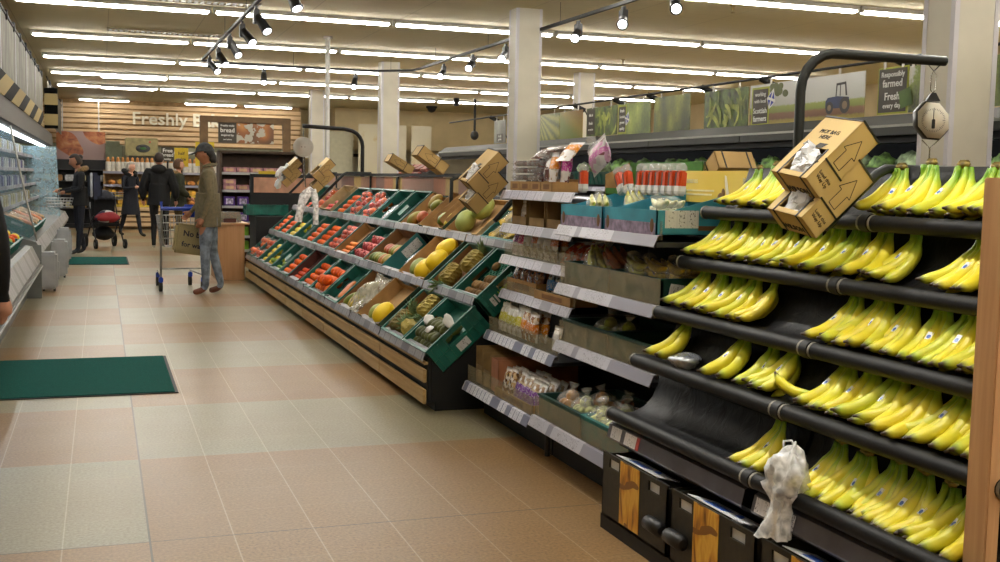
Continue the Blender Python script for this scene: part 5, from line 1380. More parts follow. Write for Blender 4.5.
# ================================================================ salad unit
TLC = plain('teal_card', '33899c', .6, var=.14); TLI = plain('teal_card_inside', '2b86a0', .6, var=.12)
LILF = plain('lilac_print', '8e7f96', .4, var=.3, scale=30)
def tealbox(y0, y1, lab, tagside=False):
    r = thing('teal_carton', lab, 'carton', T(2.20, (y0+y1)/2, BSH[0][1])); W = (y1-y0)/2; D = .44
    a = MB(); t_ = .006
    a.box(0, t_, -W, W, .0, .105); a.box(D-t_, D, -W, W, 0, .2)
    for y in (-W, W-t_):
        pts = [(0, 0), (D, 0), (D, .2), (.08, .105), (0, .105)]
        q = [V(p[0], y, p[1]) for p in pts]; a.poly(q, 0, None, t_, V(0, -1, 0))
    a.box(0, D, -W, W, 0, .005); fixnormals(a.build('carton', TLC, r))
    a = MB()
    for y in (-.02, .0): pass
    a.box(-.0012, 0, -W+.01, W-.01, .0, .052); a.build('lilac_panel', LILF, r)
    a = MB()
    for y in (-W+.04, W-.04): a.ell((-.0014, y, .04), (.0012, .018, .03), 12, 8)
    a.build('kiwi_print', plain('brown_print', '6a4a22', .6), r)
    a = MB(); a.box(D-.0075, D-.006, -W*.4, W*.4, .06, .1); a.build('hand_hole', DARK, r)
    if tagside:
        MB().poly([(.04, -W-.0012, .03), (.20, -W-.0012, .03), (.20, -W-.0012, .105), (.04, -W-.0012, .105)], 0, None, .001).build('barcode_label', LABELW, r)
        MB().box(.2, .46, -W-.0012, -W, .02, .04).build('brown_band', plain('brown_print', '6a4a22', .6), r)
tealbox(4.76, 5.26, 'teal carton of bagged fruit, farther from the bananas'); tealbox(4.215, 4.735, 'teal carton with a white barcode label beside the top banana rail', True)
YB = plain('yellow_green_fruit', 'b6b23c', .5, var=.3, scale=25); CRM = plain('cream_fruit', 'c9c48e', .5, var=.2, scale=25)
ban_bag(T(2.34, 5.10, 1.27) @ RZ(1.2) @ RY(-.2) @ S3(.9, .9, 1), 'clear bag of yellow-green fruit leaning out at the far corner of the teal cartons', None, YB)
ban_bag(T(2.42, 4.86, 1.28) @ RZ(1.6) @ RY(-.6) @ S3(.8, .9, 1), 'clear peaked bag standing by the wall between the teal cartons', None, YB)
ban_bag(T(2.38, 4.46, 1.265) @ RZ(1.5) @ S3(1.0, 1.0, 1.15), 'large clear bag of cream fruit in the barcode carton', None, CRM)
ban_bag(T(2.53, 4.36, 1.23) @ RZ(1.1) @ S3(.8, .8, .9), 'small clear bag behind the large cream one', None, CRM)
def lowcrate(x, y0, y1, z, lab, m=GRND, h=.115, tagged=False):
    r = thing('green_crate', lab, 'crate', T(x, (y0+y1)/2, z)); W = (y1-y0)/2; D = .44
    a = MB(); a.box(0, D, -W, W, 0, .012)
    for q in ((0, .012, -W, W), (D-.012, D, -W, W), (0, D, -W, -W+.012), (0, D, W-.012, W)): a.box(*q, 0, h-.01)
    a.build('tray', m, r); a = MB()
    for q in ((-.006, .014, -W-.006, W+.006), (D-.014, D+.006, -W-.006, W+.006), (.014, D-.014, -W-.006, -W+.014), (.014, D-.014, W-.014, W+.006)): a.box(*q, h-.01, h)
    a.build('rim', m, r)
    if tagged: MB().poly([(.03, -W-.008, .03), (.2, -W-.008, .005), (.215, -W-.008, .07), (.045, -W-.008, .095)], 0, None, .002).build('barcode_label', LABELW, r)
for i, (z, wd) in enumerate(((BSH[1][1], 'second'), (BSH[2][1], 'third'))):
    lowcrate(2.23, 4.74, 5.26, z, 'dark green crate at the snack side of the %s salad shelf' % wd); lowcrate(2.23, 4.215, 4.725, z, 'dark green crate at the banana side of the %s salad shelf' % wd, tagged=(i == 0))
lowcrate(2.105, 4.74, 5.26, BSH[3][1], 'dark green crate of bagged peppers on the lowest salad shelf'); lowcrate(2.105, 4.215, 4.725, BSH[3][1], 'teal crate of bagged salad on the lowest shelf', m=TEAL)
z = BSH[1][1]+.03
for q, (x, y, yw, c_, lab) in enumerate(((2.34, 5.08, 1.3, YB, 'bag of yellow fruit upright in the snack-side crate'), (2.40, 4.98, 1.7, plain('red_yellow_fruit', 'a85a28', .5, var=.5, scale=12), 'bag of red and yellow fruit in the snack-side crate'), (2.36, 4.63, 1.5, YB, 'bag of green bananas at the divide of the crates'), (2.38, 4.48, 1.6, YEL, 'bag of yellow bananas lying flat in the banana-side crate'), (2.40, 4.33, 1.4, YEL, 'bag of ripe bananas beside the barcode tag'))):
    ban_bag(T(x, y, z+.05) @ RZ(yw) @ RY(-.5 if q < 2 else -.1) @ S3(1.1, 1.1, 1.1), lab, None, c_)
PEAR = plain('green_pear', 'a4b83c', .4, var=.2, scale=18)
def round_bag(M, label, col, group=None, n=6, r_=.034, cat='bag of fruit'):
    root = thing('fruit_bag', label, cat, M, group); a = MB(); rg = random.Random(int(abs(M.translation.y)*999))
    for q in range(n):
        an = 2*PI*q/max(1, n-1); rr_ = .042 if q < n-1 else 0
        a.ell((rr_*math.cos(an), rr_*math.sin(an), r_+(0 if q < n-1 else r_*1.3)), (r_, r_, r_*1.05), 12, 8)
    a.build('fruit', col, root)
    f = MB(); f.ell((0, 0, r_*1.45), (.086, .086, r_*1.9), 18, 10, 0, None, lump(n+3, .05)); f.tube([(0, 0, r_*2.9), (0, 0, r_*3.5), (.01, .004, r_*4.3)], [.035, .01, .03], 9); f.build('film', BAGF, root)
round_bag(T(2.36, 4.97, BSH[2][1]+.04), 'clear knotted bag of green apples, the one on the snack side', PEAR)
round_bag(T(2.38, 4.81, BSH[2][1]+.035), 'clear knotted bag of green apples, the one on the banana side', PEAR)
PEP = plain('mixed_pepper', 'c8862a', .35, var=.5, scale=9); SAL = plain('pale_salad', 'b9bd7a', .55, var=.45, scale=35); CAB = plain('carrot_salad', 'b05a20', .5, var=.5, scale=14)
z = BSH[3][1]+.05
for q, (x, y, c_, lab) in enumerate(((2.21, 5.07, PEP, 'clear bag of orange and yellow peppers at the front of the lowest salad shelf'), (2.21, 4.90, SAL, 'clear bag of pale leaves next to the peppers, lowest salad shelf'), (2.33, 4.98, PEP, 'clear bag of peppers behind the front ones, lowest salad shelf'),
     (2.19, 4.66, SAL, 'clear bag of pale salad by the wall of the teal crate'), (2.31, 4.66, SAL, 'clear bag of salad in the middle of the teal crate'), (2.20, 4.50, SAL, 'clear bag of white salad nearest the banana rack'), (2.38, 4.80, CAB, 'clear bag of shredded carrot at the back of the lowest shelf'), (2.36, 4.52, CAB, 'clear bag of red salad behind the white one'))):
    round_bag(T(x, y, z) @ RZ(q) @ S3(.95, .95, .95), lab, c_, None, 6, .036, 'bag of salad')
# ================================================================ chilled wall case and banners beyond the bananas
CASEG = plain('case_grey', '6e706c', .45, .2, var=.06); CASEL = plain('case_light', 'a7a8a2', .4, .1, var=.05); INT = plain('case_interior', '0d0f0f', .6)
cs = thing('vegetable_case', 'long dark vegetable case with a grey canopy beyond the banana rack', 'chilled case', (0, 0, 0))
y0, y1 = 2.6, 17.5
fixnormals(MB().prism([(5.15, 1.79), (5.15, 1.86), (5.27, 1.94), (6.25, 1.94), (6.25, 1.79)], y0, y1).build('canopy', plain('canopy_dark', '3a3b37', .5, .2, var=.06), cs))
MB().box(5.145, 5.151, y0, y1, 1.845, 1.862).build('canopy_edge', CASEL, cs)
a = MB(); a.box(6.2, 6.25, y0, y1, 0, 1.79); a.build('back_wall', INT, cs)
a = MB(); a.prism([(5.2, .1), (5.2, .55), (5.3, .62), (6.2, .8), (6.2, .1)], y0, y1); a.build('lower_deck', INT, cs)
for z, x in ((.95, 5.42), (1.375, 5.47)):
    a = MB(); a.sheet([(x, z), (6.19, z+.16)], y0, y1, .02); a.build('shelf', INT, cs)
    a = MB(); a.sheet([(x-.02, z-.05), (x, z)], y0, y1, .004); a.build('ticket_strip', PLAINS, cs)
a = MB(); a.box(5.2, 5.23, y0, y1, 1.74, 1.79); a.build('night_blind', BLK, cs)
MB().box(5.26, 5.30, y0+.1, y1-.1, 1.765, 1.788).build('canopy_lamp', emis('case_lamp', 'f4f8ff', 5), cs)
for y in (5.0, 6.7, 8.4, 10.1, 11.8): MB().box(5.146, 5.152, y-.003, y+.003, 1.79, 1.86).build('canopy_seam', BLK, cs)
LEAF = plain('lettuce_leaf', '7fa050', .55, var=.5, scale=18); LEAFP = plain('pale_leaf', 'b5c490', .55, var=.4, scale=18)
def lettuce_mesh(seed, m):
    rg = random.Random(seed)
    def fn(p):
        k = 1+.22*math.sin(6*p.x+seed)*math.sin(5*p.y)*math.sin(4*p.z+1)+.08*math.sin(13*p.x+7*p.z); return p*k
    return MB().ell((0, 0, 0), (.085, .095, .075), 18, 12, 0, None, fn).mesh('lettuce', m)
LM = [lettuce_mesh(1, LEAF), lettuce_mesh(2, LEAFP), lettuce_mesh(5, LEAF)]
g0 = None
rg = random.Random(21)
for k in range(13):
    y = 5.0+.62*k
    for lv, (x, z) in enumerate(((5.50, 1.40), (5.46, .97))):
        nth = '%s from the camera' % NTH[k]
        r = thing('green_crate', 'green crate on the %s shelf of the dark case, %s' % (('upper', 'lower')[lv], nth), 'crate', T(x, y, z) @ RY(rad(-14)))
        if g0 is None:
            crate_green(r, .59, .4, .15, GRN); g0 = [c.data for c in r.children]
        else:
            for me in g0: link(me.name, me, r)
        if lv: continue
        for q in range(3):
            m = T(x, y, z) @ RY(rad(-14)) @ T(.12+.1*(q % 2), -.19+.19*q, .17)
            o = link('lettuce', LM[rg.randrange(3)], None, m @ RZ(rg.uniform(0, 6)) @ S3(*(3*[rg.uniform(.85, 1.1)])))
            tag(o, 'leafy lettuce in the %s upper crate of the dark case from the camera' % NTH[k], 'lettuce', 'lettuces of the %s upper crate' % NTH[k])
# banner rail with clips
XB = 5.3
r = thing('banner_rail', 'thin black rail carrying the vegetable pictures above the dark case', 'rail', (0, 0, 0))
MB().cyl((XB, 2.6, 2.335), (XB, 17.4, 2.335), .011, 8).build('rail', BLK, r)
for y in (5.2, 6.62, 8.35, 9.35, 10.45, 11.25, 12.35, 13.9, 15.4):
    a = MB(); a.tube([(XB, y, 2.335), (XB+.12, y-.06, 2.27)], .028, 8); a.build('clamp', BLK, r)
    a = MB(); a.cyl((XB+.12, y-.06, 2.27), (XB+.3, y-.06, 1.94), .008, 6); a.build('stay', BLK, r)
def banner(ya, yb, z0, z1, m, lab, name='picture_banner', cat='picture'):
    """ya = far end, yb = near end; printed side faces the aisle"""
    r = thing(name, lab, cat, T(XB, yb, z0)); w = ya-yb
    MB().box(-.003, .003, 0, w, 0, z1-z0).build('printed_sheet', m, r)
    a = MB()
    for q in (.2, .8): a.box(-.004, .004, w*q-.01, w*q+.01, z1-z0-.01, 2.33-z0)
    a.build('hanging_tab', PW, r)
    return r, w
t = NT('field_print'); v = t.obj(); s = t.sep(v)
ang = t.math('ARCTAN2', t.math('SUBTRACT', s[1], .75), t.math('SUBTRACT', .36, s[2]))
rows_ = t.math('SINE', t.math('MULTIPLY', ang, 30)); n = t.noise(v, 40, 2)
f_ = t.math('ADD', t.math('MULTIPLY', rows_, .3), n)
FIELD = t.set(t.ramp(f_, [(.2, '5f6a1e'), (.5, '8a8f32'), (.8, 'a9a544')]), .4)
t = NT('field_side_print'); v = t.obj(); s = t.sep(v)
FIELD2 = t.set(t.ramp(t.math('ADD', t.math('MULTIPLY', s[2], 1.6), t.math('ADD', t.math('MULTIPLY', s[1], -.7), t.math('MULTIPLY', t.noise(v, 30, 2), .25))), [(.0, '7a8a2a'), (.25, 'a08a2c'), (.6, '8a5f1c')]), .4)
def veg_print(key, stops, sc):
    t = NT(key); v = t.obj(); d = t.voro(t.mapping(v, (1, 1, .62)), sc, 'SMOOTH_F1'); n = t.noise(v, sc*5, 3, .7)
    return t.set(t.ramp(t.math('ADD', t.math('MULTIPLY', d, 1.0), t.math('MULTIPLY', n, .45)), stops), .4)
BROC = veg_print('broccoli_print', [(.2, 'b0b45a'), (.42, '8a9038'), (.6, '666c24'), (.85, '3a3f18')], 6)
BROC2 = veg_print('broccoli_close_print', [(.2, 'ccd07a'), (.4, '9ca848'), (.7, '66782a'), (.9, '454e1c')], 5)
BEANB = plain('bean_print_dark', '4c5e1c', .4, var=.5, scale=12)
BG = [plain('bean_a', '8f9c3a', .4, var=.25), plain('bean_b', 'acb450', .4, var=.25), plain('bean_c', '707c2a', .4, var=.25)]
BRN = plain('sign_brown', '3b3226', .5, var=.1); LIMEB = plain('sign_lime', '9fa528', .5); WHT = plain('white_print', 'e6e6e0', .5, var=.03); BLUEF = plain('flag_blue', '2c3fa0', .5)
def beans(r, w, h, x0=0, n=16, seed=1):
    rg = random.Random(seed)
    for k in range(3):
        a = MB()
        for q in range(n//3+1):
            L = rg.uniform(.12, .26); an = rg.uniform(.3, 2.6); cy_, cz = rg.uniform(.02, w-x0-.02), rg.uniform(.03, h-.03); th = rg.uniform(.014, .026)
            pts = []
            for i in range(9):
                u = (i/8-.5)*L; b = .03*math.sin((i/8)*PI)
                pts.append((cy_+u*math.cos(an)-b*math.sin(an), cz+u*math.sin(an)+b*math.cos(an)))
            lay = -.0036-.0004*(q*3+k)
            for i in range(8):
                t0, t1 = th*math.sin(PI*(i+.35)/8.7)**.4, th*math.sin(PI*(i+1.35)/8.7)**.4 if i < 7 else .004
                n_ = V(-(pts[i+1][1]-pts[i][1]), pts[i+1][0]-pts[i][0], 0).normalized()
                P_ = [(pts[i][0]+n_.x*t0, pts[i][1]+n_.y*t0), (pts[i+1][0]+n_.x*t1, pts[i+1][1]+n_.y*t1), (pts[i+1][0]-n_.x*t1, pts[i+1][1]-n_.y*t1), (pts[i][0]-n_.x*t0, pts[i][1]-n_.y*t0)]
                P_ = [(min(max(p, .002), w-x0-.002), min(max(z, .002), h-.002)) for p, z in P_]
                a.poly([(lay, p, z) for p, z in P_][::-1])
        o = a.build('bean_print', BG[k], r)
def blackboard(r, y0, y1, z0, z1, lines, edge=True, x=-.0045):
    """dark sign printed on a banner; lines: (text, size, height fraction)"""
    if edge: MB().box(x, x+.0008, y0-.018, y1+.018, z0-.018, z1+.018).build('lime_border', LIMEB, r)
    b = MB().box(x-.0012, x, y0, y1, z0, z1).build('dark_panel', BRN, r)
    a = MB(); yc = (y0+y1)/2
    for tx, sz, hf in lines: add_text(a, tx, sz, frame((x-.002, yc, z0+(z1-z0)*hf), (0, -1, 0), (0, 0, 1)), 0, bold=.015)
    a.build('lettering', WHT, b)
def saltire(r, y, z, s_, x=-.007):
    MB().poly([(x, y+s_*.75, z+s_*.1), (x, y+s_*.35, z-s_), (x, y-s_*.75, z-s_*.3), (x, y-s_*.4, z+s_)], 0, None, .0008, V(-1, 0, 0)).build('flag_white', WHT, r)
    a = MB()
    c = [(y+s_*.66, z+s_*.1), (y+s_*.32, z-s_*.88), (y-s_*.66, z-s_*.26), (y-s_*.36, z+s_*.88)]
    m = (sum(p[0] for p in c)/4, sum(p[1] for p in c)/4)
    for i in range(4):
        p, q = c[i], c[(i+1) % 4]; e = ((p[0]+q[0])/2, (p[1]+q[1])/2)
        k = lambda A, B, f: (A[0]+(B[0]-A[0])*f, A[1]+(B[1]-A[1])*f)
        tri = [k(k(p, q, .16), m, .03), k(k(p, q, .84), m, .03), k(e, m, .74)]
        a.poly([(x-.0006, *tri[0]), (x-.0006, *tri[1]), (x-.0006, *tri[2])], 0, None, .0004, V(-1, 0, 0))
    a.build('flag_blue', BLUEF, r)
r, w = banner(15.2, 14.72, 1.95, 2.27, veg_print('grey_print', [(.2, 'a8a894'), (.6, '77776a'), (.9, '55524a')], 5), 'grey printed sign on the rail, farthest, just before the big column'); blackboard(r, .1, .36, .02, .13, [('locally', .05, .7), ('grown', .05, .3)], False)
r, w = banner(13.62, 12.78, 1.94, 2.27, FIELD, 'picture of a green ploughed field next to the big column')
r, w = banner(12.76, 12.08, 1.94, 2.27, FIELD2, 'picture of a brown and green field edge beside the ploughed field')
r, w = banner(11.96, 11.15, 1.95, 2.27, BEANB, 'picture of green beans with a brown sign, before the slim column'); blackboard(r, .58, .79, .02, .30, [('this is', .045, .78), ('fresh', .05, .45), ('as can be', .035, .2)], False); beans(r, .55, .32, 0, 12, 3)
r, w = banner(11.12, 10.36, 1.94, 2.27, BROC2, 'picture of tall broccoli stems with a blue and white flag sign'); blackboard(r, .57, .735, .03, .30, [('fresh', .05, .84), ('Scottish', .04, .6), ('grown', .045, .38), ('quality', .045, .14)]); saltire(r, .53, .17, .075)
r, w = banner(10.28, 9.54, 1.93, 2.29, BROC, 'wide picture of dark broccoli heads over the green bag boxes')
r, w = banner(9.27, 8.52, 1.94, 2.28, BEANB, 'large picture of green bean pods, beside the Scottish farmers sign'); beans(r, w, .34, 0, 20, 8)
t = NT('tractor_scene_print'); v = t.obj(); s = t.sep(v); n = t.noise(t.mapping(v, (1, 1, 3)), 30, 3, .7)
zz = t.math('ADD', s[2], t.math('MULTIPLY', t.math('SUBTRACT', n, .5), .035))
TRAC = t.set(t.ramp(t.math('DIVIDE', zz, .36), [(0, 'a08a2a'), (.1, '8a7a26'), (.14, '6a4424'), (.26, '7a5430'), (.3, '76802e'), (.42, '8a9440'), (.45, 'b4b4ac'), (.8, 'c8c8c4'), (1, 'cfcfcb')]), .4)
r, w = banner(8.49, 6.94, 1.93, 2.28, TRAC, 'long picture of a blue tractor ploughing under a grey sky')
blackboard(r, 1.27, 1.50, .02, .31, [('working', .05, .85), ('with local', .045, .65), ('Scottish', .065, .37), ('farmers', .065, .14)]); saltire(r, 1.22, .22, .085)
a = MB(); rg = random.Random(2)
for q in range(14): a.ell((-.0042, 1.1+rg.uniform(-.09, .12), .28+rg.uniform(-.03, .045)), (.0008, .04, .028), 8, 6)
a.build('tree_print', plain('tree_print', '5d6438', .5), r)
TB = plain('tractor_blue', '2a3350', .5, var=.2); TK = plain('tractor_dark', '2a2422', .5)
a = MB(); y_ = .30; x_ = -.0045
def pol(mb, pts, x): mb.poly([(x, y_+p*1.3, .055+q*1.3) for p, q in pts], 0, None, .0006, V(-1, 0, 0))
pol(a, [(.13, .03), (.13, .075), (.11, .095), (.02, .10), (-.09, .09), (-.1, .05), (-.02, .03)], x_); a.build('tractor_body', TB, r)
a = MB()
for (c0, c1, R) in ((.09, .035, .037), (-.055, .045, .048)):
    a.poly([(x_-.0008, y_+(c0+R*math.cos(q*PI/8))*1.3, .055+(c1+R*math.sin(q*PI/8))*1.3) for q in range(16)], 0, None, .0006, V(-1, 0, 0))
pol(a, [(.035, .1), (.03, .175), (-.06, .18), (-.075, .1), (-.06, .1), (-.05, .165), (.02, .162), (.025, .1)], x_-.0004); pol(a, [(-.005, .1), (-.005, .165), (-.013, .165), (-.013, .1)], x_-.0006)
a.build('tractor_dark', TK, r)
a = MB()
for (c0, c1, R) in ((.09, .035, .018), (-.055, .045, .024)):
    a.poly([(x_-.0018, y_+(c0+R*math.cos(q*PI/8))*1.3, .055+(c1+R*math.sin(q*PI/8))*1.3) for q in range(16)], 0, None, .0006, V(-1, 0, 0))
a.build('wheel_hub', plain('hub_brown', '7a6448', .5), r)
r, w = banner(6.79, 6.47, 1.95, 2.28, LIMEB, 'dark sign reading Responsibly farmed beside the near column', 'farm_sign', 'sign')
blackboard(r, .012, w-.012, .012, .318, [('Responsibly', .052, .87), ('farmed', .075, .66), ('Fresh', .075, .36), ('every day', .05, .15)], False)
MB().poly([(-.009, .06, .03), (-.009, -.06, .06), (-.009, -.03, .18), (-.009, .09, .15)][::-1], 0, None, .001, V(-1, 0, 0)).build('green_badge', plain('badge_green', '4c6a22', .5), r)
r, w = banner(6.46, 6.30, 1.95, 2.27, veg_print('plant_print', [(.2, 'd0d0c4'), (.5, 'b8b8ac'), (.62, '7a8a34'), (.9, '3a3a30')], 7), 'narrow picture strip of a plant between the farmed sign and the column')
r, w = banner(5.66, 4.6, 1.95, 2.27, BROC2, 'leafy green picture showing at the far edge past the near column')
# next aisle beyond: low dark display of red trays with food posters at its end
RED = plain('dark_red_pack', '6a1f16', .45, var=.4, scale=6); REDL = plain('red_brown_pack', '8a4030', .5, var=.4)
tb = thing('punnet_stand', 'sloping stand of dark red packs behind the fruit stall', 'display stand', T(6.0, 24.0, 0))
MB().prism([(-.6, 0), (-.6, 1.0), (.7, 1.75), (.7, 0)], -1.6, 1.6).build('stand_body', DARK, tb)
for i in range(4):
    for j in range(6):
        o = MB(); o.rbox(-.13, .13, -.22, .22, 0, .07, .015); o = o.build('red_pack', [RED, REDL][(i+j) % 2], None, T(6.0-.42+.3*i, 22.75+.5*j, 1.05+.173*i+.06) @ RY(rad(-30)))
        tag(o, 'dark red pack in %s row up on the sloping stand behind the stall' % ('the lowest', 'the second', 'the third', 'the top')[i], 'packet', 'red packs in the %s row of the stand' % NTH[i])
POST = []
for k, (x, c1, c2) in enumerate(((7.2, 'c9c0a0', 'b0863a'), (8.0, 'd0c8ae', 'a8602c'), (8.75, 'cbbf9c', 'b5763a'))):
    m = veg_print('food_poster_%s' % 'abc'[k], [(.2, c2), (.45, c1), (.8, 'c8bfa4')], 3)
    o = MB().box(x-.3, x+.3, 31.5, 31.52, 0, 2.95).build('poster_board', m); tag(o, ('pale food poster on the far wall next to the white board', 'pale food poster in the middle of three on the far wall', 'pale food poster nearest the big column on the far wall')[k], 'poster')
o = thing('display_board', 'tall grey panel between the far food posters', 'panel', T(7.6, 31.4, 0)); MB().box(-.08, .08, 0, .03, 0, 2.9).build('panel', plain('grey_panel', '6c6c66', .6), o)
o = thing('white_partition', 'plain white partition board behind the red pack stand', 'partition', T(5.9, 32.2, 0)); MB().box(-.1, 1.0, 0, .06, 0, 2.75).build('board', plain('board_white', 'c3bfa4', .6, var=.04), o); MB().box(-.12, -.1, -.01, .07, 0, 2.75).build('edge_post', BLK, o)
o = thing('doorway_frame', 'black framed opening in the far cream recess with a blue notice', 'frame', T(0, 35.9, 0))
a = MB(); a.box(6.7, 9.0, 0, .06, 2.1, 2.2); a.box(8.9, 9.0, 0, .06, 1.2, 2.1); a.build('frame', BLK, o); MB().box(6.9, 7.4, 0, .04, 1.55, 1.85).build('blue_notice', plain('notice_blue', '27407a', .5), o)
# cardboard bag boxes on the far half of the island, seen over the rail
dispenser(T(2.62, 8.95, 1.46) @ RZ(rad(180)) @ RY(rad(-35)), 'brown bag box tilted the other way behind the dark green carton', None, True, False)
dispenser(T(3.00, 11.4, 1.46) @ RZ(rad(180)) @ RY(rad(-30)), 'small brown bag box peeping over the black top rail', None, False, False)
arm(8.85, 2.72, 1.2, 2.74, 1.44, 2.9, 'short black pipe arm under the bag box behind the dark green carton', 2.9)
arm(11.28, 2.88, 1.2, 2.9, 1.44, 3.0, 'short black pipe arm under the small bag box over the black rail', 2.98)
arm(4.4, 2.80, 1.2, 2.84, 1.44, 2.95, 'dark pipe arm under the bag box behind the yellow card', 2.9)
# mid and far dispensers on the aisle side, with their frames
disp_pair((2.085, 6.45, 1.405), .2, rad(46), ('upper of two brown bag boxes at the camera end of the fruit stall', 'lower of two brown bag boxes at the camera end of the fruit stall'), False)
arm(6.56, 2.3, 1.17, 2.56, 1.46, 2.62, 'black pipe arm slanting up behind the bag boxes at the stall end', 2.8)
disp_pair((2.20, 12.4, 1.44), .22, rad(44), ('upper of the two bag boxes over the tomato cartons', 'lower of the two bag boxes over the tomato cartons'), False, bags=False)
arm(12.55, 2.28, 1.15, 2.60, 1.475, 2.9, 'black pipe arm sloping behind the bag boxes over the tomatoes', 2.9)
disp_pair((2.17, 14.4, 1.47), .2, rad(44), ('upper bag box at the far end of the stall, white bags pulled out', 'lower bag box at the far end of the stall, white bags pulled out'), False, bags=2)
arm(14.52, 2.28, 1.2, 2.55, 1.475, 2.9, 'black pipe arm at the far end of the stall', 2.9)
a = MB(); pts = [(2.10, 12.32, 1.20), (2.07, 12.3, 1.13), (2.045, 12.3, 1.02), (2.03, 12.3, .93)]
r = thing('hanging_bags', 'pair of translucent white bags hanging from the bag boxes over the tomatoes', 'plastic bag', (0, 0, 0))
a.tube([(2.18, 12.33, 1.30), (2.13, 12.32, 1.24)]+pts, [.03, .055, .06, .045, .04, .045], 10); a.build('bag_film', BAGT, r); a = MB(); a.tube([(2.19, 12.31, 1.28), (2.21, 12.29, 1.2), (2.22, 12.28, 1.08), (2.22, 12.28, .9)], [.04, .04, .03, .032], 10); a.build('second_bag', BAGT, r)
# second bent stand with a round scale, arm towards the aisle
r = thing('scale_stand', 'black bent pole over the far half of the stall holding a round scale', 'stand', (0, 0, 0)); py2 = 14.0
pts = [(3.12, py2, 0), (3.12, py2, 1.82)]+[(3.12-.2*(1-math.cos(q)), py2, 1.82+.2*math.sin(q)) for q in (.3, .6, .9, 1.2, 1.45)]+[(2.88, py2, 2.03), (2.36, py2, 2.05)]
MB().tube(pts, .025, 10).build('pole', BLK, r)
r = thing('round_scale', 'pale round hanging scale seen from behind at the far end of the stall', 'scale', T(2.37, py2, 1.79) @ RZ(rad(-8)))
MB().lathe([(0, -.03), (.115, -.03), (.125, -.02), (.125, .02), (.115, .03), (0, .03)], 24, 0, RX(PI/2)).build('scale_back', plain('scale_pale', 'b3ada2', .5, var=.04), r)
a = MB(); a.cyl((0, 0, .12), (0, 0, .24), .006, 6); a.build('hook_rod', CHROME, r); a = MB(); a.cyl((0, 0, -.12), (.03, 0, -.5), .008, 6); a.build('lower_chain', CHROME, r)
a = MB(); a.lathe([(.006, 0), (.006, .003)], 8, 0, T(-.02, -.031, 0) @ RX(PI/2)); a.lathe([(.006, 0), (.006, .003)], 8, 0, T(.02, -.031, 0) @ RX(PI/2)); a.build('screw', BLK, r)
# ================================================================ chilled cases along the left of the aisle
BUMP = plain('bumper_rubber', '5a534a', .5); STEEL = plain('brushed_steel', 'a9a79f', .3, .85, var=.08)
lc = thing('low_case', 'low grey refrigerated case along the left of the aisle, next to the camera', 'chilled case', (0, 0, 0))
ya, yb = 7.7, 13.5
fixnormals(MB().prism([(-.80, .0), (-.80, .3), (-.66, .36), (-.655, .41), (-.735, .585), (-.80, .60), (-1.0, .52), (-1.7, .85), (-1.7, 0)], ya, yb).build('case_body', CASEG, lc))
a = MB(); a.sheet([(-.652, .415), (-.735, .592)], ya, yb-.02, -.004); a.build('ticket_rail', label_mat('case_tickets', '8d8e8c', 'b3b2b4', '77757c', .17, .7), lc)
a = MB(); a.rbox(-.672, -.628, ya, yb, .345, .39, .012); a.build('bumper', BUMP, lc); MB().rbox(-.634, -.622, ya, yb, .358, .376, .004).build('bumper_strip', STEEL, lc)
MB().box(-1.7, -.64, yb, yb+.03, 0, .6).build('end_panel', CASEG, lc)
MB().box(-1.75, -1.7, ya, yb, 0, 1.6).build('back_wall', INT, lc)
vv = {}
for k in range(7):
    y = 13.1-.62*k
    r = thing('green_crate', 'green crate on the low case, %s from its far end' % NTH[k], 'crate', T(-.88, y, .56) @ RZ(PI) @ RY(rad(-24)))
    for me in g0: link(me.name, me, r)
    for q in range(8):
        m = T(-.88, y, .56) @ RZ(PI) @ RY(rad(-24)) @ T(.07+.095*(q % 4), -.13+.26*(q//4), .13)
        o = link(*(('lemon', FP['lemon'][1]), ('orange', FP['orange'][1]), ('lime', FP['lime'][1]))[(k+q//4) % 3], None, m @ RZ(q) @ S3(1.25, 1.25, 1.25))
        nm = ('lemon', 'orange', 'lime')[(k+q//4) % 3]
        tag(o, '%s in the %s crate of the low case from its far end' % ({'lemon': 'yellow fruit', 'orange': 'orange fruit', 'lime': 'green fruit'}[nm], NTH[k]), nm, '%ss in the %s low case crate' % (nm, NTH[k]))
# grey cart bumpers on the floor
BOL = plain('bollard_grey', '9a9a98', .5, var=.05)
for k, (x, y, h, lab) in enumerate(((-.60, 14.35, .47, 'grey plastic bumper post at the end of the low case, closest to the camera'), (-.54, 16.15, .52, 'grey plastic bumper post behind the closest one'), (-.56, 18.9, .55, 'grey plastic bumper post beside the small mat'))):
    r = thing('bumper_post', lab, 'bollard', (x, y, 0))
    MB().rbox(-.10, .10, -.14, .14, .03, h, .03).build('post_shell', BOL, r); MB().rbox(-.11, .115, -.06, .06, .12, h-.1, .02).build('ridge', BOL, r)
    for s in (-1, 1): MB().cyl((.06*s, 0, 0), (.06*s, 0, .035), .014, 8).build('foot', DARK, r)
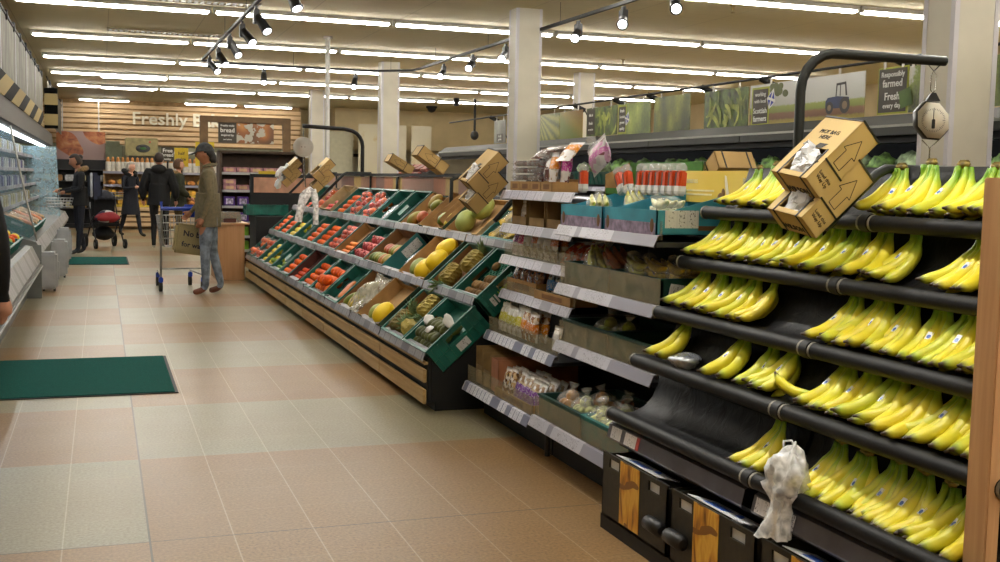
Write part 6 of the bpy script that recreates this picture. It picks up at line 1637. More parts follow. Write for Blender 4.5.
# multi-deck chiller
mc = thing('tall_chiller', 'tall lit chiller of white and purple packs with a clear end panel', 'chilled case', (0, 0, 0))
ya, yb = 14.75, 26.5
CHW = plain('chiller_white', 'a9b2b4', .5, var=.06)
fixnormals(MB().prism([(-.82, 0), (-.82, .3), (-.70, .36), (-.69, .42), (-.76, .56), (-.9, .60), (-1.9, .75), (-1.9, 0)], ya, yb).build('lower_body', CASEG, mc))
a = MB(); a.sheet([(-.687, .425), (-.76, .567)], ya+.02, yb, -.004); a.build('ticket_rail', MATS['case_tickets'], mc)
MB().box(-1.95, -1.9, ya, yb, 0, 2.1).build('back_wall', CHW, mc)
fixnormals(MB().prism([(-.98, 1.98), (-1.0, 2.2), (-1.0, 2.24), (-1.95, 2.24), (-1.95, 2.05), (-1.05, 1.98)], 8.6, yb).build('canopy', plain('canopy_brown', '4a453c', .7, var=.06), mc))
MB().box(-1.22, -1.14, 8.7, yb-.1, 1.955, 1.98).build('canopy_lamp', emis('chiller_lamp', 'e8f4ff', 7), mc)
SH = [(.95, -1.12), (1.2, -1.17), (1.45, -1.2), (1.7, -1.22)]
for z, x in SH:
    MB().box(-1.9, x, ya+.02, yb, z-.02, z).build('shelf', CHW, mc); MB().box(x, x+.006, ya+.02, yb, z-.025, z+.025).build('ticket_strip', PLAINS, mc)
GLS = clear('case_glass', 'a8c4d0', .16, .05, .6)
MB().poly([(-.74, 14.7, .58), (-.86, 14.7, 1.1), (-1.02, 14.7, 1.96), (-1.9, 14.7, 1.96), (-1.9, 14.7, .75), (-.9, 14.7, .62)][::-1], 0, None, .012).build('end_glass', GLS, mc)
MB().tube([(-.745, 14.69, .58), (-.86, 14.69, 1.1), (-1.02, 14.69, 1.96)], .012, 6).build('glass_edge', STEEL, mc)
MB().poly([(-.74, 23.0, .58), (-.80, 23.0, 1.9), (-1.9, 23.0, 1.9), (-1.9, 23.0, .75)][::-1], 0, None, .012).build('divider_glass', clear('case_glass_blue', 'b8d4dc', .4, .05, .6), mc)
PKW = plain('white_pack_print', 'b4b6b8', .4, var=.2, scale=20); PKP = plain('purple_pack_print', '43407c', .4, var=.3, scale=20); PKC = plain('cream_pack_print', 'b0a67a', .4, var=.3, scale=15)
pk = [MB().rbox(-.09, .09, -.13, .13, 0, .16, .012).mesh('chilled_pack', m) for m in (PKW, PKP, PKC)]
for i, (z, x) in enumerate(SH):
    for k in range(14):
        y = ya+.35+.42*k; c = (2, 1, 0, 0)[i] if k % 3 else (0, 0, 1, 2)[i]
        o = link('chilled_pack', pk[c], None, T(x-.12, y, z)); tag(o, '%s pack on the %s chiller shelf' % (('white', 'purple', 'cream')[c], ('lowest', 'second', 'third', 'top')[i]), 'packet', '%s packs on the %s chiller shelf' % (('white', 'purple', 'cream')[c], ('lowest', 'second', 'third', 'top')[i]))
# bagged roots and green crates on the chiller's front deck
ROOT = plain('pale_root', 'b08a5a', .6, var=.4, scale=10); GING = plain('ginger', '9a7c48', .7, var=.3)
for k in range(5):
    r = thing('green_crate', 'green crate on the front deck of the tall chiller, %s from its clear end' % NTH[k], 'crate', T(-.84, 15.2+.64*k, .6) @ RZ(PI) @ RY(rad(-24)))
    for me in g0: link(me.name, me, r)
    for q in range(2):
        m = T(-.84, 15.2+.64*k, .6) @ RZ(PI) @ RY(rad(-24)) @ T(.14+.14*q, -.05+.1*q, .14)
        rt = thing('vegetable_bag', '%s clear bag of carrots and parsnips in the %s chiller crate from the clear end' % (('lower', 'upper')[q], NTH[k]), 'bag of vegetables', m @ RZ(.4*q+k))
        a = MB()
        for c_ in range(6): a.tube([(-.11, -.07+.028*c_, .0), (-.06, -.07+.028*c_, .012), (.07, -.06+.025*c_, .01), (.12, -.05+.02*c_, 0)], [.008, .02, .024, .01], 8)
        a.build('roots', (CAR if (k+q) % 3 == 0 else ROOT), rt); MB().ell((0, 0, .01), (.15, .1, .045), 16, 8, 0, None, lump(k+q, .08)).build('film', NET, rt)
# brown boxes stacked on the deck behind the low case crates
OLB = plain('olive_card', '6a5a2c', .7, var=.15)
for k, (x, y, z, lab) in enumerate(((-1.22, 13.15, .78, 'olive brown box standing at the bottom of the stack on the low case'), (-1.20, 12.85, .78, 'olive brown box beside the stack on the low case'), (-1.22, 13.05, 1.0, 'olive brown box on top of the stack on the low case'))):
    r = thing('olive_box', lab, 'box', T(x, y, z)); MB().rbox(-.12, .12, -.12, .12, 0, .22, .004).build('box_body', OLB, r); MB().box(-.121, .121, -.03, .03, .001, .2205).build('tape', plain('tape', '7c6c3c', .4), r)
# hanging translucent curtain of posters on a rail, striped fascia below
SHEER = clear('sheer_poster', 'c9c8b8', .75, .12, .5)
t = NT('stripe_cream_black'); v = t.obj(); s = t.sep(v)
st_ = t.math('FRACT', t.math('MULTIPLY', t.math('ADD', s[1], t.math('MULTIPLY', s[2], -6)), 1/2.3))
STRP = t.set(t.mix(t.math('LESS_THAN', st_, .45), 'a8966a', '060605'), .8, 0, .1)
t = NT('poster_haze'); v = t.obj(); n = t.noise(t.mapping(v, (1, 2.2, .8)), 1.7, 3, .6)
HAZE = t.set(t.ramp(n, [(.3, '4e4b42'), (.5, '706d60'), (.62, '7e7b6d'), (.7, '565140')]), .65, 0, .12)
fs = thing('striped_fascia', 'slanted black and cream striped board above the tall chiller', 'fascia', (0, 0, 0)); MB().box(-1.0, -.985, 8.6, 22.3, 2.24, 2.5).build('board', STRP, fs)
e = MB(); e.box(-1.0, -.76, 23.0, 23.03, 2.24, 3.0); e = e.build('end_board', STRP, fs)
rl = thing('poster_rail', 'black rail with clips carrying pale posters over the chiller', 'rail', (0, 0, 0)); MB().cyl((-1.0, 8.6, 3.19), (-1.0, 22.4, 3.19), .014, 6).build('rail', BLK, rl)
for k in range(12): MB().rbox(-1.025, -.975, 9.4+1.15*k-.03, 9.4+1.15*k+.03, 3.12, 3.24, .01).build('clip', BLK, rl)
for k in range(6):
    y0 = 8.8+2.26*k
    r = thing('hanging_poster', 'pale translucent poster over the chiller, %s along the rail from the camera' % NTH[k], 'poster', T(-1.0, y0, 2.5)); MB().box(-.003, .003, 0, 2.18, 0, .66).build('sheet', HAZE, r); MB().box(-.006, .006, 2.16, 2.2, 0, .66).build('edge_bar', GREYL, r)
rl = thing('poster_rail', 'black rail of smaller pale posters near the bakery wall', 'rail', (0, 0, 0)); MB().cyl((-1.0, 24.2, 3.3), (-1.0, 33.0, 3.22), .014, 6).build('rail', BLK, rl)
for k in range(4):
    r = thing('hanging_poster', 'small pale poster near the bakery, %s along the rear rail' % NTH[k], 'poster', T(-1.0, 24.4+2.1*k, 2.42)); MB().box(-.003, .003, 0, 2.0, 0, .82).build('sheet', HAZE, r); MB().rbox(-.03, .03, .9, 1.0, .8, .9, .01).build('clip', BLK, r)
# far low shelving left of the bakery
r = thing('bread_shelving', 'dark shelving of packed cakes below the pastry poster', 'shelving', T(0, 30.6, 0))
a = MB(); a.box(-1.9, .35, .5, .55, 0, 1.75); a.box(-1.9, .35, 0, .5, 0, .1); a.build('back', DARK, r)
for z in (.5, .85, 1.2, 1.5): MB().box(-1.9, .35, 0, .5, z-.02, z).build('shelf', SHM, r)
for i, z in enumerate((.5, .85, 1.2)):
    for k in range(7):
        o = MB().rbox(-.11, .11, -.1, .1, 0, .16, .02).build('cake_pack', [PKC, plain('cake_pack_tan', '9a7040', .5, var=.4), PKW][(i+k) % 3], None, T(-1.6+.28*k, 30.8, z)); tag(o, 'packed cake on the %s shelf under the pastry poster' % ('lowest', 'middle', 'upper')[i], 'packet', 'cakes on the %s shelf under the poster' % ('lowest', 'middle', 'upper')[i])
# ================================================================ bakery at the end of the aisle
t = NT('slat_wood'); v = t.obj(); n = t.noise(t.mapping(v, (1.2, 20, 20)), 1.5, 3)
SLATW = t.set(t.ramp(n, [(.3, 'c8a57a'), (.7, 'dcbf96')]), .6)
fa = thing('bakery_fascia', 'wide fascia of horizontal wooden slats over the bakery', 'fascia', (0, 0, 0))
MB().box(-3.3, 5.68, 34.06, 34.2, 2.22, 3.495).build('backing', plain('slat_backing', '9c7c52', .8), fa)
for k in range(8): MB().rbox(-3.3, 5.68, 34.0, 34.06, 2.25+.145*k, 2.25+.145*k+.1, .008).build('slat', SLATW, fa)
LETT = plain('letter_cream', 'e4dcc4', .4, var=.03)
r = thing('wall_lettering', 'large cream raised letters reading Freshly Baked on the slatted fascia', 'lettering', T(.84, 33.985, 2.98))
a = MB(); add_text(a, 'Freshly', .50, frame((0, 0, 0), (1, 0, 0), (0, 0, 1)), 0, bold=.012, align='LEFT', depth=.03); a.build('letters_freshly', LETT, r)
xs = [p[0] for p in a.v]; k_ = 1.52/(max(xs)-min(xs)); r.children[0].scale = (k_, 1, 1)
a = MB(); add_text(a, 'Baked', .50, frame((0, 0, 0), (1, 0, 0), (0, 0, 1)), 0, bold=.03, align='LEFT', depth=.03); o = a.build('letters_baked', LETT, r); o.location.x = 1.68; o.scale = (k_, 1, 1)
t = NT('pastry_print'); v = t.obj(); w_ = t.noise(t.mapping(v, (1, 1, 1.3)), 4.5, 3, .6, .5); n = t.voro(v, 2.0, 'SMOOTH_F1')
PAST = t.set(t.mix(t.math('GREATER_THAN', n, .42), t.ramp(w_, [(.25, '4a2410'), (.45, 'a8562a'), (.6, 'c07a44'), (.8, 'd0a070')]), 'a88a86'), .4)
r = thing('pastry_poster', 'large poster of brown pastries hanging below the slatted fascia', 'poster', T(-1.16, 33.5, 1.76)); MB().box(0, 1.28, 0, .02, 0, .80).build('printed_sheet', PAST, r)
for q in (.15, 1.1): MB().box(q, q+.03, .005, .015, .8, 1.66).build('hanger', STEEL, r)
# bread stand
bs = thing('bread_stand', 'pale wooden bread stand with bagged loaves along its top', 'display stand', T(0, 30.0, 0))
a = MB(); a.box(.05, 3.1, .45, .5, 0, 1.5); a.box(.05, .1, 0, .5, 0, 1.45); a.box(3.05, 3.1, 0, .5, 0, 1.45); a.build('stand_back', plain('bakery_tan', '8a6a40', .7), bs)
for k in range(4): MB().rbox(.05, 3.1, -.02, .0, .08+.13*k, .17+.13*k, .006).build('front_slat', SLATW, bs)
for z in (.62, .87, 1.13, 1.46):
    MB().box(.05, 3.1, 0, .5, z-.03, z).build('shelf', SLATW, bs); MB().box(.05, 3.1, -.012, .0, z-.05, z+.01).build('ticket_strip', PLAINS if z > 1 else plain('yellow_strip', 'c9a92e', .5), bs)
BRE = plain('bread_crust', 'b5793a', .7, var=.35, scale=14); PAPER = plain('white_paper_bag', 'c9c4ba', .6, var=.1); YP = plain('yellow_wrap', 'c89a2c', .5, var=.4, scale=10)
bl = MB().tube([(0, 0, .0), (0, 0, .08), (0, 0, .26), (0, 0, .34), (0, 0, .37)], [.05, .055, .05, .035, .01], 8).mesh('loaf', BRE)
bw = MB().tube([(0, 0, 0), (0, 0, .06), (0, 0, .24), (0, 0, .25)], [.062, .07, .066, .06], 8).mesh('paper_bag', PAPER)
for k in range(13):
    r = thing('bagged_loaf', 'loaf in a white paper bag along the top of the bread stand', 'loaf', T(.17+.118*k, 30.12+.06*(k % 2), 1.46), 'bagged loaves on the bread stand'); link('loaf', bl, r); link('paper_bag', bw, r)
for k in range(13, 24):
    r = thing('bagged_loaf', 'loaf in a white paper bag along the top of the bread stand', 'loaf', T(.17+.118*k, 30.12+.06*(k % 2), 1.46), 'bagged loaves on the bread stand'); link('loaf', bl, r); link('paper_bag', bw, r)
rm = MB().ell((0, 0, .06), (.10, .13, .065), 10, 6).mesh('bread_roll', BRE); ym = MB().rbox(-.1, .1, -.12, .12, 0, .14, .03).mesh('cake_pack', YP)
for i, z in enumerate((.62, .87, 1.13)):
    for k in range(12):
        me = (rm, ym)[(i+k) % 2]; o = link(me.name, me, None, T(.25+.245*k, 30.16, z)); nm = ('round bread loaf', 'yellow wrapped cake')[(i+k) % 2]
        tag(o, '%s on the %s shelf of the bread stand' % (nm, ('lowest', 'middle', 'upper')[i]), ('bread', 'cake')[(i+k) % 2], '%ss on the %s shelf of the bread stand' % (nm, ('lowest', 'middle', 'upper')[i]))
# bakery back wall with counter hatch, oven box, signs
o = thing('bakery_partition', 'pale green partition wall behind the bread stand', 'partition', (0, 0, 0))
PGN = plain('pale_green_wall', '98a086', .7, var=.05)
MB().box(-3.3, .56, 33.6, 33.7, 0, 2.22).build('panel', PGN, o); MB().box(.5, 5.6, 33.9, 34.0, 0, 2.2).build('rear_panel', plain('olive_grey_wall', '77765e', .7), o); MB().box(.14, .5, 32.9, 33.0, 0, 2.3).build('pilaster', PGN, o)
r = thing('oven_hood', 'beige metal hood box with a dark oval emblem behind the bread stand', 'oven hood', T(.62, 32.0, 0))
MB().rbox(0, .85, 0, .6, 1.9, 2.38, .02).build('hood', plain('hood_beige', '8f8355', .4, .3), r); a = MB(); a.ell((.46, -.004, 2.1), (.19, .008, .11), 18, 8); e = a.build('oval_emblem', plain('emblem_black', '15150f', .4), r)
a = MB(); a.ell((.46, -.012, 2.1), (.09, .006, .035), 12, 6); a.build('leaf_mark', plain('leaf_green', '3f7a34', .5), e); MB().box(.61, .66, -.006, .0, 2.25, 2.3).build('red_lamp', plain('red_mark', 'a8301c', .4), r); MB().box(.1, .75, .1, .5, 0, 1.9).build('oven_body', plain('oven_dark', '3c3a30', .5), r)
YEL2 = plain('sign_yellow', 'd2b418', .5, var=.05)
def fsign(x0, x1, y, z0, z1, m, lines, lab, ink, leg=True):
    r = thing('promotion_sign', lab, 'sign', T((x0+x1)/2, y, 0)); W = (x1-x0)/2
    MB().box(-W, W, 0, .02, z0, z1).build('board', m, r); a = MB()
    for tx, sz, hf in lines: add_text(a, tx, sz, frame((0, -.002, z0+(z1-z0)*hf), (1, 0, 0), (0, 0, 1)), 0, bold=.02)
    a.build('lettering', ink, r)
    if leg: MB().cyl((0, .03, 0), (0, .03, z0+.05), .02, 6).build('stand_pole', BLK, r)
fsign(1.84, 2.22, 24.0, 1.60, 2.10, YEL2, [('Special', .11, .75), ('offer', .1, .45)], 'tall bright yellow sign behind the man in the cap', INK)
fsign(1.44, 1.72, 24.3, 1.58, 1.97, YEL2, [('half', .09, .7), ('price', .09, .4)], 'lower yellow sign next to the Free bread sign', INK)
fsign(1.18, 1.43, 24.3, 1.68, 1.98, BRN, [('Free', .11, .75), ('bread', .1, .45), ('today', .06, .17)], 'small dark sign reading Free bread over the shoppers', WHT)
# framed bread sign on brown posts
BRW = plain('brown_frame', '6f5432', .6, var=.1)
r = thing('bread_sign_frame', 'large brown post frame carrying a hanging bread picture', 'sign frame', T(0, 20.6, 0))
for x in (1.66, 3.12): MB().rbox(x, x+.14, 0, .1, 0, 2.36, .006).build('post', BRW, r)
MB().rbox(1.66, 3.26, 0, .1, 2.36, 2.47, .006).build('top_beam', BRW, r)
r = thing('hanging_bread_sign', 'hanging dark sign and bread picture inside the brown frame', 'sign', T(1.98, 20.65, 2.0))
b = MB().box(0, .32, 0, .015, 0, .36).build('dark_panel', BRN, r); a = MB()
for tx, sz, hf in (('Freshly made', .045, .85), ('bread', .11, .62), ('inspired by', .05, .38), ('our bakers', .035, .17)): add_text(a, tx, sz, frame((.16, -.002, .36*hf), (1, 0, 0), (0, 0, 1)), 0, bold=.02)
a.build('lettering', WHT, b)
t = NT('bread_print'); v = t.obj(); n = t.voro(v, 5, 'SMOOTH_F1'); n2 = t.noise(v, 6, 3)
BPR = t.set(t.mix(t.math('GREATER_THAN', n2, .52), t.ramp(n, [(.1, 'c98a44'), (.4, '9a5a24'), (.7, '6a4a2c')]), 'b8b2a0'), .4)
MB().box(.32, .98, 0, .012, 0, .36).build('bread_picture', BPR, r)
for x in (.1, .9): MB().box(x, x+.008, .003, .008, .36, .40).build('hanger', STEEL, r)
r = thing('hanging_bar', 'white painted beam behind the hanging bread sign', 'beam rail', (0, 0, 0)); MB().box(1.6, 5.5, 30.9, 31.0, 1.95, 2.02).build('beam', PW, r); MB().box(3.4, 4.6, 30.95, 31.1, 0, 1.95).build('white_panel', plain('panel_white', 'a9a898', .6), r)
# confectionery unit
cu = thing('confectionery_unit', 'dark brown shelving unit of pink and purple boxes beyond the wooden counter', 'shelving', T(0, 18.0, 0))
UB = plain('unit_brown', '4a3422', .6, var=.15)
MB().box(1.76, 3.06, .42, .46, 0, 1.8).build('unit_back', UB, cu)
for x in (1.74, 3.04): MB().rbox(x, x+.04, 0, .46, 0, 1.8, .004).build('side_panel', UB, cu)
MB().rbox(1.74, 3.08, 0, .46, 1.77, 1.81, .004).build('top_panel', UB, cu)
SZ = [.25, .47, .69, .94, 1.19, 1.465]
for z in SZ: MB().box(1.78, 3.04, .0, .42, z-.02, z).build('shelf', DARK, cu); MB().box(1.78, 3.04, -.008, .0, z-.032, z+.008).build('ticket_strip', GREYL, cu)
PNK = plain('pink_box', 'b87f86', .5, var=.25, scale=14); PURP = plain('purple_box', '53308a', .45, var=.3, scale=16); GRNB = plain('green_box', '6a9a2a', .5, var=.3)
PKM = [MB().rbox(-.095, .095, -.08, .08, 0, .085, .004).mesh('pink_box', PNK), MB().rbox(-.085, .085, -.07, .07, 0, .15, .004).mesh('purple_box', PURP), MB().rbox(-.085, .085, -.07, .07, 0, .14, .004).mesh('green_box', GRNB)]
ptop = MB().box(-.06, .06, -.081, -.0805, .02, .065).mesh('box_print', plain('pink_print', 'd8b48a', .5)); utop = MB().box(-.055, .055, -.0715, -.0705, .03, .12).mesh('box_print', plain('pale_print', 'b9b0cc', .5, var=.5, scale=25))
nm = ('lowest', 'second', 'third', 'fourth', 'fifth', 'top')
for i, z in enumerate(SZ):
    for k in range(6):
        for lv in range((1, 1, 1, 1, 2, 1)[i] if k % 3 != 1 else 1):
            c = (2, 2, 1, 1, 0, 0)[i]; col_ = ('pink', 'purple', 'green')[c]
            r = thing('%s_box' % col_, '%s box on the %s shelf of the dark brown unit' % (col_, nm[i]), 'box', T(1.9+.208*k, 18.1, z+.087*lv), '%s boxes on the %s shelf' % (col_, nm[i]))
            link('box_body', PKM[c], r)
            if c < 2: link('box_print', (ptop, utop)[c], r)
for k, (x, z) in enumerate(((2.5, 1.38), (2.72, 1.1), (2.7, .62))): MB().box(x-.16, x+.16, -.02, -.012, z, z+.12).build('yellow_ticket', YEL2, cu)
MB().rbox(2.18, 2.25, -.35, -.3, 0, 1.2, .004).build('brown_post', plain('reddish_wood', '7a4a30', .6), cu)
MB().box(2.2, 2.23, -.3, 0, .05, .1).build('post_tie', UB, cu)
# wooden counter with a chrome unit on it
CW = NT('counter_wood'); v = CW.obj(); CW = CW.set(CW.ramp(CW.noise(CW.mapping(v, (14, 14, 1)), 1.6, 4, .6), [(.3, 'a8794c'), (.7, 'b98b5e')]), .45)
r = thing('wooden_counter', 'plain wooden counter end standing beyond the far end of the fruit stall', 'counter', (0, 0, 0)); MB().rbox(1.46, 1.835, 15.52, 16.3, 0, .755, .004).build('counter_body', CW, r); MB().rbox(1.44, 1.90, 15.5, 16.32, .755, .775, .004).build('counter_top', plain('counter_edge', 'c8a070', .5), r)
r = thing('chrome_machine', 'small chrome and dark machine standing on the wooden counter', 'machine', T(1.66, 15.8, .775))
fixnormals(MB().prism([(-.15, 0), (-.15, .11), (-.13, .145), (.13, .145), (.15, .11), (.15, 0), (.10, 0), (.08, .06), (-.08, .06), (-.10, 0)], -.1, .15).build('chrome_shell', CHROME, r)); MB().box(-.085, .085, -.08, .14, 0, .058).build('dark_window', plain('dark_red_window', '4a1410', .3), r)
# black end stand with green crate past the far end of the stall
r = thing('end_stand', 'black stand with a pinkish panel past the far end of the fruit stall', 'display stand', (0, 0, 0))
MB().box(2.05, 3.1, 16.0, 16.7, 0, .85).build('stand_body', DARK, r); MB().box(2.05, 3.1, 16.66, 16.7, .85, 1.45).build('stand_back', DARK, r); MB().box(2.1, 3.1, 16.64, 16.66, 1.18, 1.4).build('pink_panel', plain('pink_panel', 'b48468', .5), r)
r = thing('green_crate', 'green crate on the black stand past the far end of the stall', 'crate', T(2.25, 16.3, .86) @ RZ(rad(90)) @ RY(rad(0)))
for me in g0: link(me.name, me, r)
# ================================================================ people
def evaluated(o):
    dg = bpy.context.evaluated_depsgraph_get(); dg.update()
    return bpy.data.meshes.new_from_object(o.evaluated_get(dg))
def skinned(chains, sub=1):
    """chains: lists of (point, (rx, ry)); chains sharing points are joined; returns verts, faces"""
    idx = {}; vs = []; rs = []; es = []
    for ch in chains:
        prev = None
        for p, r in ch:
            k = tuple(round(c, 4) for c in p)
            if k not in idx: idx[k] = len(vs); vs.append(p); rs.append(r)
            if prev is not None and prev != idx[k]: es.append((prev, idx[k]))
            prev = idx[k]
    me = bpy.data.meshes.new('sk'); me.from_pydata(vs, es, []); o = bpy.data.objects.new('sk', me); COL.objects.link(o)
    m = o.modifiers.new('skin', 'SKIN'); m.use_smooth_shade = True
    ly = me.skin_vertices[0].data if me.skin_vertices else None
    if ly is None:
        bm = bmesh.new(); bm.from_mesh(me); bm.verts.layers.skin.verify(); bm.to_mesh(me); bm.free(); ly = me.skin_vertices[0].data
    for i, r in enumerate(rs): ly[i].radius = r if isinstance(r, tuple) else (r, r); ly[i].use_root = (i == 0)
    s_ = o.modifiers.new('sub', 'SUBSURF'); s_.levels = sub; s_.render_levels = sub
    e = evaluated(o); out = ([v.co.copy() for v in e.vertices], [tuple(p.vertices) for p in e.polygons])
    bpy.data.objects.remove(o); bpy.data.meshes.remove(me); bpy.data.meshes.remove(e); return out
def largest(me):
    """keep only the biggest connected piece"""
    bm = bmesh.new(); bm.from_mesh(me); seen = set(); best = []
    bm.verts.ensure_lookup_table()
    for v0 in bm.verts:
        if v0 in seen: continue
        st = [v0]; seen.add(v0); comp = []
        while st:
            q = st.pop(); comp.append(q)
            for e in q.link_edges:
                w = e.other_vert(q)
                if w not in seen: seen.add(w); st.append(w)
        if len(comp) > len(best): best = comp
    b = set(best); bmesh.ops.delete(bm, geom=[v for v in bm.verts if v not in b], context='VERTS'); bm.to_mesh(me); bm.free()
def remeshed(mb, vox, smooth=3):
    me = bpy.data.meshes.new('rm'); me.from_pydata([tuple(v) for v in mb.v], [], mb.f); o = bpy.data.objects.new('rm', me); COL.objects.link(o)
    r = o.modifiers.new('re', 'REMESH'); r.mode = 'VOXEL'; r.voxel_size = vox
    s_ = o.modifiers.new('sm', 'SMOOTH'); s_.iterations = smooth; s_.factor = .5
    e = evaluated(o); bpy.data.objects.remove(o); bpy.data.meshes.remove(me); largest(e)
    for p in e.polygons: p.use_smooth = True
    return e
SKINM = plain('skin', 'a06a4c', .55, var=.06); SKINP = plain('skin_pale', 'c08c72', .55, var=.06)
def cloth(key, c, rough=.85, var=.2, sc=30):
    return plain(key, c, rough, var=var, scale=sc, bump=.25)
def head_mb(c, R, yaw, tilt=0):
    """head with brow, nose, lips and chin; face looks towards local -y turned by yaw"""
    def fn(p):
        x, y, z = p
        f = max(0, -y)
        k = 1.0
        if z < -.1: k -= .22*min(1, (-z-.1)/.7)            # jaw narrows
        yy = y*(1+.06*(y > 0))
        n = math.exp(-((x/.15)**2+((z+.12)/.2)**2))*f       # nose
        b = math.exp(-((x/.5)**2+((z-.2)/.12)**2))*f*.06     # brow
        e = math.exp(-(((abs(x)-.33)/.16)**2+((z-.03)/.1)**2))*f*.09   # eye sockets
        m = math.exp(-((x/.25)**2+((z+.48)/.09)**2))*f*.07   # lips
        ch = math.exp(-((x/.3)**2+((z+.82)/.16)**2))*f*.14   # chin
        return V(x*k, yy*k-n*.26-b+e-m-ch, z)
    M = T(*c) @ RZ(yaw) @ RX(tilt)
    a = MB(); a.ell((0, 0, 0), (R*.76, R*.93, R*1.12), 28, 20, 0, M, fn)
    for s in (-1, 1): a.ell((s*R*.75, R*.08, -R*.02), (R*.1, R*.2, R*.28), 8, 6, 0, M)
    return a, M
def hand_mb(w, d, R=1, curl=.5, side=1, palm=V(0, 1, 0)):
    """palm plus four bent fingers and a thumb from wrist w along d"""
    d = d.normalized(); n = (palm-d*palm.dot(d)).normalized(); s = d.cross(n)*side
    a = MB(); c = w+d*.045*R
    a.tube([w-d*.015, w+d*.01*R, w+d*.05*R, w+d*.085*R], [.024*R, .027*R, .037*R, .033*R], 10)
    for i, (o, L) in enumerate(((-.027, .066), (-.009, .076), (.009, .072), (.026, .056))):
        b = w+d*.085*R+s*o*R; p1 = b+(d*.45*L+n*.1*curl*L)*R; p2 = p1+(d*(.33-.2*curl)+n*.3*curl)*L*R; p3 = p2+(d*(.25-.25*curl)+n*.33*curl)*L*R
        a.tube([b-d*.02, b, p1, p2, p3], [.0095*R, .0095*R, .009*R, .008*R, .006*R], 8)
    b = w+d*.03*R-s*.03*R
    a.tube([b, b+(d*.03-s*.022+n*.01)*R, b+(d*.055-s*.028+n*.02)*R], [.012*R, .0105*R, .008*R], 8)
    return a
def person(name, label, M, H, pose, mats, hair, jacket=None, vox=.011, extra=None, face=0, ftilt=0, bulk=1.0, cat='person'):
    """pose: dict of joint positions in a 1.75 m body facing -y; mats: dict skin, top, legs, shoes"""
    k = H/1.75; root = thing(name, label, cat, M @ S3(k, k, k))
    P = dict(pel=V(0, 0, .95), wai=V(0, 0, 1.09), che=V(0, 0, 1.27), upc=V(0, .01, 1.40), nek=V(0, .005, 1.49), hdb=V(0, -.005, 1.555), hed=V(0, -.02, 1.645),
             shl=V(.185, .01, 1.415), shr=V(-.185, .01, 1.415), ell=V(.23, .02, 1.13), elr=V(-.23, .02, 1.13), wrl=V(.23, -.04, .88), wrr=V(-.23, -.04, .88),
             hil=V(.095, 0, .91), hir=V(-.095, 0, .91), knl=V(.10, -.01, .5), knr=V(-.10, -.01, .5), anl=V(.105, .02, .085), anr=V(-.105, .02, .085), tol=None, tor=None)
    for q, v_ in pose.items(): P[q] = V(*v_) if v_ is not None else None
    for s in 'lr':
        if P['to'+s] is None: P['to'+s] = P['an'+s]+V(.02 if s == 'l' else -.02, -.15, -.05)
    B = bulk
    torso = [(P['pel'], (.145*B, .105*B)), (P['wai'], (.135*B, .10*B)), (P['che'], (.155*B, .11*B)), (P['upc'], (.12*B, .09*B)), (P['nek'], (.058, .058)), (P['hdb'], (.056, .058))]
    arms = {}; legs = {}
    for s in 'lr':
        arms[s] = [(P['upc'], (.12*B, .09*B)), (P['sh'+s], .062*B), (P['sh'+s].lerp(P['el'+s], .5), .053*B), (P['el'+s], .045*B), (P['el'+s].lerp(P['wr'+s], .5), .04*B), (P['wr'+s], .027)]
        h = P['an'+s]+(P['an'+s]-P['to'+s]).normalized()*.03
        legs[s] = [(P['pel'], (.145*B, .105*B)), (P['hi'+s], .098*B), (P['hi'+s].lerp(P['kn'+s], .5), .083*B), (P['kn'+s], .062), (P['kn'+s].lerp(P['an'+s], .4), .06), (P['an'+s], .043), (P['an'+s].lerp(P['to'+s], .5)+V(0, 0, -.015), .043), (P['to'+s], .033)]
    mb = MB(); v_, f_ = skinned([torso, arms['l'], arms['r'], legs['l'], legs['r']]); mb.add(v_, f_)
    hd, HM = head_mb(P['hed'], .105, face, ftilt); mb.add(hd.v, hd.f)
    for s, sd in (('l', 1), ('r', -1)):
        d = (P['wr'+s]-P['el'+s]).normalized(); pm_ = V(-sd, -.3, 0) if abs(d.z) > .7 else V(0, .1, -1)
        hm = hand_mb(P['wr'+s], d, 1.0, .55, sd, pm_); mb.add(hm.v, hm.f)
    me = remeshed(mb, vox, 2)
    segs = [('top', P['pel'], P['wai']), ('top', P['wai'], P['che']), ('top', P['che'], P['upc']), ('skin', P['nek'], P['hed']), ('skin', P['hed'], P['hed']+V(0, 0, .05))]
    for s in 'lr':
        d = (P['wr'+s]-P['el'+s]).normalized()
        segs += [('top', P['upc'], P['sh'+s]), ('top', P['sh'+s], P['el'+s]), ('top', P['el'+s], P['wr'+s]), ('skin', P['wr'+s]+d*.03, P['wr'+s]+d*.16), ('legs', P['pel']+V(0, 0, -.04), P['hi'+s]), ('legs', P['hi'+s], P['kn'+s]), ('legs', P['kn'+s], P['an'+s]), ('shoes', P['an'+s]+V(0, 0, -.045), P['to'+s])]
    order = ['skin', 'top', 'legs', 'shoes']
    for q in order: me.materials.append(mats[q])
    def sd_(p, a, b):
        ab = b-a; L = ab.length_squared; t_ = max(0, min(1, (p-a).dot(ab)/L)) if L > 1e-9 else 0
        return (p-a-ab*t_).length
    idx = []
    for p in me.polygons:
        c = p.center
        idx.append(order.index(min(segs, key=lambda q: sd_(c, q[1], q[2]))[0]))
    me.polygons.foreach_set('material_index', idx); me.name = 'body'
    link('body', me, root)
    # eyes and brows
    a = MB()
    for s in (-1, 1): a.ell((s*.033, -.088, .004), (.011, .006, .006), 8, 6, 0, HM)
    a.build('eyes', plain('eye_dark', '1a1411', .3), root)
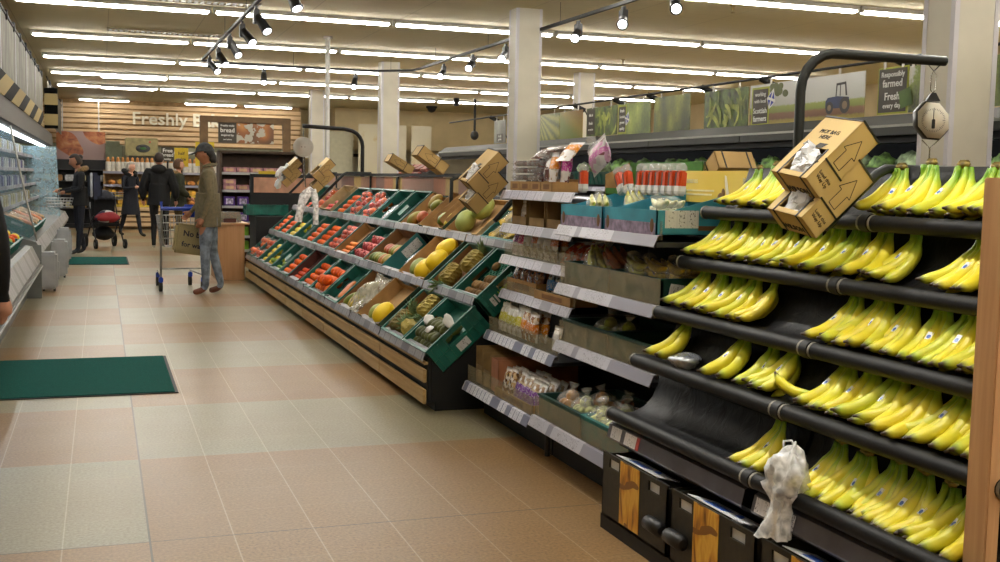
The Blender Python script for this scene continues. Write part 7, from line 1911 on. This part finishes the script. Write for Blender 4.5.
    # hair or cap
    if hair:
        hm = MB(); kind, col, vol = hair
        def fh(p):
            x, y, z = p
            if kind == 'short': lim = -.55 if y > .25 else (-.05 if y > -.2 else .5)
            elif kind == 'long': lim = -1.0 if y > .1 else .5
            else: lim = -.62 if y > -.22 else .42
            if z < lim: return V(x*.55, y*.55 if y < 0 else y*.7, max(z, lim))
            return V(x, y, z)
        hm.ell((0, .008, .012), (.105*.83*vol, .105*1.03*vol, .105*1.18*vol), 24, 16, 0, HM, fh)
        hm.build('hair', col, root)
    if jacket:
        jm, off, hem, flare = jacket
        t2 = [(P['pel']+V(0, 0, .02), (.15*B+off, .115*B+off)), (P['wai'], (.143*B+off, .112*B+off)), (P['che'], (.16*B+off, .118*B+off)), (P['upc'], (.125*B+off, .098*B+off)), (P['nek']-V(0, 0, .015), (.072+off*.5, .072+off*.5))]
        ch = [t2]
        for s in 'lr':
            ch.append([(P['upc'], (.125*B+off, .098*B+off)), (P['sh'+s], .068*B+off), (P['sh'+s].lerp(P['el'+s], .5), .059*B+off), (P['el'+s], .052*B+off), (P['el'+s].lerp(P['wr'+s], .55), .047*B+off), (P['wr'+s]-(P['wr'+s]-P['el'+s]).normalized()*.015, .042+off*.6)])
        jb = MB(); v_, f_ = skinned(ch); jb.add(v_, f_)
        # skirt of the jacket down to the hem, closed underneath
        n = 20; z0 = P['wai'].z+.1; rings = [(z0, .145*B+off, .112*B+off), (P['pel'].z+.08, .150*B+off, .118*B+off), (P['pel'].z-.02, .156*B+off, .122*B+off), (hem, .157*B+off+flare, .124*B+off+flare)]
        vv = []; cx, cyy = P['pel'].x, P['pel'].y
        for z, rx, ry in rings:
            for j in range(n): vv.append((cx+rx*math.cos(2*PI*j/n), cyy+ry*math.sin(2*PI*j/n), z))
        ff = [(i*n+j, i*n+(j+1) % n, (i+1)*n+(j+1) % n, (i+1)*n+j) for i in range(3) for j in range(n)]+[tuple(range(n)), tuple(reversed(range(3*n, 4*n)))]
        jb.add(vv, [tuple(reversed(q)) for q in ff]); jme = remeshed(jb, vox, 3); jme.materials.append(jm); jme.name = 'jacket'
        link('jacket', jme, root)
    if extra: extra(root, P, HM)
    return root, P, HM
OLIVE = cloth('olive_jacket', '6c6249', var=.1); DENIM = cloth('faded_denim', '76808c', var=.35, sc=12); BROWNSH = plain('brown_trainer', '6a3c28', .6, var=.3)
BLACKC = cloth('black_coat', '0e0e10'); NAVY = cloth('navy_coat', '10131f'); DKJEAN = cloth('dark_jeans', '141824'); GREENP = cloth('green_parka', '2a2c1a'); BLSH = plain('black_shoe', '0d0c0c', .5); WHSH = plain('white_trainer', 'b9b4ae', .5)
HBRN = plain('brown_hair', '2a1a10', .6, var=.3, scale=40); HGRY = plain('grey_hair', 'a39c90', .7, var=.2, scale=40); HDK = plain('dark_hair', '14100d', .6, var=.3, scale=40); HLB = plain('light_brown_hair', '5a3c22', .6, var=.3, scale=40)
FURM = plain('fur_trim', '8a6f48', .95, var=.5, scale=60, bump=1); FURD = plain('dark_fur', '0f0e10', .95, var=.5, scale=60, bump=1)
CAPM = cloth('grey_cap', '3e3f40')
# man in the cap: faces the left of the aisle, near arm hanging with the hand on the hip pocket
def man_extra(root, P, HM):
    a = MB()
    def fc(p): return V(p.x, p.y, max(p.z, .12))
    a.ell((0, .006, .016), (.089, .112, .122), 24, 14, 0, HM, fc)
    a.tube([(.0, .0, .137), (0, 0, .142)], [.01, .006], 8, 0, HM)
    vv = []; n = 14
    for i in range(n+1):
        an = PI*(i/n); c_, s_ = math.cos(an), math.sin(an)
        for q, zz in ((.86, .034), (1.0, .03)):
            pass
        vv.append((c_*.082, -.065-s_*.04, .036)); vv.append((c_*.078, -.085-s_*.105, .020-.012*s_)); 
    a.add(vv, [(2*i, 2*i+2, 2*i+3, 2*i+1) for i in range(n)], 0, True, HM)
    a.add([(p[0], p[1], p[2]-.006) for p in vv], [(2*i+1, 2*i+3, 2*i+2, 2*i) for i in range(n)], 0, True, HM)
    a.build('cap', CAPM, root)
    b = MB(); b.ell((0, .085, -.05), (.055, .045, .075), 14, 10, 0, HM, lump(4, .12)); b.build('curly_hair', HDK, root)
    c = MB(); c.tube([V(.05, -.05, 1.50), V(.075, .02, 1.515), V(0, .085, 1.53), V(-.075, .02, 1.515), V(-.05, -.05, 1.50)], [.018, .024, .026, .024, .018], 8); c.build('collar', OLIVE, root)
    d = MB(); d.box(-.13, -.03, .105, .112, .80, .92); d.box(.03, .13, .105, .112, .80, .92); 
    pk_ = d.build('back_pocket', DENIM, root)
person('person', 'man in a grey cap, olive jacket and faded jeans standing by the trolley', T(1.19, 13.68, .0) @ RZ(rad(-98)), 1.77,
       dict(ell=(.25, .05, 1.15), wrl=(.215, -.05, .915), elr=(-.23, -.03, 1.15), wrr=(-.17, -.20, .97), anl=(.09, -.02, .085), anr=(-.11, .15, .085), knl=(.10, -.03, .5), knr=(-.10, .05, .5), hed=(0, -.035, 1.645)),
       dict(skin=SKINM, top=OLIVE, legs=DENIM, shoes=BROWNSH), ('short', HDK, 1.0), (OLIVE, .012, .80, .0), .009, man_extra, rad(-4), rad(6), 1.14)
# woman with backpack and basket at the chiller
BASK = plain('basket_wire', '9c9c9a', .35, .8)
def basket(M, label):
    r = thing('shopping_basket', label, 'basket', M)
    for z, k in ((0, .8), (.05, .87), (.1, .93), (.15, 1)):
        a = MB(); L, W = .21*k, .145*k; a.tube([(-L, -W, z), (L, -W, z), (L, W, z), (-L, W, z), (-L, -W, z)], .007, 6, smooth=False); a.build('wire_hoop', BASK, r)
    a = MB()
    for q in range(9):
        x = -1+2*q/8
        for s in (-1, 1): a.tube([(x*.168, s*.116, 0), (x*.21, s*.145, .15)], .004, 4)
    for q in range(9): a.tube([(-.168+.042*q, -.116, 0), (-.168+.042*q, .116, 0)], .004, 4)
    a.build('wire_mesh', BASK, r)
    a = MB(); a.tube([(0, -.145, .15), (0, -.09, .26), (0, 0, .29), (0, .09, .26), (0, .145, .15)], .007, 6); a.build('handle', plain('dark_handle', '2a2a2c', .5), r)
    return r
def bp_extra(root, P, HM):
    c = MB(); c.tube([V(.1, -.04, 1.47), V(.11, .05, 1.5), V(0, .12, 1.52), V(-.11, .05, 1.5), V(-.1, -.04, 1.47)], [.03, .045, .05, .045, .03], 10); c.build('fur_hood', FURM, root)
    b = MB(); b.ell((0, .1, .06), (.05, .05, .05), 12, 8, 0, HM); b.build('hair_bun', HBRN, root)
pr, P, HM = person('person', 'woman in a dark fur-hooded coat with a navy backpack at the chiller', T(-.36, 20.75, 0) @ RZ(rad(-78)), 1.72,
       dict(ell=(.25, -.03, 1.15), wrl=(.2, -.26, 1.1), elr=(-.24, -.05, 1.15), wrr=(-.2, -.28, 1.12), anl=(.10, -.05, .085), anr=(-.10, .10, .085), hed=(0, -.06, 1.63)),
       dict(skin=SKINM, top=BLACKC, legs=DKJEAN, shoes=BLSH), ('bob', HBRN, 1.06), (BLACKC, .025, .86, .01), .012, bp_extra, 0, rad(14), 1.0)
r = thing('backpack', 'navy backpack with a pale side band worn by the woman at the chiller', 'backpack', T(-.36, 20.75, 0) @ RZ(rad(-78)) @ T(0, .235, 1.2))
MB().rbox(-.15, .15, -.075, .1, -.24, .22, .05).build('pack', plain('navy_nylon', '181f3c', .6, var=.2), r); MB().rbox(.12, .156, -.08, -.04, -.2, .22, .01).build('pale_band', plain('pale_nylon', 'a9abb5', .6), r); MB().rbox(-.11, .11, .09, .125, -.2, .0, .02).build('front_pocket', plain('navy_nylon_dark', '10152a', .6), r)
basket(T(-.68, 20.5, .83) @ RZ(rad(10)), 'wire shopping basket held before the chiller by the backpack woman')
# pushchair
r = thing('pushchair', 'dark pushchair with a red and white patterned blanket beside the backpack woman', 'pushchair', T(.06, 22.6, 0) @ RZ(rad(15)))
FR = plain('pram_frame', '1c1c20', .4, .3)
for s in (-.25, .25):
    a = MB(); a.tube([(s, -.35, .1), (s, .05, .55), (s, .28, 1.02)], .014, 6); a.build('frame_tube', FR, r); a = MB(); a.tube([(s, .36, .12), (s, .02, .5), (s, -.2, .62)], .014, 6); a.build('frame_tube', FR, r)
a = MB(); a.tube([(-.25, .28, 1.02), (.25, .28, 1.02)], .018, 8); a.build('handle_bar', BLK, r)
for s in (-.27, .27):
    for y, R in ((-.36, .09), (.36, .13)):
        a = MB(); a.tube([(s-.02, y, R), (s+.02, y, R)], R, 18); w_ = a.build('wheel', plain('tyre', '121212', .8), r); a = MB(); a.tube([(s-.023, y, R), (s+.023, y, R)], R*.45, 12); a.build('hub', plain('hub_grey', '5a5a5c', .5), w_)
a = MB(); a.rbox(-.22, .22, -.28, .12, .42, .5, .03); a.rbox(-.22, .22, .08, .2, .45, .95, .04); a.build('seat', BLACKC, r)
a = MB(); a.tube([(-.22, -.05, .95), (-.22, .15, 1.08), (-.22, .3, .95)], .02, 6); a.ell((0, .1, .9), (.23, .24, .2), 14, 8, 0, None, lambda p: V(p.x, p.y, max(p.z, .1))); a.build('hood', plain('pram_hood', '23242c', .8, var=.5, scale=14), r)
t = NT('blanket_pattern'); v = t.obj(); n = t.voro(v, 7, 'F1', 'Color'); w1 = t.n('ShaderNodeTexWhiteNoise'); t.l(n, w1.inputs[0])
a = MB(); a.ell((0, -.12, .58), (.24, .24, .13), 16, 10, 0, None, lump(4, .12)); a.build('blanket', t.set(t.ramp(w1.outputs[0], [(0, '8a1c22'), (.35, 'b9b4b4'), (.6, '1a1f3a'), (.8, '8f2a2c')], 'CONSTANT'), .8), r)
a = MB(); a.ell((0, .1, .27), (.22, .22, .13), 14, 8, 0, None, lump(6, .1)); a.build('under_bag', BLACKC, r)
# white-haired woman
def wh_extra(root, P, HM):
    c = MB(); c.tube([V(.06, -.10, 1.44), V(.14, -.02, 1.50), V(.1, .11, 1.56), V(-.1, .11, 1.56), V(-.14, -.02, 1.50), V(-.06, -.10, 1.44)], [.04, .055, .06, .06, .055, .04], 10); c.build('fur_collar', FURD, root)
person('person', 'white-haired woman in a long dark coat walking past the bread stand with a basket', T(.62, 26.6, 0) @ RZ(rad(38)), 1.66,
       dict(ell=(.26, .0, 1.14), wrl=(.25, -.1, .9), elr=(-.24, -.04, 1.14), wrr=(-.08, -.24, 1.17), anl=(.09, -.24, .085), anr=(-.10, .27, .10), knl=(.10, -.14, .5), knr=(-.10, .10, .5), hed=(0, -.04, 1.635)),
       dict(skin=SKINP, top=NAVY, legs=DKJEAN, shoes=BLSH), ('bob', HGRY, 1.1), (NAVY, .03, .52, .05), .013, wh_extra, rad(8), rad(4), 1.0)
basket(T(.33, 26.55, .84) @ RZ(rad(60)), 'wire shopping basket on the white-haired woman arm')
# couple by the trolley
person('person', 'dark-haired man in a black hooded jacket and white trainers, seen from behind', T(1.04, 22.3, 0) @ RZ(rad(172)), 1.80,
       dict(anl=(.10, .04, .085), anr=(-.12, -.05, .085), ell=(.29, .05, 1.14), elr=(-.29, .05, 1.14), wrl=(.29, -.06, .9), wrr=(-.29, -.06, .9)),
       dict(skin=SKINP, top=BLACKC, legs=cloth('black_jeans', '101014'), shoes=WHSH), ('short', HBRN, 1.02), (BLACKC, .03, .80, .02), .013,
       lambda root, P, HM: (MB().ell((0, .1, 1.47), (.14, .085, .09), 14, 8, 0, None, lump(2, .06)).build('hood', BLACKC, root)), 0, 0, 1.1)
person('person', 'woman in a dark green fur-hooded parka turned sideways behind the black-jacketed man', T(1.46, 23.4, 0) @ RZ(rad(95)), 1.70,
       dict(anl=(.10, -.05, .085), anr=(-.10, .08, .085), wrl=(.2, -.2, 1.0), wrr=(-.2, -.2, 1.0), ell=(.25, .0, 1.14), elr=(-.25, .0, 1.14)),
       dict(skin=SKINP, top=GREENP, legs=cloth('khaki_trousers', '5a4c30'), shoes=BLSH), ('bob', HLB, 1.1), (GREENP, .03, .72, .03), .013,
       lambda root, P, HM: (MB().tube([V(.1, -.06, 1.45), V(.12, .05, 1.49), V(0, .13, 1.5), V(-.12, .05, 1.49), V(-.1, -.06, 1.45)], [.03, .05, .055, .05, .03], 10).build('fur_hood', FURM, root)), rad(5), 0, 1.05)
# shopper cut by the picture edge on the near mat
person('person', 'shopper in black standing before the low case, mostly out of view at the picture edge', T(-.655, 5.2, 0) @ RZ(rad(172)), 1.74,
       dict(ell=(.27, .0, 1.14), wrl=(.27, -.06, .9), elr=(-.25, -.02, 1.12), wrr=(-.24, -.1, .88), anl=(.12, -.04, .085), anr=(-.10, .04, .085)),
       dict(skin=SKINP, top=BLACKC, legs=DKJEAN, shoes=BLSH), ('short', HDK, 1.06), (BLACKC, .04, .82, .02), .012)
# ---------------------------------------------------------------- trolley
TW_ = plain('trolley_wire', '9a9a96', .35, .75); BLUP = plain('blue_plastic', '1c3fa8', .35, var=.1)
r = thing('shopping_trolley', 'steel shopping trolley with a blue handle in front of the man in the cap', 'trolley', T(.90, 14.3, 0) @ RZ(rad(4)))
hw_, zb, zt_, L0, L1 = .25, .55, .93, -.28, .55
# basket: hoops and verticals
for u in (0, .25, .5, .75, 1):
    z = zb+(zt_-zb)*u; k0 = .84+.16*u
    a = MB(); x = hw_*k0; ya_, yb_ = L0+.04*(1-u), L1-.12*(1-u)
    a.tube([(-x, ya_, z), (x, ya_, z), (x*.85, yb_, z-.03), (-x*.85, yb_, z-.03), (-x, ya_, z)], .007 if u in (0, 1) else .004, 5, smooth=False); a.build('basket_wire', TW_, r)
a = MB()
for q in range(11):
    u = -1+.2*q; a.tube([(u*hw_*.84, L0+.04, zb), (u*hw_, L0, zt_)], .0035, 4); a.tube([(u*hw_*.72, L1-.12, zb-.03), (u*hw_*.85, L1, zt_-.03)], .0035, 4)
for q in range(15):
    f = q/14; y0_, y1_ = L0+.04+(L1-.12-L0-.04)*f, L0+(L1-L0)*f
    for s in (-1, 1): a.tube([(s*hw_*.84*(1-.15*f), y0_, zb-.03*f), (s*hw_*(1-.15*f), y1_, zt_-.03*f)], .0035, 4)
a.build('basket_mesh', TW_, r)
for s in (-1, 1):
    a = MB(); a.tube([(s*hw_, L0-.06, zt_+.06), (s*.25, L0+.02, .5), (s*.25, L0+.05, .17)], .014, 8); a.build('upright', TW_, r)
    a = MB(); a.tube([(s*.25, L0+.05, .2), (s*.2, L1-.05, .2)], .012, 8); a.build('lower_bar', TW_, r)
a = MB(); a.tube([(-.25, L0+.05, .28), (.25, L0+.05, .28)], .009, 6); a.build('cross_bar', TW_, r)
MB().tube([(-.26, L0-.07, zt_+.08), (.26, L0-.07, zt_+.08)], .022, 10).build('handle', BLUP, r)
MB().rbox(.0, .25, L0-.05, L0+.0, zt_-.02, zt_+.13, .02).build('handle_panel', BLUP, r)
a = MB(); a.tube([(-.25, L0-.06, zt_+.08), (-.25, L0-.05, zt_+.16)], .016, 8); a.build('handle_end', BLUP, r)
for x, y in ((-.25, L0+.05), (.25, L0+.05), (-.2, L1-.05), (.2, L1-.05)):
    a = MB(); a.rbox(x-.025, x+.025, y-.03, y+.03, .11, .18, .01); c = a.build('castor_housing', BLUP, r); a = MB(); a.tube([(x-.018, y+.02, .065), (x+.018, y+.02, .065)], .063, 18); a.build('wheel', plain('tyre_grey', '2a2824', .7), c)
JUTE = NT('jute'); v = JUTE.obj(); n = JUTE.wave(v, 120, 1); JUTE = JUTE.set(JUTE.ramp(n, [(.2, '8f8058'), (.8, 'ab9c72')]), .9)
r = thing('jute_bag', 'jute shopping bag with dark handwriting-style lettering hanging in the trolley', 'shopping bag', T(.985, 14.0, .46) @ RZ(rad(4)) @ RY(rad(8)))
def fb(p): return V(p.x, p.y, p.z)
MB().rbox(-.19, .26, -.045, .09, 0, .36, .03).build('bag', JUTE, r)
a = MB(); add_text(a, 'No bags', .095, frame((.06, -.0465, .24), (1, 0, -.04), (0, 0, 1)), 0, bold=.02); add_text(a, 'for waste', .085, frame((.06, -.0465, .11), (1, 0, -.04), (0, 0, 1)), 0, bold=.02); a.build('lettering', plain('navy_ink', '1c1f38', .8), r)
bpy.context.view_layer.update()
